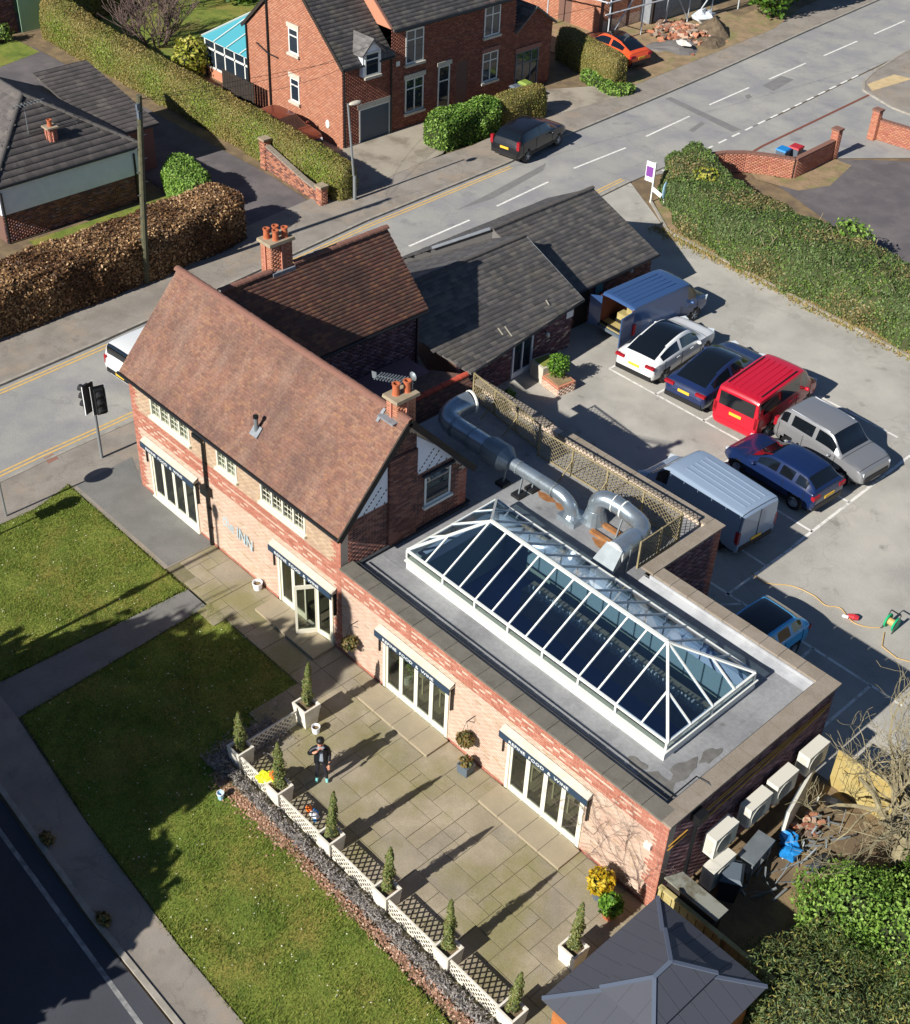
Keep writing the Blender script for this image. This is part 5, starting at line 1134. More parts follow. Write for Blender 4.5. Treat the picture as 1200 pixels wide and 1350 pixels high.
for lab, x, y, z, r, m, pot in (('yellow leaved shrub in a dark grey pot by the pink wall near the summerhouse', 21.95, -.72, .72, .36, 'yellow_leaf', 'grey_plastic'), ('green shrub in a terracotta pot beside the yellow shrub', 22.5, -.95, .55, .31, 'box_leaf', 'terracotta')):
    t = thing('potted_shrub', lab, 'potted shrub', (x, y, .07), group='potted shrubs near the summerhouse'); b = MB(); b.lathe([(0, .07), (.15, .07), (.21, .36), (.17, .36), (0, .33)], (x, y, 0), 14); obj('pot', b, pot, t); bush('x', '', (x, y, z), (r, r, r*.95), m, 700, .075, parent=t)
# ------------------------------------------------------------------ person and small things on the patio
def skin_body(name, V, E, Rr, parent, subs=2, mats=('navy_cloth',), pick=None):
    me = bpy.data.meshes.new(name); me.from_pydata(V, E, []); o = bpy.data.objects.new(name, me); SC.collection.objects.link(o)
    md = o.modifiers.new('skin', 'SKIN'); md.use_smooth_shade = True
    for i, r in enumerate(Rr): me.skin_vertices[0].data[i].radius = (r if isinstance(r, tuple) else (r, r))
    me.skin_vertices[0].data[0].use_root = True
    s = o.modifiers.new('sub', 'SUBSURF'); s.levels = subs; s.render_levels = subs
    bpy.context.view_layer.update(); m2 = bpy.data.meshes.new_from_object(o.evaluated_get(bpy.context.evaluated_depsgraph_get()))
    bpy.data.objects.remove(o); m2.materials.clear(); _mats(m2, mats)
    if pick: m2.polygons.foreach_set('material_index', [pick(p.center) for p in m2.polygons])
    m2.polygons.foreach_set('use_smooth', [True]*len(m2.polygons)); return newobj(name, m2, parent)
pr = thing('person', 'person in open dark jacket and grey shirt on the patio, one hand at the face', 'person', (14.38, -3.6, .073), math.radians(50))
Vb = [(0, 0, .88), (0, 0, 1.05), (0, .01, 1.22), (0, .02, 1.36), (0, 0, 1.44), (0, -.01, 1.52), (0, -.02, 1.6),
      (.09, 0, .84), (.12, -.06, .46), (.14, .0, .08), (.15, -.12, .05), (-.09, 0, .84), (-.11, .05, .46), (-.13, .02, .08), (-.14, -.1, .05),
      (.19, .01, 1.34), (.235, .03, 1.09), (.22, -.1, .9), (.21, -.15, .84), (-.19, .01, 1.34), (-.33, -.1, 1.22), (-.15, -.22, 1.4), (-.07, -.21, 1.46)]
Eb = [(0, 1), (1, 2), (2, 3), (3, 4), (4, 5), (5, 6), (0, 7), (7, 8), (8, 9), (9, 10), (0, 11), (11, 12), (12, 13), (13, 14), (3, 15), (15, 16), (16, 17), (17, 18), (3, 19), (19, 20), (20, 21), (21, 22)]
Rb = [(.15, .11), (.14, .1), (.16, .11), (.15, .1), .055, .09, .085, .095, .065, .045, .04, .095, .065, .045, .04, .075, .055, .043, .03, .075, .055, .043, .03]
def pk(c):
    if c.z < .14: return 3
    if c.z < .9: return 1
    if c.z > 1.45 and abs(c.x) < .11 and c.y > -.17: return 2
    if (c.x > .2 and c.z < .93) or (c.y < -.19 and c.z > 1.38): return 2
    if abs(c.x) < .075 and c.y < -.03: return 4
    return 0
skin_body('body', Vb, Eb, Rb, pr, 2, ('navy_cloth', 'denim', 'skin', 'teal_shoe', 'grey_shirt'), pk)
b = MB(); b.ell((0, .02, 1.62), (.115, .125, .1), 14, 8); b.ell((0, .09, 1.55), (.1, .07, .1), 10, 6); obj('hair', b, 'hair_dark', pr, smooth=True, w=False)
b = MB(); b.ell((0, -.112, 1.555), (.015, .02, .02), 8, 5); obj('nose', b, 'skin', pr, smooth=True, w=False)
for s in (-1, 1): b = MB(); b.ell((s*.035, -.105, 1.585), (.012, .008, .009), 8, 5); obj('eye', b, 'hair_dark', pr, w=False)
b = MB(); b.ell((0, -.105, 1.51), (.028, .01, .008), 8, 5); obj('mouth', b, 'red_plastic', pr, w=False)
for nm, w_, dr_ in (('hand', (.215, -.165, .83), Vector((-.1, -.35, -1)).normalized()), ('hand', (-.06, -.215, 1.465), Vector((.75, .25, .55)).normalized())):
    side = dr_.cross(Vector((0, 1, 0))).normalized(); w0 = Vector(w_); b = MB(); b.tube([w0, w0+dr_*.05, w0+dr_*.085], [.028, .038, .034], 8)
    for k, L in enumerate((.06, .075, .07, .055)):
        o = w0+dr_*.075+side*(-.027+.018*k); b.tube([o, o+dr_*L*.5+Vector((0, -.006, 0)), o+dr_*L*.95+Vector((0, -.02, 0))], [.0095, .009, .007], 6)
    o = w0+dr_*.03-side*.03; b.tube([o, o-side*.025+dr_*.03, o-side*.025+dr_*.06], [.011, .01, .008], 6); obj(nm, b, 'skin', pr, smooth=True, w=False)
for s in (-1, 1):
    b = MB(); vs = [(s*.07, -.115, .82), (s*.19, -.05, .8), (s*.2, .06, .8), (s*.17, .08, 1.38), (s*.17, -.07, 1.36), (s*.06, -.12, 1.36)]; b.add(vs+[(x*.9, y*.9, z) for x, y, z in vs], [(0, 1, 4, 5), (1, 2, 3, 4), (7, 6, 11, 10), (8, 7, 10, 9), (0, 6, 7, 1), (1, 7, 8, 2), (5, 11, 6, 0)]); obj('jacket_front', b, 'navy_cloth', pr, w=False)
b = MB(); b.ell((-.02, -.25, 1.5), (.04, .012, .06), 8, 5); obj('phone', b, 'black_plastic', pr, w=False)
t = thing('hi_vis_jacket', 'crumpled yellow and orange hi vis jacket lying over the white planter and trellis', 'jacket', (13.75, -4.85, .5))
b = MB(); b.ell((13.7, -4.87, .64), (.24, .2, .12), 12, 7, .35); b.ell((13.55, -5.0, .56), (.16, .14, .14), 10, 6, .3); obj('yellow_cloth', b, 'hi_vis', t); b = MB(); b.ell((13.86, -4.78, .76), (.15, .13, .16), 10, 7, .35); b.ell((13.95, -4.72, .62), (.1, .12, .12), 10, 6, .3); obj('orange_cloth', b, 'hi_vis_orange', t)
t = thing('toy', 'small orange, white and blue toy lying in the lattice shadow behind the trellis', 'toy', (15.1, -4.5, .07)); b = MB(); b.ell((14.95, -4.5, .17), (.1, .09, .1), 10, 6); obj('head', b, 'hi_vis_orange', t, smooth=True); b = MB(); b.ell((15.2, -4.52, .14), (.17, .11, .07), 10, 6, .1); obj('body', b, 'white_card', t, smooth=True); b = MB(); b.ell((15.12, -4.4, .13), (.14, .05, .05), 8, 5); b.ell((15.32, -4.6, .12), (.08, .05, .05), 8, 5); obj('limb', b, 'sign_blue', t, kind='stuff')
t = thing('drink_cup', 'pale blue cup lying on the shaded lawn left of the trellis', 'cup', (13.05, -6.0, .05)); b = MB(); b.lathe([(0, .05), (.07, .05), (.1, .28), (.085, .28), (.0, .2)], (13.05, -6.0, 0), 12); obj('body', b, 'sign_light', t); b = MB(); b.lathe([(.095, .25), (.108, .27), (.108, .3), (.09, .3)], (13.05, -6.0, 0), 12); obj('rim', b, 'white_card', t)
# ------------------------------------------------------------------ traffic lights and signs at the road corner
tl = thing('traffic_light', 'grey traffic light post with two black heads at the road corner', 'traffic light', (-2.25, -.22, .06))
b = MB(); b.tube([(-2.25, -.22, .06), (-2.25, -.22, 2.95)], .055, 10); obj('post', b, 'grey_post', tl)
def head(cx, cy, ang, nm='signal_head'):
    R = Matrix.Rotation(ang, 3, 'Z'); c = Vector((cx, cy, 0)); b = MB()
    b.obox(c+Vector((0, 0, 2.55)), (.3, .16, .98), R); h = obj(nm, b, 'black_plastic', tl)
    b = MB(); b.obox(c+R @ Vector((0, .1, 2.55)), (.5, .02, 1.15), R); obj('backing_board', b, 'black_iron', h)
    b = MB(); b.obox(c+R @ Vector((-.25, .1, 2.55)), (.015, .035, 1.17), R); b.obox(c+R @ Vector((.25, .1, 2.55)), (.015, .035, 1.17), R); obj('white_edge', b, 'white_card', h)
    for k in range(3):
        o = c+R @ Vector((0, -.08, 2.87-.32*k)); d = R @ Vector((0, -1, 0)); b = MB(); x = R @ Vector((1, 0, 0)); vs = []
        for L in (0, .2):
            for j in range(9): a = -.35+ (PI+.7)*j/8; vs.append(o+d*L+x*math.cos(a)*.13+Vector((0, 0, math.sin(a)*.13-L*.12)))
        b.add(vs, [(j, j+1, 9+j+1, 9+j) for j in range(8)]); obj('visor', b, 'black_plastic', h)
        b = MB(); b.lathe([(0, 0), (.1, -.01)], (0, 0, 0), 12, 'y'); q = obj('lens', b, 'dark_glass', h, w=False); q.location = o-OFF[tl.name]+d*.006; q.rotation_euler = (0, 0, ang)
head(-2.5, -.3, math.radians(-75)); head(-2.0, -.1, math.radians(75))
b = MB(); b.bar((-2.55, -.25, 2.2), (-1.95, -.15, 2.2), .04); b.bar((-2.55, -.25, 2.95), (-1.95, -.15, 2.95), .04); obj('bracket', b, 'grey_post', tl)
def road_sign(label, x, y, z, r, square=None, name='road_sign', lean=0.0, face='white_card'):
    t = thing(name, label, 'road sign', (x, y, .05), group='road signs at the left edge'); b = MB(); b.tube([(x, y, .05), (x, y, z+r)], .038, 8); obj('post', b, 'grey_post', t)
    b = MB(); b.lathe([(0, -.012), (r, -.012), (r, .012), (0, .012)], (0, 0, 0), 24, 'y'); o = obj('disc', b, 'grey_plastic', t, w=False); o.location = Vector((x, y-.06, z))-OFF[t.name]
    b = MB(); b.lathe([(0, 0), (r*.8, 0)], (0, 0, 0), 24, 'y'); o = obj('face', b, face, t, w=False); o.location = Vector((x, y-.075, z))-OFF[t.name]
    b = MB(); b.lathe([(r*.78, 0), (r*.985, 0)], (0, 0, 0), 24, 'y'); o = obj('red_ring', b, 'red_plastic', t, w=False); o.location = Vector((x, y-.077, z))-OFF[t.name]
    if square: b = MB(); b.box(x-.25, x+.25, y-.07, y-.05, square-.22, square+.22); obj('plate', b, 'white_card', t)
    return t
road_sign('round road sign on a thin grey post at the left edge of the lawn', -1.46, -4.38, 2.33, .34)
road_sign('round sign with a square plate below on a post beyond the left lawn edge', -.78, -6.2, 2.45, .3, 1.95, lean=0)
b = MB(); t = thing('ladder_frame', 'small black folded metal frame leaning against the road side of the house', 'frame', (-.35, .9, .07))
b.bar((-.1, .75, .07), (-.25, 1.0, 1.0), .03); b.bar((-.1, 1.25, .07), (-.25, 1.4, 1.0), .03); obj('side_rail', b, 'black_iron', t, kind='stuff'); b = MB(); b.bar((-.25, 1.0, 1.0), (-.25, 1.4, 1.0), .03); b.bar((-.14, .8, .35), (-.14, 1.3, .35), .03); obj('rung', b, 'black_iron', t, kind='stuff')
lp = thing('lamp_column', 'tall thin lamp column beyond the lower left edge whose shadow crosses the lawn', 'street lamp', (4.45, -12.2, 0)); b = MB(); b.tube([(4.45, -12.2, 0), (4.45, -12.2, 5), (4.45, -12.2, 9.2)], [.08, .07, .05], 8); obj('column', b, 'grey_post', lp); b = MB(); b.ell((4.45, -12.2, 9.3), (.18, .25, .3), 10, 6); obj('lantern', b, 'grey_plastic', lp); b = MB(); b.ell((4.45, -12.0, 5.6), (.16, .35, .35), 8, 6); obj('basket_bracket', b, 'black_iron', lp)
# ------------------------------------------------------------------ yard at the right end
def ac_unit(label, x, y, z, tilt=0, w=.92, h=.72, d=.36):
    t = thing('air_conditioner', label, 'air conditioner', (x, y, z), group='air conditioning units on the end wall')
    b = MB(); b.obox((x, y, z+h/2), (d, w, h)); o = obj('casing', b, 'ac_white', t)
    b = MB()
    for k in range(9): b.box(x-.11, x+.11, y-w/2-.006, y-w/2-.001, z+.12+.055*k, z+.14+.055*k)
    obj('side_vent', b, 'ac_shade', t, kind='stuff')
    b = MB(); b.lathe([(.06, .0), (.27, .0), (.29, .02), (.29, .0)], (0, 0, 0), 20, 'x'); g = obj('fan_ring', b, 'ac_shade', t, w=False); g.location = Vector((x+d/2+.004, y-.1, z+h/2))-OFF[t.name]
    b = MB()
    for k in range(9): b.box(x+d/2+.006, x+d/2+.012, y-.38, y+.18, z+.1+.062*k, z+.112+.062*k)
    obj('grille', b, 'ac_shade', t, kind='stuff')
    b = MB(); b.box(x-d/2-.25, x+d/2, y-w/2+.1, y-w/2+.15, z-.06, z-.002); b.box(x-d/2-.25, x+d/2, y+w/2-.15, y+w/2-.1, z-.06, z-.002); obj('bracket', b, 'black_iron', t, kind='stuff')
for lab, x, y, z in (('lowest air conditioner, nearest the flat grey shed roof', 23.72, 1.7, .5), ('second air conditioner, just above the lowest one on the end wall', 23.42, 2.0, 1.25), ('third air conditioner, on the end wall right above the steel bench', 23.42, 3.45, 1.2), ('fourth air conditioner, half hidden by bare twigs on the end wall', 23.42, 4.6, 1.2), ('highest air conditioner in the photo, near the back end of the wall', 23.42, 6.0, 1.25)): ac_unit(lab, x, y, z)
t = thing('upright_sheet', 'tall thin white panel standing on edge below the air conditioners', 'panel', (23.75, 5.2, 0)); b = MB(); b.obox((23.75, 5.2, .6), (.08, 1.9, 1.15), .25); obj('sheet', b, 'ac_white', t); b = MB(); b.obox((23.68, 5.2, .6), (.03, 1.7, .95), .25); obj('dark_back', b, 'grey_plastic', t)
def wheelie(label, x, y, rz, body, lid, h=1.0, name='wheelie_bin', group=None):
    t = thing(name, label, 'bin', (x, y, 0), rz, group); b = MB(); b.obox((0, 0, h*.45), (.44, .5, h*.86), taper=1.22); obj('body', b, body, t, w=False)
    b = MB(); b.add([(-.3, -.36, h*.9), (.3, -.36, h*.9), (.3, .34, h*.93), (-.3, .34, h*.93), (-.22, -.28, h), (.22, -.28, h), (.22, .24, h*1.02), (-.22, .24, h*1.02)], [(4, 5, 6, 7), (0, 1, 5, 4), (1, 2, 6, 5), (2, 3, 7, 6), (3, 0, 4, 7), (3, 2, 1, 0)]); obj('lid', b, lid, t, w=False)
    for s in (-1, 1): b = MB(); b.lathe([(0, -.03), (.1, -.03), (.1, .03), (0, .03)], (s*.26, .24, .1), 12, 'x'); obj('wheel', b, 'rubber', t, w=False)
    b = MB(); b.bar((-.22, .37, h*.92), (.22, .37, h*.92), .035); obj('handle', b, body, t, w=False); return t
wheelie('grey wheelie bin with a closed lid in the yard below the lowest air conditioner', 24.05, 1.85, .55, 'dark_bin', 'grey_plastic')
t = thing('steel_bench', 'dark steel worktop bench beside the grey wheelie bin in the yard', 'bench', (24.0, 2.95, 0)); b = MB(); b.obox((24.0, 2.95, .88), (.5, 1.05, .05), .1); obj('worktop', b, 'galv_dull', t)
for sx in (-.2, .2):
    for sy in (-.45, .45): b = MB(); b.bar((24.0+sx-sy*.1, 2.95+sy, 0), (24.0+sx-sy*.1, 2.95+sy, .86), .04); obj('leg', b, 'galv_dull', t)
b = MB(); b.obox((24.0, 2.95, .4), (.46, 1.0, .03), .1); obj('shelf', b, 'galv_dull', t)
t = thing('blue_tarpaulin', 'crumpled bright blue plastic sheet among twigs in the yard', 'tarpaulin', (24.3, 4.2, .1)); b = MB(); b.ell((24.2, 4.3, .25), (.3, .22, .2), 12, 7, .35); b.ell((24.45, 4.05, .2), (.24, .3, .16), 10, 6, .35); obj('sheet', b, 'blue_plastic', t)
t = thing('old_tyre', 'black rubber tyre leaning on the yellow board in the yard', 'tyre', (24.35, 6.2, .3)); b = MB(); b.lathe([(.18, -.09), (.3, -.1), (.34, -.05), (.34, .05), (.3, .1), (.18, .09), (.18, -.09)], (0, 0, 0), 22, 'y'); o = obj('tread', b, 'rubber', t, w=False); o.rotation_euler = (.5, 0, .3); b = MB(); b.lathe([(.05, .02), (.18, .05), (.18, .0), (.05, -.02)], (0, 0, 0), 16, 'y'); o = obj('inner_rim', b, 'black_plastic', t, w=False); o.rotation_euler = (.5, 0, .3)
fb = thing('timber_board_fence', 'short yellowish timber board fence standing across the end of the yard', 'fence', (24.7, 6.9, 0))
for k in range(12):
    x = 23.72+.166*k; b = MB(); b.obox((x+.08, 6.9+.012*(k % 2), .72), (.158, .022, 1.42-.02*random.random()), .02); obj('board', b, 'timber_board', fb)
b = MB(); b.bar((23.7, 6.94, .3), (25.7, 6.98, .3), .04, .08); b.bar((23.7, 6.94, 1.2), (25.7, 6.98, 1.2), .04, .08); obj('rail', b, 'timber_board', fb)
sh = thing('store_shed', 'low shed with a flat mossy grey felt roof against the end wall by the fence', 'shed', (24.1, .35, 0)); b = MB(); b.prism([(23.4, -.05), (24.85, -.08), (24.85, .24), (23.56, .28)], 0, 1.7); obj('wall', b, 'dark_timber', sh)
mk('shed_felt', '#85867c', .9, '#5f5a48', 2, .9, nlo=.5, nhi=.62, fine=.15); b = MB(); b.prism([(23.33, -.13), (24.95, -.15), (24.95, .3), (23.53, .34)], 1.72, 1.78); obj('felt_roof', b, 'shed_felt', sh)
gf = thing('garden_fence', 'pale timber fence with vertical boards between the summerhouse and the yard', 'fence', (25.1, -.2, 0))
for k in range(28):
    x = 23.4+.126*k; b = MB(); b.obox((x, -.22+.018*(k % 2), .72), (.115, .02, 1.36)); obj('board', b, 'timber_pale', gf)
b = MB(); b.bar((23.3, -.2, 1.46), (27.0, -.2, 1.46), .12, .07); obj('top_rail', b, 'timber_pale', gf)
for x in (23.4, 25.2, 26.95): b = MB(); b.bar((x, -.27, 0), (x, -.27, 1.52), .09); obj('post', b, 'timber_pale', gf)
t = thing('dark_sack', 'dark plastic sack lying on bare soil by the evergreen leaves', 'sack', (25.2, 4.3, 0)); b = MB(); b.ell((25.2, 4.35, .16), (.22, .42, .2), 12, 7, .12); obj('bag', b, 'dark_bin', t, smooth=True)
b = MB()
for k in range(46):
    p = Vector((23.9+random.random()*1.2, 2.0+random.random()*3.8, .03)); a = random.uniform(0, PI); L = random.uniform(.15, .7); b.bar(p, p+Vector((math.cos(a)*L, math.sin(a)*L, random.uniform(0, .4))), random.uniform(.015, .05))
obj('yard_debris', b, 'galv_dull', kind='stuff', label='heap of broken metal and pipe scraps in the yard')
b = MB()
for k in range(30): p = Vector((23.9+random.random()*.7, 4.6+random.random()*1.0, .05+random.random()*.15)); b.obox(p, (.2, .1, .07), Matrix.Rotation(random.uniform(0, 3), 3, 'Z') @ Matrix.Rotation(random.uniform(-.5, .5), 3, 'X'))
obj('loose_bricks', b, 'brick_rubble', kind='stuff', label='small heap of loose red bricks in the yard')
# ------------------------------------------------------------------ summerhouse with two tier grey panel roof
gz = thing('summerhouse', 'square timber summerhouse with a two tier dark grey hipped panel roof', 'summerhouse', (25.5, -3.3, 0))
gx0, gx1, gy0, gy1, ge = 23.8, 26.95, -5.0, -1.08, 2.4
def hip(x0, x1, y0, y1, ze, ridge, zr, name, mat='gazebo_panel'):
    (ra, rb) = ridge; cx = (x0+x1)/2; A, B = Vector((cx, ra, zr)), Vector((cx, rb, zr)); c = [Vector((x0, y0, ze)), Vector((x1, y0, ze)), Vector((x1, y1, ze)), Vector((x0, y1, ze))]
    b = MB(); dn = Vector((0, 0, -.05)); b.add([*c, A, B, *[p+dn for p in c]], [(0, 1, 4), (1, 2, 5, 4), (2, 3, 5), (3, 0, 4, 5), (0, 6, 7, 1), (1, 7, 8, 2), (2, 8, 9, 3), (3, 9, 6, 0), (6, 9, 8, 7)])
    r = obj(name, b, mat, gz)
    # raised standing seams and a mid lap: each panel between seams is a strip
    sides = [(c[0], c[1], A, A), (c[1], c[2], B, A) , (c[2], c[3], B, B), (c[3], c[0], A, B)]
    for p, q, tq, tp in [(c[0], c[1], A, A), (c[1], c[2], B, A), (c[2], c[3], B, B), (c[3], c[0], A, B)]:
        e = (q-p); L = e.length; u = e.normalized(); mid = (tp+tq)/2; n = u.cross(mid-p).normalized(); n = n if n.z > 0 else -n; v = n.cross(u); v = v if v.z > 0 else -v
        hgt = (mid-p).dot(v); a0, a1 = (tp-p).dot(u), (tq-p).dot(u); k = max(3, round(L/.46)); g = MB()
        for i in range(k):
            s0, s1 = L*i/k+.006, L*(i+1)/k-.006
            lim = lambda s: hgt*min(1, (s/a0 if a0 > 1e-6 else 9), ((L-s)/(L-a1) if L-a1 > 1e-6 else 9))
            pts = [(s0, .0), (s1, .0), (s1, lim(s1)), (s0, lim(s0))]
            if a0 > s0 and a0 < s1: pts.insert(3, (a0, hgt))
            if a1 > s0 and a1 < s1 and abs(a1-a0) > 1e-3: pts.insert(3, (a1, hgt))
            m = len(pts); V0 = [p+u*s+v*t+n*.012 for s, t in pts]; V1 = [p+u*s+v*t for s, t in pts]; g = MB(); g.add(V0+V1, [tuple(range(m)), *[(j, m+j, m+(j+1) % m, (j+1) % m) for j in range(m)]]); obj('roof_panel', g, mat, r)
    for p, t in ((c[0], A), (c[1], A), (c[2], B), (c[3], B)): g = MB(); g.bar(p+Vector((0, 0, .02)), t+Vector((0, 0, .02)), .09, .03); obj('hip_cap', g, 'gazebo_cap', r)
    g = MB(); g.bar(A+Vector((0, 0, .02)), B+Vector((0, 0, .02)), .1, .03); obj('ridge_cap', g, 'gazebo_cap', r)
    return r
hip(gx0, gx1, gy0, gy1, ge, (-3.33, -2.75), 3.05, 'lower_roof')
hip(24.62, 26.13, -4.1, -1.9, 2.84, (-3.25, -2.68), 3.22, 'upper_roof')
b = MB(); b.box(24.7, 26.05, -4.0, -2.0, 2.62, 2.79); obj('vent_collar', b, 'black_plastic', gz)
for k in range(17):
    z = .1+.128*k; b = MB(); b.box(24.0, 26.75, -4.8, -4.76, z, z+.118); obj('cladding_board', b, 'orange_wood', gz); b = MB(); b.box(24.0, 24.04, -4.76, -1.3, z, z+.118); obj('cladding_board', b, 'orange_wood', gz)
b = MB(); b.box(24.04, 26.75, -4.76, -1.3, .05, .1); b.box(26.71, 26.75, -4.76, -1.3, .1, 2.36); b.box(24.04, 26.71, -1.35, -1.3, .1, 2.36); obj('frame', b, 'orange_wood', gz)
# ------------------------------------------------------------------ hose, reel
b = MB(); pts = [(16.9, 12.5), (17.52, 12.48), (18.16, 13.0), (18.9, 13.15), (19.43, 13.05), (19.8, 13.3), (20.19, 13.15), (20.5, 13.05), (20.9, 13.2), (21.25, 13.55)]
pp = []
for i in range(len(pts)-1):
    for k in range(4):
        t_ = k/4; p0, p1, p2, p3 = [Vector(pts[min(max(i+j, 0), len(pts)-1)]) for j in (-1, 0, 1, 2)]
        q = .5*((2*p1)+(p2-p0)*t_+(2*p0-5*p1+4*p2-p3)*t_*t_+(3*p1-p0-3*p2+p3)*t_**3); pp.append((q.x, q.y, .03))
b.tube(pp, .017, 6); b.tube([(21.4, 13.4, .03), (21.7, 12.8, .03), (22.3, 12.7, .03), (22.9, 13.0, .03)], .017, 6); obj('garden_hose', b, 'hose_orange', label='orange hose snaking across the car park to the green reel', cat='hose', org=(18.9, 13.1, 0))
t = thing('hose_reel', 'green plastic hose reel on the car park among bare twigs', 'hose reel', (21.4, 13.75, 0))
for s in (-.14, .14): b = MB(); b.lathe([(.05, -.02), (.23, -.03), (.25, 0), (.23, .03), (.05, .02)], (0, 0, 0), 18, 'x'); o = obj('flange', b, 'green_plastic', t, w=False); o.location = (s, 0, .25)
b = MB(); b.lathe([(.12, -.13), (.12, .13)], (0, 0, 0), 14, 'x'); o = obj('drum', b, 'hose_orange', t, w=False); o.location = (0, 0, .25)
b = MB(); b.bar((-.18, -.22, 0), (-.18, .1, .6), .03); b.bar((.18, -.22, 0), (.18, .1, .6), .03); b.bar((-.18, .1, .6), (.18, .1, .6), .03); obj('stand', b, 'black_plastic', t, w=False)
t = thing('red_coupling', 'red plastic hose coupling lying halfway along the orange hose', 'coupling', (20.36, 13.18, 0)); b = MB(); b.tube([(20.2, 13.12, .1), (20.4, 13.2, .11), (20.52, 13.26, .1)], [.05, .11, .08], 8); b.bar((20.22, 13.05, .05), (20.42, 13.3, .07), .07); obj('body', b, 'red_plastic', t); b = MB(); b.tube([(20.1, 13.0, .08), (20.28, 13.05, .1)], .05, 6); obj('nozzle', b, 'white_card', t)

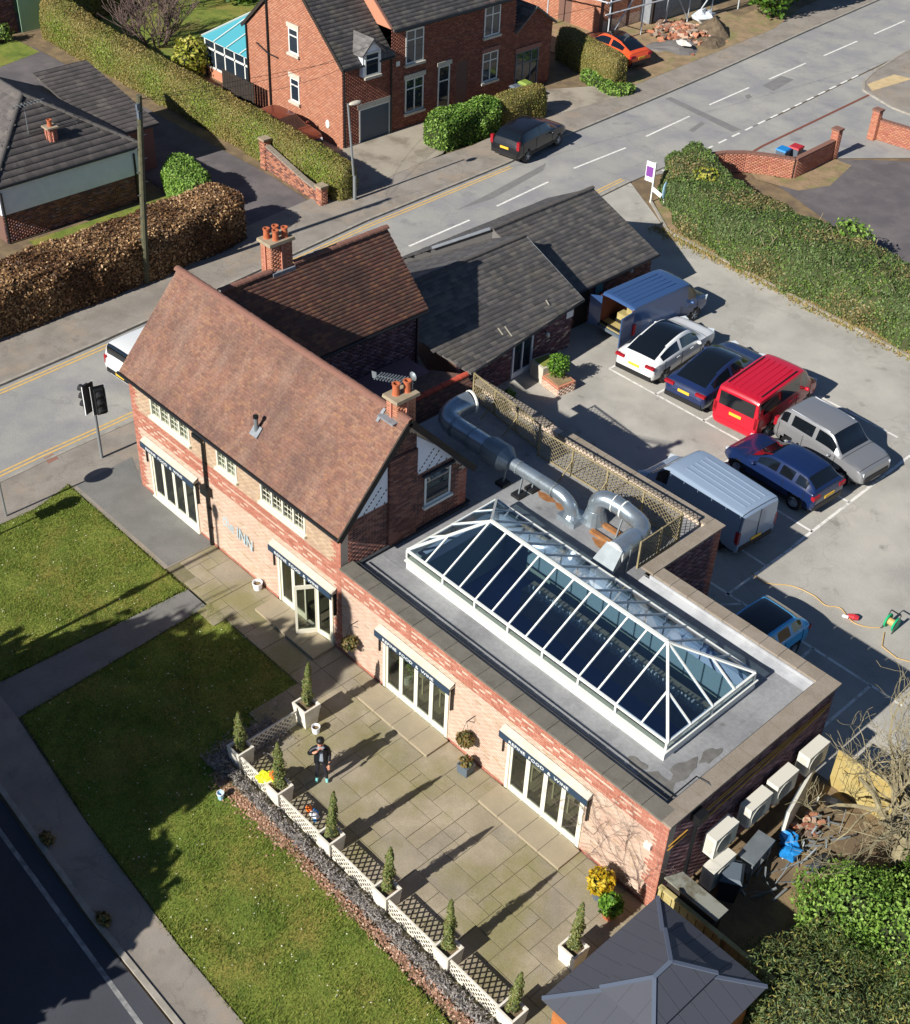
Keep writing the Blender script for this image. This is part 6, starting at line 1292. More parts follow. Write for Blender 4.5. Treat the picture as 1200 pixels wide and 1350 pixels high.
# ------------------------------------------------------------------ vehicles
def paint(n, c, rough=.3, coat=.6, metal=0.0): mk(n, c, rough, coat=coat, metal=metal, spec=.5)
paint('paint_white', '#dfe1e0'); paint('paint_navy', '#1c2b52'); paint('paint_dark_navy', '#14264e'); paint('paint_red', '#c4132c'); paint('paint_silver', '#9a9b9d', .35, .5, .5); paint('paint_black', '#14161b'); paint('paint_slate_blue', '#34507c'); paint('paint_pale_blue', '#8ea0b6', .3, .5, .1)
paint('paint_bright_blue', '#45b0ea'); paint('paint_orange', '#d8542a'); paint('paint_maroon', '#6b2f22', .3, .6, .2); paint('paint_dark_grey', '#2c2f33')
def car(name, label, cat, loc, rz, L, W, prof, pm, glass_roof=False, arch=.36, wb=(.19, .81), spec=None, group=None, windows=(), rearwin=None, screen=None, rails=False, ribs=False, cutrear=False, wheel_r=.33):
    """prof rows from rear to nose: (x fraction, z bottom, z shoulder, z top, half width at shoulder, half width at top); windows: (s0,s1) in row units on the sides"""
    t = thing(name, label, cat, loc, rz, group)
    P = np.array(prof, float); n = len(P)
    sub = 6; s = np.linspace(0, n-1, (n-1)*sub+1)
    def cr(col):
        out = []
        for q in s:
            i = min(int(q), n-2); f = q-i; p0, p1, p2, p3 = [col[min(max(i+j, 0), n-1)] for j in (-1, 0, 1, 2)]
            c = .5*((2*p1)+(p2-p0)*f+(2*p0-5*p1+4*p2-p3)*f*f+(3*p1-p0-3*p2+p3)*f**3); lin = p1+(p2-p1)*f
            out.append(lin*.3+c*.7)
        return np.array(out)
    X, Zb, Zs, Zt, Ws, Wt = [cr(P[:, k]) for k in range(6)]
    tc = np.array([0, 1, 2, 3, 4, 5, 6, 7.]); tn = np.array(sorted(set(np.concatenate([np.linspace(0, 3, 8), np.linspace(3, 4, 5), np.linspace(4, 4.18, 3), np.linspace(4.18, 4.85, 5), np.linspace(4.85, 5, 3), np.linspace(5, 5.3, 4), np.linspace(5.3, 7, 7)]).round(4))))
    V = []; m = len(tn)
    for i in range(len(s)):
        hb, zs, zt, w, wt = Zb[i], Zs[i], Zt[i], Ws[i]*W/2, Wt[i]*W/2
        y = np.array([0, w*.82, w*.97, w*1.0, w*.97, wt, wt*.62, 0]); z = np.array([hb, hb, hb+.12, (hb+zs)*.5+.05, zs, zt-.045*min(1, (zt-zs)/.3) if zt-zs > .05 else (zs+zt)/2, zt-.008, zt])
        yy = np.interp(tn, tc, y); zz = np.interp(tn, tc, z)
        # round the shoulder and roof edge a little
        k4 = np.exp(-((tn-4)/.12)**2)*.012; k5 = np.exp(-((tn-5)/.1)**2)*.012; yy = yy-k4*.3-k5; zz = zz-k5*.5
        for sg in (1,): V += [(X[i]*L-L/2, yv, zv) for yv, zv in zip(yy, zz)]
    V = np.array(V).reshape(len(s), m, 3)
    full = np.concatenate([V, (V*np.array([1, -1, 1]))[:, ::-1][:, 1:]], 1); tf = np.concatenate([tn, tn[::-1][1:]]); M2 = full.shape[1]
    side = {k: [] for k in ('body', 'glass', 'roofglass')}
    wx = [L*w_-L/2 for w_ in wb]; quads = {'body': [], 'side_window': [], 'windscreen': [], 'rear_window': [], 'glass_roof': []}
    for i in range(len(s)-1):
        sm = (s[i]+s[i+1])/2
        for j in range(M2-1):
            tm = (tf[j]+tf[j+1])/2; c = (full[i, j]+full[i+1, j+1]+full[i, j+1]+full[i+1, j])/4
            if any((c[0]-x)**2+(c[2]-wheel_r)**2 < arch**2 for x in wx) and tm > .9: continue
            key = 'body'
            if 4.16 < tm < 4.86 and any(a < sm < b_ for a, b_ in windows): key = 'side_window'
            elif tm > 4.95 and screen and screen[0] < sm < screen[1] and tm > 5.05: key = 'windscreen'
            elif tm > 5.05 and rearwin and rearwin[0] < sm < rearwin[1]: key = 'rear_window'
            elif tm > 5.25 and glass_roof and glass_roof[0] < sm < glass_roof[1]: key = 'glass_roof'
            quads[key].append((i*M2+j, (i+1)*M2+j, (i+1)*M2+j+1, i*M2+j+1))
    fv = full.reshape(-1, 3)
    def part(nm, fs, mat, smooth=True, caps=False):
        if not fs: return None
        idx = sorted({k for f in fs for k in f}); mp = {k: q for q, k in enumerate(idx)}; b = MB(); b.add([tuple(fv[k]) for k in idx], [tuple(mp[k] for k in f)[::-1] for f in fs])
        if caps:
            k0 = 0
            if not cutrear: b.add([tuple(full[0, j]) for j in range(M2-1)], [tuple(range(M2-1))])
            b.add([tuple(full[-1, j]) for j in range(M2-1)], [tuple(range(M2-1))[::-1]])
        o = obj(nm, b, mat, t, smooth=smooth, w=False); 
        if smooth: o.data.set_sharp_from_angle(angle=math.radians(50))
        return o
    body = part('body', quads['body'], pm, caps=True)
    L_ = [f for f in quads['side_window'] if fv[f[0]][1] > 0]; R_ = [f for f in quads['side_window'] if fv[f[0]][1] <= 0]
    for side_f in (L_, R_):
        for a, b_ in windows:
            part('side_window', [f for f in side_f if a < (s[f[0]//M2]+s[f[1]//M2])/2 < b_], 'car_glass')
    part('windscreen', quads['windscreen'], 'car_glass'); part('rear_window', quads['rear_window'], 'car_glass'); part('glass_roof', quads['glass_roof'], 'car_glass')
    b = MB(); zb = P[:, 1].min(); b.box(-L/2+.25, L/2-.25, -W/2+.2, W/2-.2, zb-.06, zb+.1)
    for x in wx: b.box(x-arch, x+arch, -W/2+.18, W/2-.18, .2, wheel_r+arch)
    obj('underbody', b, 'black_plastic', t, w=False)
    for x in wx:
        for sg in (-1, 1):
            yo = sg*(W/2-.12); b = MB(); r = wheel_r; b.lathe([(r*.62, -.105), (r*.95, -.105), (r, -.07), (r, .07), (r*.95, .105), (r*.62, .105)], (0, 0, 0), 22, 'y'); wh = obj('wheel', b, 'rubber', t, smooth=False, w=False); wh.location = (x, yo, r)
            b = MB(); b.lathe([(r*.63, .08), (r*.6, .1), (r*.55, .06), (0, .05)], (0, 0, 0), 20, 'y')
            for k in range(5):
                a = 2*PI*k/5; b.bar((math.cos(a)*.05, .085, math.sin(a)*.05), (math.cos(a)*r*.58, .09, math.sin(a)*r*.58), .05, .02)
            b.lathe([(.06, .07), (.06, .1), (0, .1)], (0, 0, 0), 10, 'y')
            if sg < 0: b.v = [(x_, -y_, z_) for x_, y_, z_ in b.v]; b.f = [f[::-1] for f in b.f]
            obj('rim', b, 'aluminium', wh, w=False)
    sp = spec or {}
    zs0 = P[1][2]
    for sg in (-1, 1):
        tz, th, tw = sp.get('tail', (zs0-.12, .16, .34)); b = MB(); b.obox((-L/2+.07, sg*(W/2*P[1][4]-tw/2-.0), tz), (.14, tw, th), 0); obj('tail_light', b, 'tail_red', t, w=False)
        hz, hh, hw = sp.get('head', (P[-2][2]-.02, .14, .36)); b = MB(); b.obox((L/2-.19, sg*(W/2*P[-2][4]-hw/2+.0), hz-.02), (.26, hw*.8, hh*.8), -sg*.45); obj('headlight', b, 'lamp_white', t, w=False)
        mx = sp.get('mirror', (.64, .98)); b = MB(); b.ell((mx[0]*L-L/2, sg*(W/2+.07), mx[1]), (.07, .11, .075), 10, 6); obj('door_mirror', b, pm, t, smooth=True, w=False)
    pz = sp.get('plate', .72); b = MB(); b.obox((-L/2-.012, 0, pz), (.02, .52, .115)); obj('number_plate', b, 'yellow_plate', t, w=False)
    b = MB(); b.obox((L/2+.012, 0, .45), (.02, .52, .115)); obj('front_plate', b, 'white_plate', t, w=False)
    b = MB(); b.obox((-L/2+.04, 0, P[0][1]+.1), (.12, W*.84, .2)); obj('rear_bumper', b, sp.get('bumper', 'black_plastic'), t, w=False)
    b = MB(); b.obox((L/2-.02, 0, P[-1][1]+.14), (.1, W*.7, .22)); obj('grille', b, 'black_plastic', t, w=False)
    for sg in (-1, 1): b = MB(); b.obox((0, sg*(W/2*.955), P[4][1]+.1), (L*.56, .05, .13)); obj('sill_trim', b, 'black_plastic', t, w=False)
    for sg in (-1, 1):
        for fx in sp.get('handles', (.36, .56)): b = MB(); b.obox((fx*L-L/2, sg*(W/2*.985), P[len(P)//2][2]-.08), (.2, .035, .03)); obj('door_handle', b, pm, t, w=False)
        pass
    def seam(st, t0, t1, nm='panel_gap', sides=(0, 1)):
        i = int(round(st*sub)); i = min(max(i, 0), len(s)-1)
        idx = [j for j in range(m) if t0 <= tn[j] <= t1]
        for q in sides:
            pts = [Vector(V[i, j])*1.0 for j in idx]
            if q: pts = [Vector((p.x, -p.y, p.z)) for p in pts]
            c = Vector((V[i, :, 0].mean(), 0, .7)); pts = [p+(p-c).normalized()*.004 for p in pts]
            b = MB(); b.tube(pts, .0105, 4, cap=False); obj(nm, b, 'black_plastic', t, w=False)
    mid = len(P)//2
    for st in sp.get('gaps', (2.45, 3.8, 5.7)): seam(st, 1.2, 4.05)
    seam(sp.get('bonnet', 6.15), 4, 7); seam(sp.get('nose', 7.6), 4.2, 7)
    if not cutrear: seam(sp.get('boot', 1.0), 3.0, 7)
    if rails:
        for sg in (-1, 1): b = MB(); b.tube([(rails[0]*L-L/2, sg*W*.36, rails[2]), (rails[1]*L-L/2, sg*W*.36, rails[2])], .025, 6); obj('roof_rail', b, sp.get('rail', 'black_plastic'), t, w=False)
    if ribs:
        for y in np.linspace(-.5, .5, 5): b = MB(); b.obox(((ribs[0]+ribs[1])/2*L-L/2, y, ribs[2]), ((ribs[1]-ribs[0])*L, .05, .014)); obj('roof_rib', b, pm, t, w=False)
    return t
#            x   zb   zs   zt    ws   wt
COUPE = [(0, .35, .7, .78, .82, .62), (.03, .28, .95, 1.0, .93, .72), (.1, .24, 1.0, 1.14, .98, .7), (.25, .22, 1.0, 1.42, 1, .66), (.45, .22, .98, 1.58, 1, .66), (.6, .22, .95, 1.48, 1, .64), (.76, .22, .92, 1.0, 1, .72), (.92, .24, .82, .88, .95, .7), (.98, .3, .68, .74, .84, .6), (1, .36, .55, .6, .76, .5)]
HATCH = [(0, .36, .72, .8, .84, .66), (.02, .28, .98, 1.04, .94, .78), (.07, .24, 1.0, 1.22, .97, .7), (.16, .22, 1.0, 1.43, .99, .68), (.36, .22, .98, 1.48, 1, .69), (.54, .22, .96, 1.42, 1, .68), (.72, .22, .93, 1.0, 1, .76), (.9, .24, .84, .9, .96, .74), (.975, .3, .7, .76, .86, .66), (1, .36, .55, .6, .78, .56)]
SUV = [(0, .42, .8, .9, .86, .7), (.02, .34, 1.06, 1.1, .95, .8), (.06, .3, 1.1, 1.34, .97, .74), (.14, .28, 1.1, 1.6, .99, .71), (.38, .28, 1.08, 1.66, 1, .72), (.58, .28, 1.06, 1.6, 1, .71), (.72, .28, 1.04, 1.12, 1, .8), (.9, .3, .96, 1.02, .97, .78), (.975, .36, .8, .88, .9, .7), (1, .4, .62, .68, .82, .6)]
BOXY = [(0, .42, .8, .9, .88, .74), (.02, .34, 1.04, 1.1, .96, .84), (.05, .3, 1.08, 1.4, .98, .8), (.1, .28, 1.08, 1.66, 1, .78), (.38, .28, 1.06, 1.72, 1, .78), (.6, .28, 1.05, 1.66, 1, .77), (.74, .28, 1.03, 1.12, 1, .84), (.9, .3, .97, 1.02, .98, .82), (.98, .36, .82, .9, .92, .76), (1, .4, .62, .68, .84, .64)]
VAN = [(0, .42, 1.12, 1.86, .96, .86), (.015, .3, 1.12, 1.95, .985, .87), (.05, .28, 1.12, 1.98, .99, .87), (.4, .27, 1.1, 1.98, 1, .87), (.64, .27, 1.08, 1.96, 1, .86), (.74, .27, 1.06, 1.86, 1, .82), (.865, .27, 1.02, 1.2, 1, .84), (.96, .3, .92, .98, .95, .8), (1, .38, .62, .7, .84, .7)]
white_car = car('parked_car', 'white electric crossover with a dark glass roof parked beside the blue van', 'car', (6.5, 20.6, 0), math.radians(94.5), 4.65, 1.98, COUPE, 'paint_white', glass_roof=(3.05, 5.0), windows=((2.35, 3.75), (3.85, 5.55)), rearwin=(1.75, 2.95), screen=(5.05, 6.0), spec={'tail': (.92, .1, .42), 'plate': .8, 'head': (.76, .12, .36)}, group='cars parked in the bays')
car('parked_car', 'dark navy electric crossover parked between the white car and the red van', 'car', (9.05, 20.6, 0), math.radians(94), 4.7, 1.98, COUPE, 'paint_navy', glass_roof=(3.05, 5.0), windows=((2.35, 3.75), (3.85, 5.55)), rearwin=(1.75, 2.95), screen=(5.05, 6.0), spec={'tail': (.92, .1, .42), 'plate': .8, 'head': (.76, .12, .36)}, group='cars parked in the bays')
car('red_van', 'bright red people carrier van with dark windows parked beside the silver car', 'van', (11.45, 20.55, 0), math.radians(94.5), 4.6, 1.98, VAN, 'paint_red', windows=((1.5, 2.95), (3.05, 4.0), (4.1, 5.4)), screen=(5.05, 6.0), rails=(.08, .62, 1.98), spec={'tail': (1.0, .5, .16), 'plate': .98, 'mirror': (.73, 1.1), 'bumper': 'paint_red', 'rail': 'black_plastic', 'handles': (.5, .6)}, ribs=(.06, .62, 1.985), group='cars parked in the bays')
_rv = [o for o in bpy.data.objects if o.name == 'red_van'][0]
b = MB(); b.obox((-2.315, 0, 1.5), (.03, 1.5, .56), Matrix.Rotation(.0, 3, 'Y')); obj('rear_window', b, 'car_glass', _rv, w=False)
bv = car('blue_van', 'slate blue panel van with its rear doors open beside the brick outbuilding', 'van', (4.3, 22.4, 0), math.radians(88), 4.85, 2.0, VAN, 'paint_slate_blue', windows=((4.45, 5.5),), screen=(5.05, 6.0), cutrear=True, spec={'tail': (1.0, .5, .1), 'plate': .36, 'mirror': (.73, 1.1), 'seams': (.6, .74), 'handles': (.7,)}, ribs=(.04, .6, 1.985), group='cars parked in the bays')
b = MB(); b.box(-2.5, .4, -.82, .82, .52, .56); obj('load_floor', b, 'timber_board', bv, w=False); b = MB(); b.box(.4, .44, -.85, .85, .5, 1.85); b.box(-2.5, .4, .84, .87, .5, 1.85); b.box(-2.5, .4, -.87, -.84, .5, 1.85); obj('lining', b, 'brick_terrace', bv, w=False)
b = MB(); b.obox((-2.52, 0, .47), (.16, 1.8, .12)); obj('step_bumper', b, 'grey_plastic', bv, w=False)
b = MB(); b.obox((-2.85, -.95, 1.15), (.82, .05, 1.35), .12); obj('rear_door', b, 'paint_slate_blue', bv, w=False); b = MB(); b.obox((-2.65, .97, 1.15), (.5, .05, 1.35), -.9); obj('rear_door', b, 'paint_slate_blue', bv, w=False)
t = thing('cardboard_box', 'open brown cardboard boxes stacked inside the open blue van', 'boxes', (4.25, 20.9, .56)); b = MB()
for k, (x, y, z, q) in enumerate(((4.0, 20.8, .56, .4), (4.5, 21.0, .56, .45), (4.2, 21.0, .98, .32), (4.45, 20.55, .56, .3))): g = MB(); g.obox((x, y, z+q/2), (q*1.1, q, q), .2*k); obj('carton', g, 'warm_white' if k % 2 else 'timber_pale', t)
car('parked_car', 'silver boxy estate with a dark windscreen facing the camera side of the car park', 'car', (14.85, 19.9, 0), math.radians(-4), 4.05, 1.9, BOXY, 'paint_silver', windows=((2.3, 3.2), (3.3, 4.25), (4.35, 5.5)), screen=(5.05, 6.0), rearwin=(1.5, 2.9), rails=(.12, .56, 1.66), spec={'rail': 'aluminium', 'tail': (1.0, .34, .18), 'plate': .8}, group='cars parked in the bays')
car('parked_car', 'metallic dark blue hatchback parked between the silver estate and the pale van', 'car', (14.5, 17.35, 0), math.radians(177), 4.1, 1.88, HATCH, 'paint_dark_navy', windows=((2.5, 3.35), (3.45, 4.25), (4.35, 5.5)), screen=(5.05, 6.0), rearwin=(1.5, 2.8), group='cars parked in the bays')
pv = car('pale_van', 'pale silver blue panel van parked beside the corner of the flat roof', 'van', (13.85, 13.6, 0), math.radians(176), 4.75, 1.98, VAN, 'paint_pale_blue', windows=((4.45, 5.5),), screen=(5.05, 6.0), spec={'tail': (1.0, .5, .12), 'plate': .7, 'mirror': (.73, 1.1), 'seams': (.6, .74), 'handles': (.7,)}, ribs=(.06, .62, 1.985), group='cars parked in the bays')
b = MB(); b.obox((-2.385, 0, 1.1), (.02, .012, 1.5)); obj('door_split', b, 'black_plastic', pv, w=False)
car('parked_car', 'bright blue car half hidden behind the stone coping of the flat roof', 'car', (19.15, 9.0, 0), math.radians(-92), 4.1, 1.85, HATCH, 'paint_bright_blue', glass_roof=(2.95, 5.0), windows=((2.5, 3.35), (3.45, 4.25), (4.35, 5.5)), screen=(5.05, 6.0), rearwin=(1.7, 2.8), group='cars parked in the bays')
car('parked_car', 'black family crossover parked half on the far pavement by the laurel hedge', 'car', (-11.4, 31.0, .06), math.radians(99), 4.45, 1.9, SUV, 'paint_black', windows=((2.4, 3.3), (3.4, 4.25), (4.35, 5.5)), screen=(5.05, 6.0), rearwin=(1.5, 2.85), spec={'tail': (1.05, .42, .16), 'plate': .8})
car('parked_car', 'orange red car with a black roof parked behind the hedge by the building site', 'car', (-17.6, 44.7, .05), math.radians(177), 4.6, 1.92, COUPE, 'paint_orange', glass_roof=(2.95, 5.05), windows=((2.5, 3.75), (3.85, 5.55)), rearwin=(1.75, 2.95), screen=(5.05, 6.0))
car('parked_car', 'dark maroon car in the side drive between the olive hedge and the brick gable', 'car', (-20.0, 21.7, .03), math.radians(2), 4.3, 1.85, HATCH, 'paint_maroon', windows=((2.5, 3.35), (3.45, 4.25), (4.35, 5.5)), screen=(5.05, 6.0), rearwin=(1.5, 2.8))
PICK = [(0, .5, 1.0, 1.1, .94, .8), (.015, .42, 1.08, 1.12, .97, .82), (.03, .4, 1.1, 1.74, .985, .8), (.35, .4, 1.1, 1.78, 1, .78), (.55, .4, 1.08, 1.76, 1, .74), (.63, .4, 1.06, 1.6, 1, .72), (.74, .4, 1.04, 1.14, 1, .82), (.93, .42, .98, 1.04, .97, .8), (1, .5, .7, .8, .88, .7)]
car('pickup_truck', 'white pickup truck on the road behind the left end of the brick house', 'pickup', (-5.75, 5.3, .006), math.radians(94), 5.2, 1.95, PICK, 'paint_white', windows=((2.3, 3.4), (3.5, 4.2), (4.3, 5.5)), screen=(5.05, 6.0), rearwin=(1.3, 1.95), wheel_r=.37, arch=.42, spec={'tail': (1.0, .34, .12), 'plate': .62})

# ------------------------------------------------------------------ hedges, shrubs, trees
hedge('beech_hedge', 'tall copper brown beech hedge behind the telegraph pole beside the far pavement', [(-12.9, -9), (-12.9, 0), (-13.1, 8), (-13.5, 12.6), (-13.7, 13.7)], 2.6, 2.15, ['beech_leaf', 'beech_leaf', 'beech_dark'], 'beech_core', dens=330, leaf=.08, bumpy=.06, power=7.0, base_in=.98)
hedge('laurel_hedge', 'bright green laurel hedge block behind the end of the brown beech hedge', [(-18.9, 14.3), (-15.6, 13.4)], 1.7, 1.75, 'laurel_bright', 'dark_leaf_core', dens=420, leaf=.08, bumpy=.07)
hedge('olive_hedge', 'long olive green clipped hedge running from the lamp post back past the bungalow drive', [(-12.7, 19.9), (-20, 20.05), (-28, 20.2), (-36, 20.3), (-40.6, 20.6), (-42.6, 23), (-45, 29), (-52, 40)], [1.5, 1.55, 1.6, 1.8, 2.2, 2.4, 2.4, 2.4], [1.75, 1.85, 1.9, 2.0, 2.2, 2.3, 2.3, 2.3], ['privet_green', 'privet_olive', 'privet_olive', 'privet_brown'], 'olive_core', dens=420, leaf=.06, bumpy=.06)
hedge('laurel_hedge', 'bright glossy laurel hedge in front of the brick terrace beside the black car', [(-14.7, 27.1), (-14.6, 31.6)], 1.75, 1.7, ['laurel_bright', 'laurel_bright', 'laurel_dark'], 'dark_leaf_core', dens=420, leaf=.08, bumpy=.08)
hedge('clipped_hedge', 'dull olive clipped hedge joined to the laurel in front of the two bins', [(-14.6, 31.7), (-14.4, 35.0)], 1.55, 1.65, ['privet_brown', 'privet_olive'], 'olive_core', dens=420, leaf=.055, bumpy=.035)
hedge('clipped_hedge', 'olive clipped hedge in front of the orange red car', [(-19.8, 42.5), (-14.2, 41.4)], 1.5, 1.8, ['privet_brown', 'privet_olive'], 'olive_core', dens=420, leaf=.055, bumpy=.035)
hedge('ivy_fringe', 'low green ivy along the foot of the olive hedge by the orange red car', [(-16.5, 40.9), (-13.6, 40.3), (-13.2, 41.4)], .8, .5, 'laurel_bright', 'dark_leaf_core', dens=200, leaf=.09, cat='ground cover')
hedge('mixed_hedge', 'broad untrimmed mixed green hedge along the far edge of the car park', [(-4.0, 35.2), (-2.6, 33.5), (.2, 31.9), (4, 31.35), (13, 31.15), (24, 30.2), (34, 29.5)], [2.0, 3.3, 4.2, 4.6, 4.6, 4.6, 4.6], [1.7, 1.8, 1.8, 1.8, 1.75, 1.7, 1.7], ['hedge_green', 'hedge_green', 'hedge_mid', 'hedge_green', 'hedge_dry'], 'mixed_core', dens=330, leaf=.07, bumpy=.16, power=3.2)
b = MB()
for k in range(90):
    x = random.uniform(3, 14); y = random.uniform(29.2, 33.2); z = 1.75+random.uniform(-.1, .12); a = random.uniform(0, 2*PI); b.bar((x, y, z-.2), (x+math.cos(a)*.35, y+math.sin(a)*.35, z+random.uniform(0, .3)), .022)
obj('bare_stems', b, 'bark_pale', kind='stuff', label='pale bare stems sticking out of the untrimmed hedge')
bush('laurel_bush', 'bright green laurel clump at the back of the broad mixed hedge', (6.6, 33.4, 1.5), (1.0, .7, .7), 'laurel_bright', 420, .13)
bush('laurel_bush', 'small yellow green clump on top of the mixed hedge behind the sale board', (-1.2, 32.6, 1.75), (.7, .6, .4), 'yellow_green', 260, .1)
# long dry grass at the hedge foot
_n = 5000; t_ = RNG.random(_n); _P = np.c_[-1.5+t_*32, 29.25-t_*1.55+RNG.normal(.1, .22, _n)]
_a = RNG.uniform(0, 2*PI, _n); _h = RNG.uniform(.05, .2, _n); _V = np.stack([np.c_[_P-.02, np.full(_n, .02)], np.c_[_P+.02, np.full(_n, .02)], np.c_[_P[:, 0]+np.cos(_a)*.12, _P[:, 1]+np.sin(_a)*.12, _h]], 1).reshape(-1, 3)
mk('dry_grass', '#a08c56', .9, isl=['#a08c56', '#8f8a48', '#b39d68', '#7d8340', '#94794d'], transl=.2)
fast('dry_grass', _V, np.arange(3*_n).reshape(-1, 3), 'dry_grass', kind='stuff', label='long dry grass along the foot of the mixed hedge')
# lavender row and dead leaves beside the white trellis
_n = 10000; _P = np.c_[RNG.uniform(12.0, 24.4, _n), -5.33+RNG.normal(0, .08, _n)]; _k = .14*np.abs(np.sin(_P[:, 0]*5.3))+.1; _P3 = np.c_[_P, .06+_k*RNG.random(_n)*1.1]
_V, _F = leaf_cloud(_P3, np.c_[RNG.normal(0, .6, (_n, 2)), np.ones(_n)], .035, 1.2, 3.2); fast('lavender', _V, _F, 'lavender_leaf', kind='stuff', label='grey purple lavender growing along the outside of the white trellis')
_n = 4800; _P = np.c_[RNG.uniform(12.2, 24.4, _n), -5.62+RNG.normal(0, .09, _n), .055+.03*RNG.random(_n)]
_P[:500, 1] = -5.6+RNG.normal(0, .2, 500); _P[:1500, 0] = RNG.uniform(12.4, 15.5, 1500)
_V, _F = leaf_cloud(_P, np.tile([0, 0, 1.0], (_n, 1)), .05, .6, 1.4); fast('fallen_leaves', _V, _F, 'dead_leaf', kind='stuff', label='band of pinkish brown fallen leaves between lavender and lawn')
_n = 2500; _P = np.c_[RNG.normal(12.0, .25, _n), RNG.uniform(-5.6, -3.2, _n), .06+.2*RNG.random(_n)]; _V, _F = leaf_cloud(_P, np.tile([0, 0, 1.0], (_n, 1)), .035, 1.2, 3.0); fast('lavender_end', _V, _F, 'lavender_leaf', kind='stuff', label='low grey lavender behind the end planter of the trellis')
for i, (px, py, lab) in enumerate(((8.55, -2.2, None),)): pass
for x, y, lab in ((14.25, -10.36)+('dark weed tuft growing at the upper kerb of the shaded pavement',), (11.21, -10.15)+('dark weed tuft growing at the kerb farther up the shaded pavement',)):
    bush('weed_tuft', lab, (x, y, .14), (.24, .15, .1), 'basket_plant', 160, .07)
# garden shrubs across the road
bush('golden_shrub', 'pale yellow green rounded shrub beside the conservatory', (-30.6, 23.3, 1.1), (1.05, 1.0, 1.15), 'yellow_green', 900, .15, base=0)
bush('low_shrub', 'small leafy shrub on the grass beside the house with the green gate', (-41.8, 17.6, .5), (.6, .5, .5), 'hedge_mid', 260, .1); bush('low_shrub', 'rounder pale shrub against the wall of the house with the green gate', (-41.9, 16.5, .45), (.55, .5, .45), 'yellow_green', 220, .1)
def branches(mb, p, d, L, r, depth, spread=.6, up=.25, nseg=3, tips=None, nbr=(2, 4), kink=.22, rmin=.006):
    pts = [p]; rs = [r]; q = p.copy(); dd = d.copy()
    for k in range(nseg):
        dd = (dd+Vector((random.gauss(0, kink), random.gauss(0, kink), random.gauss(up*.3, kink*.7)))).normalized(); q = q+dd*L/nseg; pts.append(q.copy()); rs.append(max(rmin, r*(1-.45*(k+1)/nseg)))
    mb.tube(pts, rs, 5 if r > .03 else 4, cap=False)
    if tips is not None: tips.append(q.copy())
    if depth == 0: return
    for k in range(random.randint(*nbr)):
        i = random.randint(1, nseg); o = pts[i]; nd = (dd+Vector((random.gauss(0, spread), random.gauss(0, spread), random.gauss(up, spread*.5)))).normalized()
        branches(mb, o, nd, L*random.uniform(.55, .82), max(rmin, rs[i]*.62), depth-1, spread, up, nseg, tips, nbr, kink, rmin)
random.seed(23)
bt = thing('bare_tree', 'bare branching tree with pale twigs overhanging the yard and the end of the flat roof', 'tree', (26.7, 5.6, 0))
b = MB(); base = Vector((26.7, 5.6, 0)); b.tube([base, base+Vector((-.1, .05, .9)), base+Vector((-.15, .15, 1.9))], [.28, .22, .2], 9); obj('trunk', b, 'bark_pale', bt)
b = MB()
for dx, dy, dz_, L, r in ((-.9, .9, 1.3, 2.9, .11), (-.5, 1.3, 1.2, 2.9, .1), (.1, 1.2, 1.5, 2.8, .1), (-.8, .2, 1.6, 2.9, .1), (-1, -.5, .8, 1.9, .12), (-.6, .3, 1.1, 2.0, .13), (.1, .9, .8, 2.0, .12), (-.9, .9, .5, 1.9, .1), (.6, .2, 1.1, 1.8, .1), (-1.2, -.2, .3, 1.7, .09), (-.8, -1.0, .35, 1.8, .09), (-.3, 1.2, .3, 1.8, .09)):
    branches(b, base+Vector((-.12, .1, random.uniform(1.2, 1.9))), Vector((dx, dy, dz_)).normalized(), L*1.15, r*.85, 4, .66, .16, 4, None, (3, 3), .26, .0055)
obj('crown', b, 'bark_pale', bt)
b2 = thing('bare_tree', 'second bare tree at the right edge with pale twigs over the shaded car park', 'tree', (26.5, 11.0, 0))
b = MB(); base = Vector((26.5, 11.0, 0)); b.tube([base, base+Vector((0, .05, 1.0)), base+Vector((-.1, .1, 2.0))], [.2, .17, .14], 8); obj('trunk', b, 'bark_pale', b2)
b = MB()
for dx, dy, dz_, L, r in ((-1, -.6, .6, 2.0, .1), (-.9, .2, .9, 2.1, .1), (-.3, -.9, .9, 2.0, .09), (.1, .6, 1.2, 1.9, .09), (-1.1, -.1, .3, 1.9, .08), (-.6, -1.0, .4, 1.9, .08)):
    branches(b, base+Vector((-.08, .08, random.uniform(1.2, 2.0))), Vector((dx, dy, dz_)).normalized(), L, r, 4, .62, .12, 4, None, (2, 4), .24, .008)
obj('crown', b, 'bark_pale', b2)
pb = thing('bare_shrub', 'tall purple brown bare shrub behind the olive hedge', 'shrub', (-36, 24.5, 0)); b = MB()
for k in range(16): a = random.uniform(0, 2*PI); branches(b, Vector((-36+math.cos(a)*.6, 24.3+math.sin(a)*.6, 0)), Vector((math.cos(a)*.7, math.sin(a)*.7, 1.1)).normalized(), 1.9, .05, 3, .55, .3, 3, None, (3, 4), .2, .014)
obj('crown', b, 'bark_purple', pb)
pb = thing('bare_shrub', 'lower twiggy bare shrub on the lawn in the top left garden', 'shrub', (-41, 27.5, 0)); b = MB()
for k in range(8): a = random.uniform(0, 2*PI); branches(b, Vector((-41+math.cos(a)*.5, 27.5+math.sin(a)*.5, 0)), Vector((math.cos(a)*.7, math.sin(a)*.7, 1)).normalized(), 1.5, .045, 3, .55, .3, 3, None, (2, 4), .2, .014)
obj('crown', b, 'bark_pale', pb)
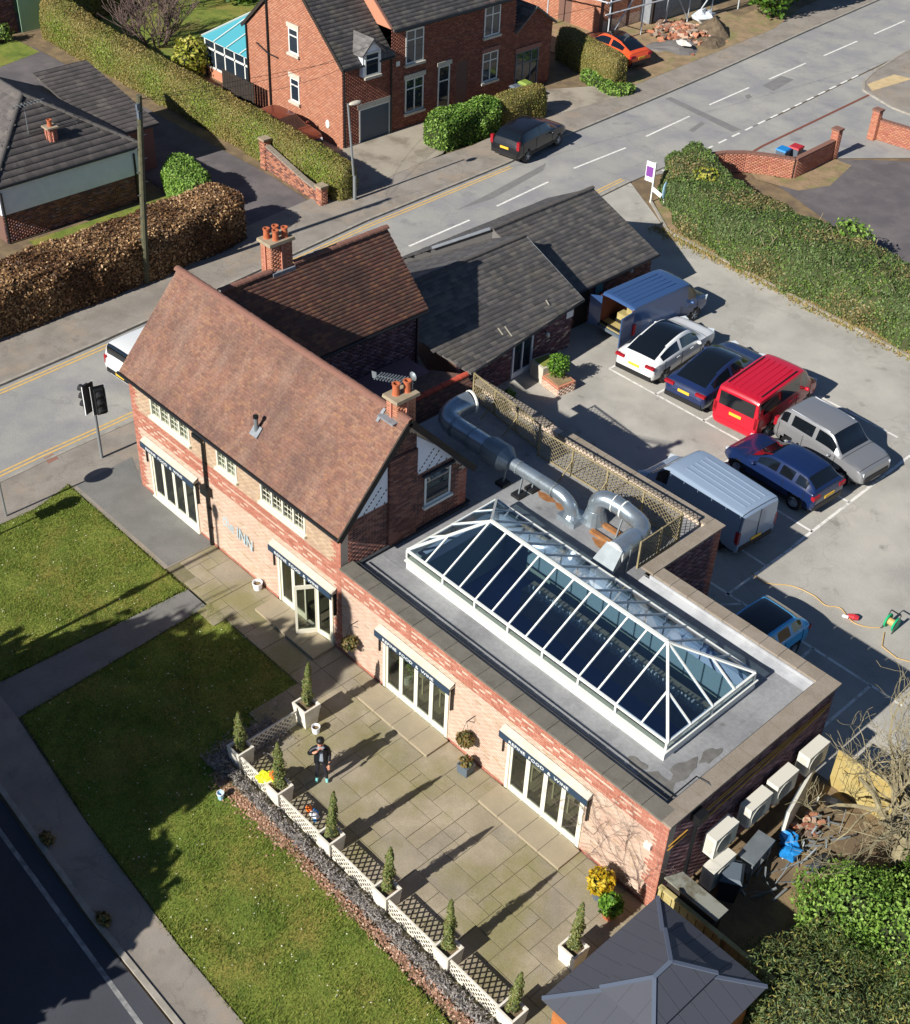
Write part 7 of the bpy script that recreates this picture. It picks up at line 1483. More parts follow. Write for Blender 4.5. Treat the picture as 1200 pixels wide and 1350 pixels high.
for x, y, lab in ((-40, 33, 'dark evergreen shrubs at the back of the top left garden'), (-37, 35.5, 'dark evergreen bush beyond the conservatory roof')): bush('evergreen_bush', lab, (x, y, 1.0), (2.2, 1.6, 1.3), 'laurel_dark', 900, .16)
def leafy_tree(name, label, x, y, h, r, z0, lm, n=5000, leaf=.2, trunk_r=.2, group=None, lobes=9, conic=False):
    t = thing(name, label, 'tree', (x, y, 0), group=group); b = MB(); b.tube([(x, y, 0), (x+.05, y, h*.45), (x, y+.05, h*.85)], [trunk_r, trunk_r*.7, trunk_r*.2], 8)
    for k in range(6): a = k*1.05; z = z0+(h-z0)*.2*(1+k*.4); branches(b, Vector((x, y, z)), Vector((math.cos(a), math.sin(a), .5)).normalized(), r*.7, trunk_r*.4, 1, .5, .2)
    obj('trunk', b, 'bark_dark', t); Vs = []; Ns = []; cb = MB()
    for k in range(lobes):
        f = k/lobes; a = k*2.4
        if conic: rr = r*(1-f)*.95+.15; c = (x+math.cos(a)*rr*.35, y+math.sin(a)*rr*.35, z0+(h-z0)*f); s = (rr*.8, rr*.8, (h-z0)/lobes*1.3)
        else: c = (x+math.cos(a)*r*.5*(.4+.6*random.random()), y+math.sin(a)*r*.5, z0+(h-z0)*(.2+.6*random.random())); s = (r*.55, r*.55, (h-z0)*.3)
        cb.ell(c, (s[0]*.7, s[1]*.7, s[2]*.7), 8, 5, .15)
        P, N_ = blob_points(c, s, n//lobes, .35); Vs.append(P); Ns.append(N_)
    V, F = leaf_cloud(np.concatenate(Vs), np.concatenate(Ns), leaf, 1.1); fast('crown', V, F, lm, t); obj('shadow_core', cb, 'dark_leaf_core', t, kind='stuff'); return t  # solid lobes added inside the crown to make its shadow opaque
leafy_tree('ivy_clad_tree', 'dark ivy clad tree trunk with dense green leaves at the far roadside', -16.4, 59.2, 6.5, 2.2, .5, 'laurel_dark', 5000, .2, .38)
leafy_tree('roadside_tree', 'dark evergreen tree beyond the building site in the top right', -18.5, 64, 7, 3, 1.0, 'laurel_dark', 4000, .25)
# evergreen mass at the lower right
for c, r, lm, n, lf, nm, lab in (((26.9, 3.2, .9), (1.5, 1.4, 1.0), ['laurel_bright'], 8500, .062, 'laurel_bush', 'glossy bright green laurel bush at the lower right, below the bare tree'), ((28.6, 3.6, 1.2), (1.7, 1.8, 1.3), ['laurel_bright'], 9500, .062, 'laurel_bush', 'glossy laurel bush at the right edge above the conifer'), ((27.6, 5.9, .6), (1.2, 1.3, .8), ['laurel_dark'], 4000, .062, 'laurel_bush', 'darker laurel bush right of the bare tree trunk')):
    bush(nm, lab, c, r, lm[0], n, lf, spread=1.2, base=0)
cf = thing('conifer_bush', 'spreading dull green conifer at the bottom right beside the summerhouse', 'conifer', (28.0, .3, 0)); Vs = []; Fs = 0
b = MB(); b.ell((28.0, .2, .8), (1.6, 1.5, 1.0), 10, 6, .2); obj('branches', b, 'dark_leaf_core', cf)
P, N_ = blob_points((28.0, .1, 1.0), (2.2, 2.2, 1.6), 22000, .5); P2, N2 = blob_points((26.9, -.1, .9), (1.0, .9, 1.0), 3500, .5); P3, N3 = blob_points((29.5, 1.2, 1.3), (1.4, 1.3, 1.4), 4500, .5)
P = np.concatenate([P, P2, P3]); N_ = np.concatenate([N_, N2, N3]); P[:, 2] = np.maximum(P[:, 2], .05); V, F = leaf_cloud(P, N_, .028, 1.3, 4.2); fast('foliage', V, F, ['conifer_leaf', 'privet_olive'], cf, (RNG.random(len(F)) < .22).astype(int))
# trees on the near side of the lower road, outside the picture: they cast the large shadow over lawn and road
leafy_tree('broad_evergreen', 'broad evergreen tree beyond the lower road, outside the picture, shading the lawn', 8.5, -16.6, 9.0, 4.2, 3.0, 'laurel_dark', 16000, .34, .3, lobes=14)
leafy_tree('tall_conifer', 'tall slim conifer beyond the lower road, outside the picture, its tip shading the wall', 10.9, -16.4, 12.4, 1.9, 1.5, 'conifer_leaf', 16000, .3, .3, lobes=12, conic=True)
for k, x in enumerate(np.arange(-11, 14.5, 1.9)): leafy_tree('roadside_thicket', 'bushy evergreen in the row beyond the lower road, outside the picture', float(x), -18.0+random.uniform(-.3, .3), 5.6+random.uniform(0, .9), 1.8, .2, 'laurel_dark', 3600, .32, .12, 'row of evergreens beyond the lower road')

# ------------------------------------------------------------------ brick terrace across the road
te = thing('brick_terrace', 'red brick terraced houses with slate roofs and a grey garage door across the road', 'house', (-20, 29, 0))
TX, GY = -17.4, 23.4
b = MB(); b.box(-25.4, TX-.012, GY+.012, 26.7, 0, 4.3); b.add([(-25.4, GY+.012, 4.3), (TX-.012, GY+.012, 4.3), (-21.4, GY+.012, 8.0), (-25.4, GY+.3, 4.3), (TX-.012, GY+.3, 4.3), (-21.4, GY+.3, 8.0)], [(0, 1, 2), (3, 5, 4), (1, 4, 5, 2), (0, 2, 5, 3)])
b.box(-26, TX-.012, 26.7, 35.7, 0, 5.5); b.box(-24, TX-.512+.5, 35.7, 38.8, 0, 3.6); b.add([(TX-.012, 35.7, 3.6), (TX-.012, 38.8, 3.6), (TX-.012, 37.25, 4.6), (-22, 37.25, 4.6), (-22, 35.7, 3.6), (-22, 38.8, 3.6)], [(0, 1, 2), (1, 5, 3, 2), (0, 2, 3, 4)])
obj('wall', b, 'dark_mortar', te)
gi = lambda a, z: z < 4.3+3.6*min(a/4.0, (8.0-a)/4.0)-.05 if z > 4.3 else True
WG1, WG2 = (3.75, 4.55, 3.9, 5.2), (3.75, 4.5, 1.35, 2.6)
brick_courses('gable_brickwork', (-25.4, GY+.012, 0), (1, 0, 0), (0, 0, 1), (0, -1, 0), 8.0, 8.0, ['brick_orange'], lambda a, z: 0, te, [WG1, WG2], gi, bh=.085)
fo = [(1.1, 3.2, 0, 1.9), (1.2, 2.25, 3.7, 4.4), (4.25, 5.5, 3.5, 5.3), (4.25, 5.55, .85, 2.75), (6.6, 7.45, .1, 2.9), (7.95, 8.8, .1, 2.8), (9.9, 11.1, 3.7, 5.4), (9.9, 11.1, 1.2, 2.9), (12.55, 14.4, .0, 2.35)]
brick_courses('front_brickwork', (TX-.012, GY+.0, 0), (0, 1, 0), (0, 0, 1), (1, 0, 0), 15.4, 5.5, ['brick_terrace'], lambda a, z: 0, te, fo, lambda a, z: (z < 4.35 if a < 3.3 else True) if a < 12.3 else z < 3.6+1.0*(1-abs(a-13.85)/1.55), bh=.085)
def far_window(x, y, w, z0, z1, axis, lights=1, transom=True, sill=True, lintel=None, parent=te, frame='white_paint', door=False, nm='window'):
    """axis 'y': wall faces +x at x, spanning y..y+w; axis 'x': wall faces -y at y, spanning x..x+w"""
    B = (lambda m, a0, a1, d0, d1, c0, c1: m.box(x+d0, x+d1, y+a0, y+a1, c0, c1)) if axis == 'y' else (lambda m, a0, a1, d0, d1, c0, c1: m.box(x+a0, x+a1, y-d1, y-d0, c0, c1))
    m = MB(); f = .08; B(m, 0, f, -.02, .03, z0, z1); B(m, w-f, w, -.02, .03, z0, z1); B(m, f, w-f, -.02, .03, z1-f, z1); B(m, f, w-f, -.02, .03, z0, z0+f)
    for k in range(1, lights): B(m, w*k/lights-.035, w*k/lights+.035, -.018, .028, z0+f, z1-f)
    zt = z1-(z1-z0)*.3
    if transom: B(m, f, w-f, -.016, .026, zt-.03, zt+.03)
    o = obj(nm, m, frame, parent)
    m = MB(); B(m, f, w-f, -.01, .0, z0+f, z1-f); obj('pane', m, 'door_grey' if door else 'dark_glass', o)
    if sill: m = MB(); B(m, -.08, w+.08, 0.004, .14, z0-.13, z0-.004); obj('sill', m, 'warm_white', o)
    if lintel: m = MB(); B(m, -.1, w+.1, 0.004, .07, z1+.004, z1+.24); obj('lintel', m, lintel, o)
    return o
far_window(-25.4+WG1[0], GY, .8, WG1[2], WG1[3], 'x', lintel='warm_white'); far_window(-25.4+WG2[0], GY, .75, WG2[2], WG2[3], 'x', lintel='warm_white')
far_window(TX, GY+4.25, 1.25, 3.5, 5.25, 'y', 2); far_window(TX, GY+4.25, 1.3, .88, 2.7, 'y', 2, lintel='warm_white'); far_window(TX, GY+9.9, 1.2, 3.72, 5.35, 'y', 2, lintel='brick_brown'); far_window(TX, GY+9.9, 1.2, 1.22, 2.85, 'y', 2, lintel='brick_brown')
far_window(TX, GY+6.6, .85, .12, 2.85, 'y', 1, door=False, sill=False, lintel='warm_white', nm='front_door')
b = MB(); b.box(TX-.6, TX-.55, GY+7.95, GY+8.8, .1, 2.8); obj('passage_door', b, 'dark_timber', te)
g = far_window(TX, GY+1.1, 2.1, 0, 1.88, 'y', 1, transom=False, door=True, sill=False, lintel='warm_white', nm='garage_door'); far_window(TX, GY+12.55, 1.85, .05, 2.3, 'y', 3, sill=False, lintel='brick_brown', frame='grey_plastic', nm='garage_window')
# roofs
def far_slope(nm, e0, e1, r1, r0, mat='slate', **k):
    e0, e1, r0, r1 = map(Vector, (e0, e1, r0, r1)); m = MB(); dn = Vector((0, 0, -.1)); m.add([e0, e1, r1, r0, *[p+dn for p in (e0, e1, r1, r0)]], [(0, 1, 2, 3), (4, 7, 6, 5), (0, 4, 5, 1), (1, 5, 6, 2), (2, 6, 7, 3), (3, 7, 4, 0)]); o = obj(nm, m, mat, k.get('parent', te))
    u = (e1-e0); L = u.length; u.normalize(); n = u.cross(r0-e0).normalized(); v = n.cross(u); v = v if v.z > 0 else -v; a = (r0-e0).dot(u); a1 = (r1-e0).dot(u); h = (r0-e0).dot(v); lo, hi = min(0, a), max(L, a1)
    poly = np.array([(0, 0), (L, 0), (a1, h), (a, h)])-np.array([lo, 0]); ins = lambda s, t: bool(in_poly(np.array([[s, t]]), poly)[0])
    tile_courses(nm+'_tiles', e0+u*lo, u, v, hi-lo, h, mat, o, tw=k.get('tw', .3), th=k.get('th', .22), thick=k.get('thick', .012), inside=ins); return o
far_slope('gable_roof', (TX+.2, GY-.1, 4.28), (TX+.2, 26.8, 4.28), (-21.4, 26.8, 8.05), (-21.4, GY-.1, 8.05)); far_slope('gable_back_roof', (-25.6, GY-.1, 4.28), (-25.6, 26.8, 4.28), (-21.4, 26.8, 8.05), (-21.4, GY-.1, 8.05))
far_slope('terrace_roof', (TX+.15, 26.72, 5.5), (TX+.15, 35.8, 5.5), (-21.6, 35.8, 8.9), (-21.6, 26.72, 8.9))
far_slope('end_roof', (TX+.2, 35.72, 3.55), (-23, 35.72, 3.55), (-23, 37.25, 4.68), (TX+.2, 37.25, 4.68)); far_slope('end_side_roof', (TX+.2, 38.95, 3.5), (-23, 38.95, 3.5), (-23, 37.25, 4.68), (TX+.2, 37.25, 4.68))
b = MB(); b.add([(TX-.02, 26.7, 4.3), (TX-.02, 26.7, 5.5), (-21.6, 26.7, 8.9), (-21.6, 26.7, 7.9)], [(0, 1, 2, 3)]); obj('party_wall', b, 'brick_orange', te); b = MB(); b.bar((TX+.05, 26.68, 5.55), (-21.5, 26.68, 8.95), .12, .06); obj('verge', b, 'ridge_red', te)
b = MB(); b.bar((TX+.22, GY-.12, 4.2), (-21.4, GY-.12, 7.98), .05, .16); b.bar((-21.4, GY-.12, 7.98), (-25.62, GY-.12, 4.2), .05, .16); obj('bargeboard', b, 'dark_timber', te)
b = MB(); b.tube([(TX+.24, GY, 4.2), (TX+.24, 26.7, 4.2)], .06, 7); b.tube([(TX+.2, 26.8, 5.42), (TX+.2, 35.7, 5.42)], .06, 7); b.tube([(TX+.08, 26.62, 4.2), (TX+.08, 26.62, .1)], .05); b.tube([(-23.4, GY-.06, 6.2), (-23.4, GY-.06, .1)], .06); b.tube([(-24.4, GY-.06, 3.6), (-23.4, GY-.06, 3.3), (-22.6, GY-.06, 3.3)], .04); b.tube([(TX+.06, GY+.1, 4.2), (TX+.06, GY+.1, .1)], .045); b.tube([(-25.3, GY-.06, 4.3), (-25.3, GY-.06, 0)], .05); obj('downpipe', b, 'black_iron', te)
# dormer
b = MB(); dy0, dy1, dzb, dze, dzr = 24.55, 25.75, 3.6, 4.85, 5.45
b.add([(TX+.26, dy0, dzb), (TX+.26, dy1, dzb), (TX+.26, dy1, dze), (TX+.26, (dy0+dy1)/2, dzr), (TX+.26, dy0, dze), (-19.2, dy0, dze), (-19.2, dy1, dze), (TX-.4, dy0, dzb), (TX-.4, dy1, dzb)], [(0, 1, 2, 3, 4), (0, 4, 5, 7), (1, 8, 6, 2), (0, 7, 8, 1)]); do = obj('dormer', b, 'white_render', te)
far_window(TX+.275, dy0+.12, .95, 3.62, 4.8, 'y', 1, parent=do.parent, nm='dormer_window')
far_slope('dormer_roof', (TX+.45, dy0-.15, dze-.08), (-19.6, dy0-.15, dze-.08), (-19.6, (dy0+dy1)/2, dzr+.05), (TX+.45, (dy0+dy1)/2, dzr+.05), 'slate_light'); far_slope('dormer_side_roof', (TX+.45, dy1+.15, dze-.08), (-19.6, dy1+.15, dze-.08), (-19.6, (dy0+dy1)/2, dzr+.05), (TX+.45, (dy0+dy1)/2, dzr+.05), 'slate_light')
b = MB(); b.ell((-18.6, GY-.02, 1.0), (.16, .06, .24), 10, 6); obj('meter_cover', b, 'white_paint', te)
b = MB(); b.box(TX, TX+.02, 27.0, 27.25, 3.55, 3.8); obj('vent', b, 'white_paint', te)
# conservatory
cv = thing('conservatory', 'white framed conservatory with a teal glass roof behind the brick gable', 'conservatory', (-27.5, 25.2, 0)); x0, x1, y0, y1 = -30.2, -25.45, 23.9, 26.8
b = MB(); b.box(x0, x1, y0, y0+.1, 0, .55); b.box(x0, x0+.1, y0, y1, 0, .55); obj('dwarf_wall', b, 'brick_orange', cv)
for i in range(6): x = x0+.05+(x1-x0-.1)*i/5; b = MB(); b.bar((x, y0+.05, .55), (x, y0+.05, 2.15), .09); obj('post', b, 'white_paint', cv)
for z in (.6, 1.65, 2.15): b = MB(); b.bar((x0, y0+.05, z), (x1, y0+.05, z), .09, .1); b.bar((x0+.05, y0, z), (x0+.05, y1, z), .09, .1); obj('rail', b, 'white_paint', cv)
for i in range(5): xa = x0+.05+(x1-x0-.1)*i/5; b = MB(); b.box(xa+.05, xa+(x1-x0-.1)/5-.05, y0+.045, y0+.055, .65, 2.1); obj('pane', b, 'dark_glass', cv)
for i in range(4):
    xa, xb = x0-.1+(x1-x0+.1)*i/4, x0-.1+(x1-x0+.1)*(i+1)/4; b = MB(); b.add([(xa+.03, y0-.1, 2.2), (xb-.03, y0-.1, 2.2), (max(xb-.03, x0+1.0), y1, 3.3), (max(xa+.03, x0+1.0), y1, 3.3)], [(0, 1, 2, 3)]); obj('roof_pane', b, 'roof_teal', cv)
for i in range(5): xa = x0-.1+(x1-x0+.1)*i/4; b = MB(); b.bar((xa, y0-.1, 2.24), (max(xa, x0+1.0), y1, 3.34), .07); obj('roof_bar', b, 'white_paint', cv)
b = MB(); b.add([(x0-.1, y0-.1, 2.2), (x0+1.0, y1, 3.3), (x0-.1, y1, 2.2)], [(0, 1, 2)]); obj('roof_end', b, 'roof_teal', cv)
gp = thing('dark_garden_fence', 'dark boarded fence panel beside the foot of the brick gable', 'fence', (-25.2, 21.9, 0))
for k in range(12): b = MB(); b.box(-26.6+.24*k, -26.38+.24*k, 22.5, 22.53, 0, 1.75); obj('board', b, 'dark_timber', gp)
# bins outside the terrace
wheelie('dark wheelie bin with a grey lid outside the terrace window', -16.2, 34.9, 1.5, 'dark_bin', 'grey_plastic', 1.05, group='wheelie bins outside the terrace'); wheelie('lime green wheelie bin beside the dark one outside the terrace', -16.25, 35.65, 1.6, 'lime_bin', 'lime_bin', 1.1, group='wheelie bins outside the terrace')
# ------------------------------------------------------------------ bungalow
bu = thing('bungalow', 'bungalow with dark concrete tiled hipped roof, white rendered band and small red chimney', 'bungalow', (-23, 10, 0))
bx0, bx1, by0, by1 = -27.5, -18.9, 5.2, 12.3
b = MB(); b.box(bx0, bx1-.012, by0+.012, by1, 0, 1.33); obj('brick_base', b, 'dark_mortar', bu)
brick_courses('front_brickwork', (bx1-.012, by0, 0), (0, 1, 0), (0, 0, 1), (1, 0, 0), by1-by0, 1.33, ['brick_brown', 'brick_dark'], lambda a, z: int(random.random() < .3), bu, mo=.006, proud=.001)
b = MB(); b.box(bx0+.02, bx1+.02, by0, by1-.02, 1.333, 2.72); obj('render_band', b, 'white_render', bu)
far_window(-20.6, by0-.002, .9, .35, 1.42, 'x', 2, parent=bu); far_window(-24.0, by0-.002, 1.6, .4, 1.42, 'x', 3, parent=bu)
hx0, hx1, hy0, hy1, hz, hr = bx0-.3, bx1+.2, by0-.3, by1+.2, 2.74, 4.9
ra, rb = (-25.6, 8.75), (-22.4, 8.75)
K = dict(parent=bu, tw=.34, th=.34, thick=.035)
R1 = far_slope('hip_roof', (hx1, hy0, hz), (hx1, hy1, hz), (rb[0], rb[1]+.01, hr), (rb[0], rb[1], hr), 'concrete_tile', **K); far_slope('front_roof', (hx0, hy0, hz), (hx1, hy0, hz), (*rb, hr), (*ra, hr), 'concrete_tile', **K); far_slope('rear_roof', (hx1, hy1, hz), (hx0, hy1, hz), (*ra, hr), (*rb, hr), 'concrete_tile', **K)
for p in ((hx1, hy0), (hx1, hy1)): ridge_tiles((*p, hz+.03), (*rb, hr+.03), 'ridge_slate', bu, r=.11, step=.4, name='hip_tile')
ridge_tiles((*ra, hr+.03), (*rb, hr+.03), 'ridge_slate', bu, r=.11, step=.4)
far_slope('side_roof', (-21.2, 12.0, 2.35), (-21.2, 15.0, 2.35), (-27.6, 15.0, 3.6), (-27.6, 12.0, 3.6), 'concrete_tile', **K)
b = MB(); b.box(-27.4, -21.5, 12.3, 14.8, 0, 2.3); obj('side_wall', b, 'brick_brown', bu)
b = MB(); b.tube([(hx1+.03, hy0, hz-.02), (hx1+.03, hy1, hz-.02)], .06, 7); b.tube([(hx0, hy0-.03, hz-.02), (hx1, hy0-.03, hz-.02)], .06, 7); b.tube([(bx1+.06, by0+.1, 2.4), (bx1+.06, by0+.1, 0)], .05); b.tube([(bx1+.06, by1-.25, 2.4), (bx1+.06, by1-.25, 0)], .05); obj('gutter', b, 'black_iron', bu)
chimney(-20.35, -19.95, 8.55, 8.95, 3.1, 4.1, [(-20.15, 8.75)], bu, 'brick_red', cap=.06, ph=.3)
an2 = thing('tv_antenna', 'thin grey television antenna on the hipped bungalow roof', 'antenna', (-20.6, 8.0, 3.7)); b = MB(); b.tube([(-20.6, 7.9, 3.4), (-20.6, 7.9, 5.2)], .018, 5); obj('mast', b, 'grey_post', an2); b = MB(); b.bar((-20.6, 7.4, 5.2), (-20.6, 8.9, 5.25), .025)
for k in range(8): b.bar((-20.8, 7.5+.17*k, 5.21), (-20.4, 7.5+.17*k, 5.21), .015)
obj('boom', b, 'grey_post', an2)
# house at the top left with the green gate
hh_ = thing('far_brick_house', 'dark brick house at the top left corner beside a pale green gate', 'house', (-45, 15, 0)); b = MB(); b.box(-50, -42.8, 9, 19.0, 0, 5); obj('wall', b, 'dark_mortar', hh_)
brick_courses('front_brickwork', (-42.8, 9, 0), (0, 1, 0), (0, 0, 1), (1, 0, 0), 10, 5, ['brick_brown', 'brick_dark'], lambda a, z: int(random.random() < .4), hh_, bh=.09); far_window(-42.78, 16.2, 1.3, 1.6, 3.1, 'y', 2, parent=hh_)
gg = thing('green_gate', 'pale mint green boarded gate between the dark brick house and the olive hedge', 'gate', (-42.3, 19.8, 0))
for k in range(7): b = MB(); b.box(-42.4, -42.36, 19.05+.235*k, 19.05+.235*k+.228, .05, 2.1); obj('board', b, 'green_panel', gg)
# ------------------------------------------------------------------ walls, poles, sign boards
def brick_wall(label, path, h, w=.22, brick='brick_red', piers=(), hs=None, cope='ridge_red'):
    c = path[len(path)//2]; t = thing('brick_wall', label, 'wall', (c[0], c[1], 0)); hs = hs or [h]*len(path)
    m = MB()
    for i in range(len(path)-1):
        a, c_ = Vector((*path[i], 0)), Vector((*path[i+1], 0)); d = (c_-a); L = d.length; d.normalize(); n = Vector((-d.y, d.x, 0)); h0, h1 = hs[i], hs[i+1]
        q = [a+n*w/2, a-n*w/2, c_-n*w/2, c_+n*w/2]; z = Vector((0, 0, 1)); m.add([p for p in q]+[q[0]+z*h0, q[1]+z*h0, q[2]+z*h1, q[3]+z*h1], [(4, 5, 6, 7), (0, 4, 7, 3), (1, 2, 6, 5), (0, 1, 5, 4), (2, 3, 7, 6)])
        for sg in (1, -1): brick_courses('brickwork', a+n*sg*w/2, d, (0, 0, 1), n*sg, L, max(h0, h1), ['brick_orange', brick], lambda p, z_: int(random.random() < .5), t, inside=lambda p, z_, h0=h0, h1=h1, L=L: z_ < h0+(h1-h0)*p/L-.03)
        k = max(1, round(L/.24)); 
        for j in range(k): p0 = a+d*L*j/k; p1 = a+d*L*(j+1)/k; za, zb_ = h0+(h1-h0)*j/k, h0+(h1-h0)*(j+1)/k; g = MB(); g.bar(p0+d*.006+z*(za+.045), p1-d*.006+z*(zb_+.045), w+.06, .08); obj('coping_brick', g, cope, t)
    obj('core', m, 'dark_mortar', t)
    for x, y, ph in piers:
        g = MB(); g.box(x-.2, x+.2, y-.2, y+.2, 0, ph); pr_ = obj('pier', g, 'brick_orange', t)
        for p0, u, n_ in (((x-.2, y-.2, 0), (1, 0, 0), (0, -1, 0)), ((x+.2, y-.2, 0), (0, 1, 0), (1, 0, 0))): brick_courses('brickwork', p0, u, (0, 0, 1), n_, .4, ph, ['brick_orange', brick], lambda p, z_: int(random.random() < .5), pr_)
        g = MB(); g.obox((x, y, ph+.05), (.5, .5, .1)); obj('pier_cap', g, 'stone_cap' if cope != 'ridge_red' else 'ridge_red', pr_)
    return t
brick_wall('curved red brick garden wall with a tall pier at the near side of the dark driveway', [(-3.7, 36.0), (-3.3, 37.0), (-2.6, 37.9), (-1.6, 38.6), (-.5, 39.2), (-.62, 42.8)], 1.0, piers=((-.65, 43.0, 1.55),))
brick_wall('red brick garden wall with a pier on the far side of the dark driveway', [(-.7, 47.1), (3, 47.6), (12, 48.8)], 1.05, piers=((-.7, 46.9, 1.6),))
brick_wall('weathered brick wall sloping down between two piers at the bungalow drive', [(-18.1, 19.0), (-16, 18.85), (-14.5, 18.7), (-13.1, 18.55)], 1.0, brick='brick_brown', hs=[1.25, .9, .7, .65], piers=((-18.1, 19.0, 1.5), (-13.1, 18.55, .95)), cope='coping_light')
for i, (x, y, m, lab) in enumerate(((-2.15, 40.6, 'blue_plastic', 'blue lidded recycling box behind the curved garden wall'), (-1.9, 41.4, 'red_plastic', 'red lidded recycling box beside the blue one behind the curved wall'))):
    t = thing('recycling_box', lab, 'recycling box', (x, y, 0), group='recycling boxes behind the garden wall'); b = MB(); b.obox((x, y, .3), (.5, .55, .6), .1, taper=1.1); obj('body', b, 'grey_plastic', t); b = MB(); b.obox((x, y, .64), (.62, .68, .08), .1, taper=.9); obj('lid', b, m, t)
tp = thing('telegraph_pole', 'tall weathered wooden telegraph pole standing at the beech hedge', 'telegraph pole', (-11.85, 7.9, .09)); b = MB(); b.tube([(-11.85, 7.9, .09), (-11.7, 8.13, 4.2), (-11.53, 8.38, 8.35)], [.15, .13, .11], 10); obj('pole', b, 'pole_wood', tp)
b = MB(); b.bar((-11.5, 8.36, 7.95), (-11.4, 8.12, 7.95), .08, .25); b.bar((-11.55, 8.25, 7.6), (-11.4, 8.25, 7.6), .12, .3); obj('junction_box', b, 'grey_plastic', tp)
b = MB()
for k in range(11): z = 2.2+.5*k; s = 1 if k % 2 else -1; b.bar((-11.85+.038*z, 7.9+.057*z, z), (-11.83+.038*z, 7.9+.057*z+s*.26, z), .025)
obj('climbing_steps', b, 'galv_dull', tp, kind='stuff')
b = MB()
for tgt in ((-17.2, 23.6, 4.4), (-17.3, 27, 5.3), (-5, 60, 9)):
    p, q = Vector((-11.54, 8.36, 8.2)), Vector(tgt); b.tube([p+(q-p)*s-Vector((0, 0, 1.2*4*s*(1-s)*.5)) for s in np.linspace(0, 1, 14)], .009, 4)
obj('overhead_wire', b, 'black_iron', label='thin black overhead wires from the telegraph pole to the houses', cat='wire', org=(-12.1, 7.8, 8.2))
lm = thing('street_lamp', 'grey street lamp column with a pale lantern at the corner of the terrace drive', 'street lamp', (-12.45, 20.05, .09)); b = MB(); b.tube([(-12.45, 20.05, .09), (-12.45, 20.05, 1.3), (-12.46, 20.0, 1.35), (-12.52, 19.75, 4.9)], [.09, .085, .06, .05], 9); obj('column', b, 'grey_post', lm); b = MB(); b.ell((-12.3, 20.0, 4.95), (.16, .36, .09), 12, 6); obj('lantern', b, 'warm_white', lm)
sb = thing('sale_board', 'white estate agent board with a purple square on a white post at the hedge end', 'sign', (-3.25, 31.25, 0)); b = MB(); b.bar((-3.25, 31.25, 0), (-3.25, 31.25, 2.1), .07); obj('post', b, 'white_paint', sb); b = MB(); b.bar((-3.75, 31.2, 1.55), (-3.28, 31.25, 1.55), .03, 1.0) ; obj('board', b, 'white_card', sb); b = MB(); b.bar((-3.7, 31.18, 1.55), (-3.33, 31.22, 1.55), .034, .5); obj('purple_panel', b, 'purple_print', sb)
b = MB(); b.bar((-3.25, 31.25, .75), (-2.7, 31.3, .55), .03, .22); obj('slip_board', b, 'white_card', sb)
st = thing('hedge_sign', 'pale turquoise oval sign fixed at the end of the mixed hedge', 'sign', (-2.75, 31.45, .6)); b = MB(); b.ell((-2.6, 31.4, .85), (.05, .2, .45), 12, 8); obj('panel', b, 'sign_light', st); b = MB(); b.bar((-2.62, 31.45, 0), (-2.62, 31.45, .9), .04); obj('post', b, 'white_paint', st)
bs = thing('car_park_sign', 'small blue and pale blue notice standing at the foot of the mixed hedge', 'sign', (9.75, 29.1, 0)); b = MB(); b.obox((9.75, 29.1, .5), (.5, .03, .62), -.25); obj('board', b, 'sign_blue', bs)
for dz_, w_, h_ in ((.66, .36, .1), (.5, .3, .08), (.4, .38, .07)): b = MB(); b.obox((9.74, 29.078, dz_), (w_, .02, h_), -.25); obj('printed_band', b, 'sign_light', bs)
b = MB(); b.bar((9.55, 29.14, 0), (9.55, 29.14, .3), .04); b.bar((9.95, 29.05, 0), (9.95, 29.05, .3), .04); obj('post', b, 'white_paint', bs, kind='stuff')
# ------------------------------------------------------------------ building site
bd = thing('scaffolded_house', 'brick and grey blockwork house under scaffolding at the top of the picture', 'house', (-24, 50, 0)); b = MB(); b.box(-30, -21.0, 47.2, 51.2, 0, 6); obj('brick_wall', b, 'dark_mortar', bd); b = MB(); b.box(-30, -20.2, 51.2, 56.5, 0, 6); obj('block_wall', b, 'lead', bd)
brick_courses('front_brickwork', (-21.0, 47.2, 0), (0, 1, 0), (0, 0, 1), (1, 0, 0), 4, 6, ['brick_pink', 'brick_orange'], lambda a, z: int(z > .7), bd, [(-1, .35, 0, 5), (2.6, 2.9, 0, 6)], bh=.09); brick_courses('side_brickwork', (-30, 47.2, 0), (1, 0, 0), (0, 0, 1), (0, -1, 0), 9, 6, ['brick_orange', 'brick_pink'], lambda a, z: int(a < 2), bd, [(5.5, 6.6, 0, 4)], bh=.09)
b = MB(); b.box(-20.98, -20.9, 48.0, 48.25, 0, 6); obj('downpipe', b, 'dark_timber', bd); b = MB(); b.box(-20.2, -20.1, 51.3, 51.5, 0, 6); obj('drainpipe', b, 'dark_timber', bd)
sc_ = thing('scaffolding', 'galvanised scaffold poles round the house on the building site', 'scaffold', (-19.3, 50, 0))
for x, y in ((-19.4, 46.2), (-19.3, 49.3), (-19.2, 51.6), (-19.0, 53.6), (-18.8, 55.8), (-18.6, 58.5), (-24, 45.6)): b = MB(); b.tube([(x, y, 0), (x, y, 6.5)], .05, 6); obj('standard', b, 'scaffold', sc_)
for z in (1.9, 2.6, 4.2): b = MB(); b.tube([(-19.4, 45.8, z), (-18.6, 58.8, z+.1)], .05, 6); obj('ledger', b, 'scaffold', sc_)
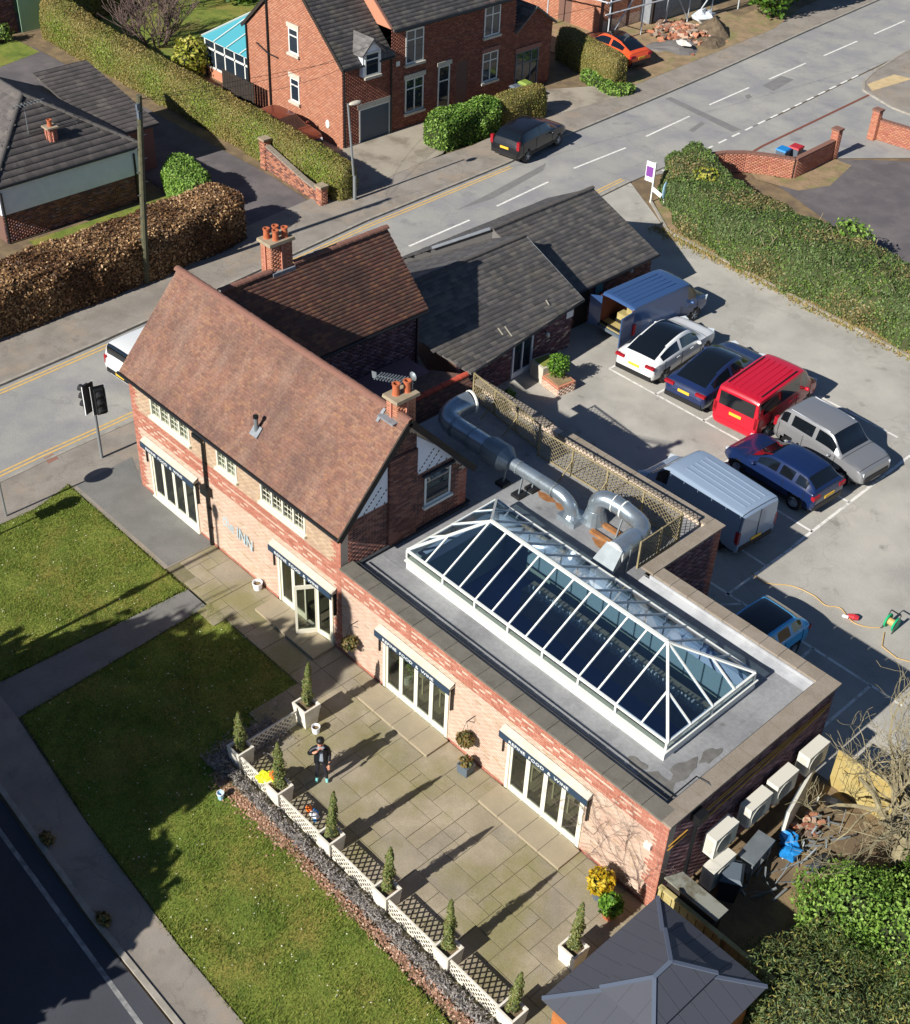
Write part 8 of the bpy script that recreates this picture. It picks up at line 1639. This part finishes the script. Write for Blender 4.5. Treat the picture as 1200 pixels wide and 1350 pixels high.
for p, q in (((-19.4, 46.2, .2), (-19.3, 49.3, 3.6)), ((-19.2, 51.6, 3.0), (-19.0, 53.6, .2)), ((-18.9, 54.2, .1), (-18.6, 57.5, 3.6)), ((-24, 45.6, 2.4), (-19.3, 46, 2.6))): b = MB(); b.tube([p, q], .045, 6); obj('brace', b, 'scaffold', sc_)
b = MB()
for k in range(420):
    r_ = abs(random.gauss(0, 1)); a = random.uniform(0, 2*PI); x = -17.6+math.cos(a)*r_*1.1; y = 51.2+math.sin(a)*r_*1.2; z = max(.05, .55-.25*r_)+random.uniform(0, .12); s = random.uniform(.1, .3); b.obox((x, y, z), (s*1.4, s, s*.6), Matrix.Rotation(random.uniform(0, 3), 3, 'Z') @ Matrix.Rotation(random.uniform(-.8, .8), 3, 'X'))
obj('rubble_heap', b, 'brick_rubble', kind='stuff', label='heap of broken bricks on the building site')
def heap(name, label, x, y, r, h, mat):
    m = MB(); n = 18; vs = []; 
    for i in range(7):
        f = i/6
        for j in range(n): a = 2*PI*j/n; rr = r*(1-f)*(1+.18*math.sin(3*a+x)+random.uniform(-.08, .08)); vs.append((x+math.cos(a)*rr, y+math.sin(a)*rr*1.2, h*f**.8+random.uniform(-.04, .04)*(i > 0)))
    m.add(vs, [(i*n+j, i*n+(j+1) % n, (i+1)*n+(j+1) % n, (i+1)*n+j) for i in range(6) for j in range(n)]); obj(name, m, mat, label=label, cat='heap', org=(x, y, 0))
heap('soil_heap', 'pointed heap of brown soil right of the brick rubble', -16.6, 53.2, 1.2, 1.1, 'spoil'); heap('gravel_heap', 'low purple grey gravel heap in front of the brick rubble', -16.4, 49.4, 1.6, .45, 'slate_light'); heap('soil_heap', 'low spread of brown soil beside the far pavement', -15.6, 51.6, 1.3, .4, 'spoil')
t = thing('white_sack', 'crumpled white sack on the building site rubble', 'sack', (-16.0, 49.3, .3)); b = MB(); b.ell((-15.8, 49.2, .5), (.5, .35, .12), 10, 6, .3); obj('bag', b, 'rubble_white', t)
t = thing('plastic_sheet', 'pale crumpled plastic sheeting by the scaffold poles', 'sheet', (-18.6, 54.6, .3)); b = MB(); b.ell((-18.4, 54.6, .4), (.6, .9, .4), 10, 6, .35); obj('sheet', b, 'lamp_white', t)
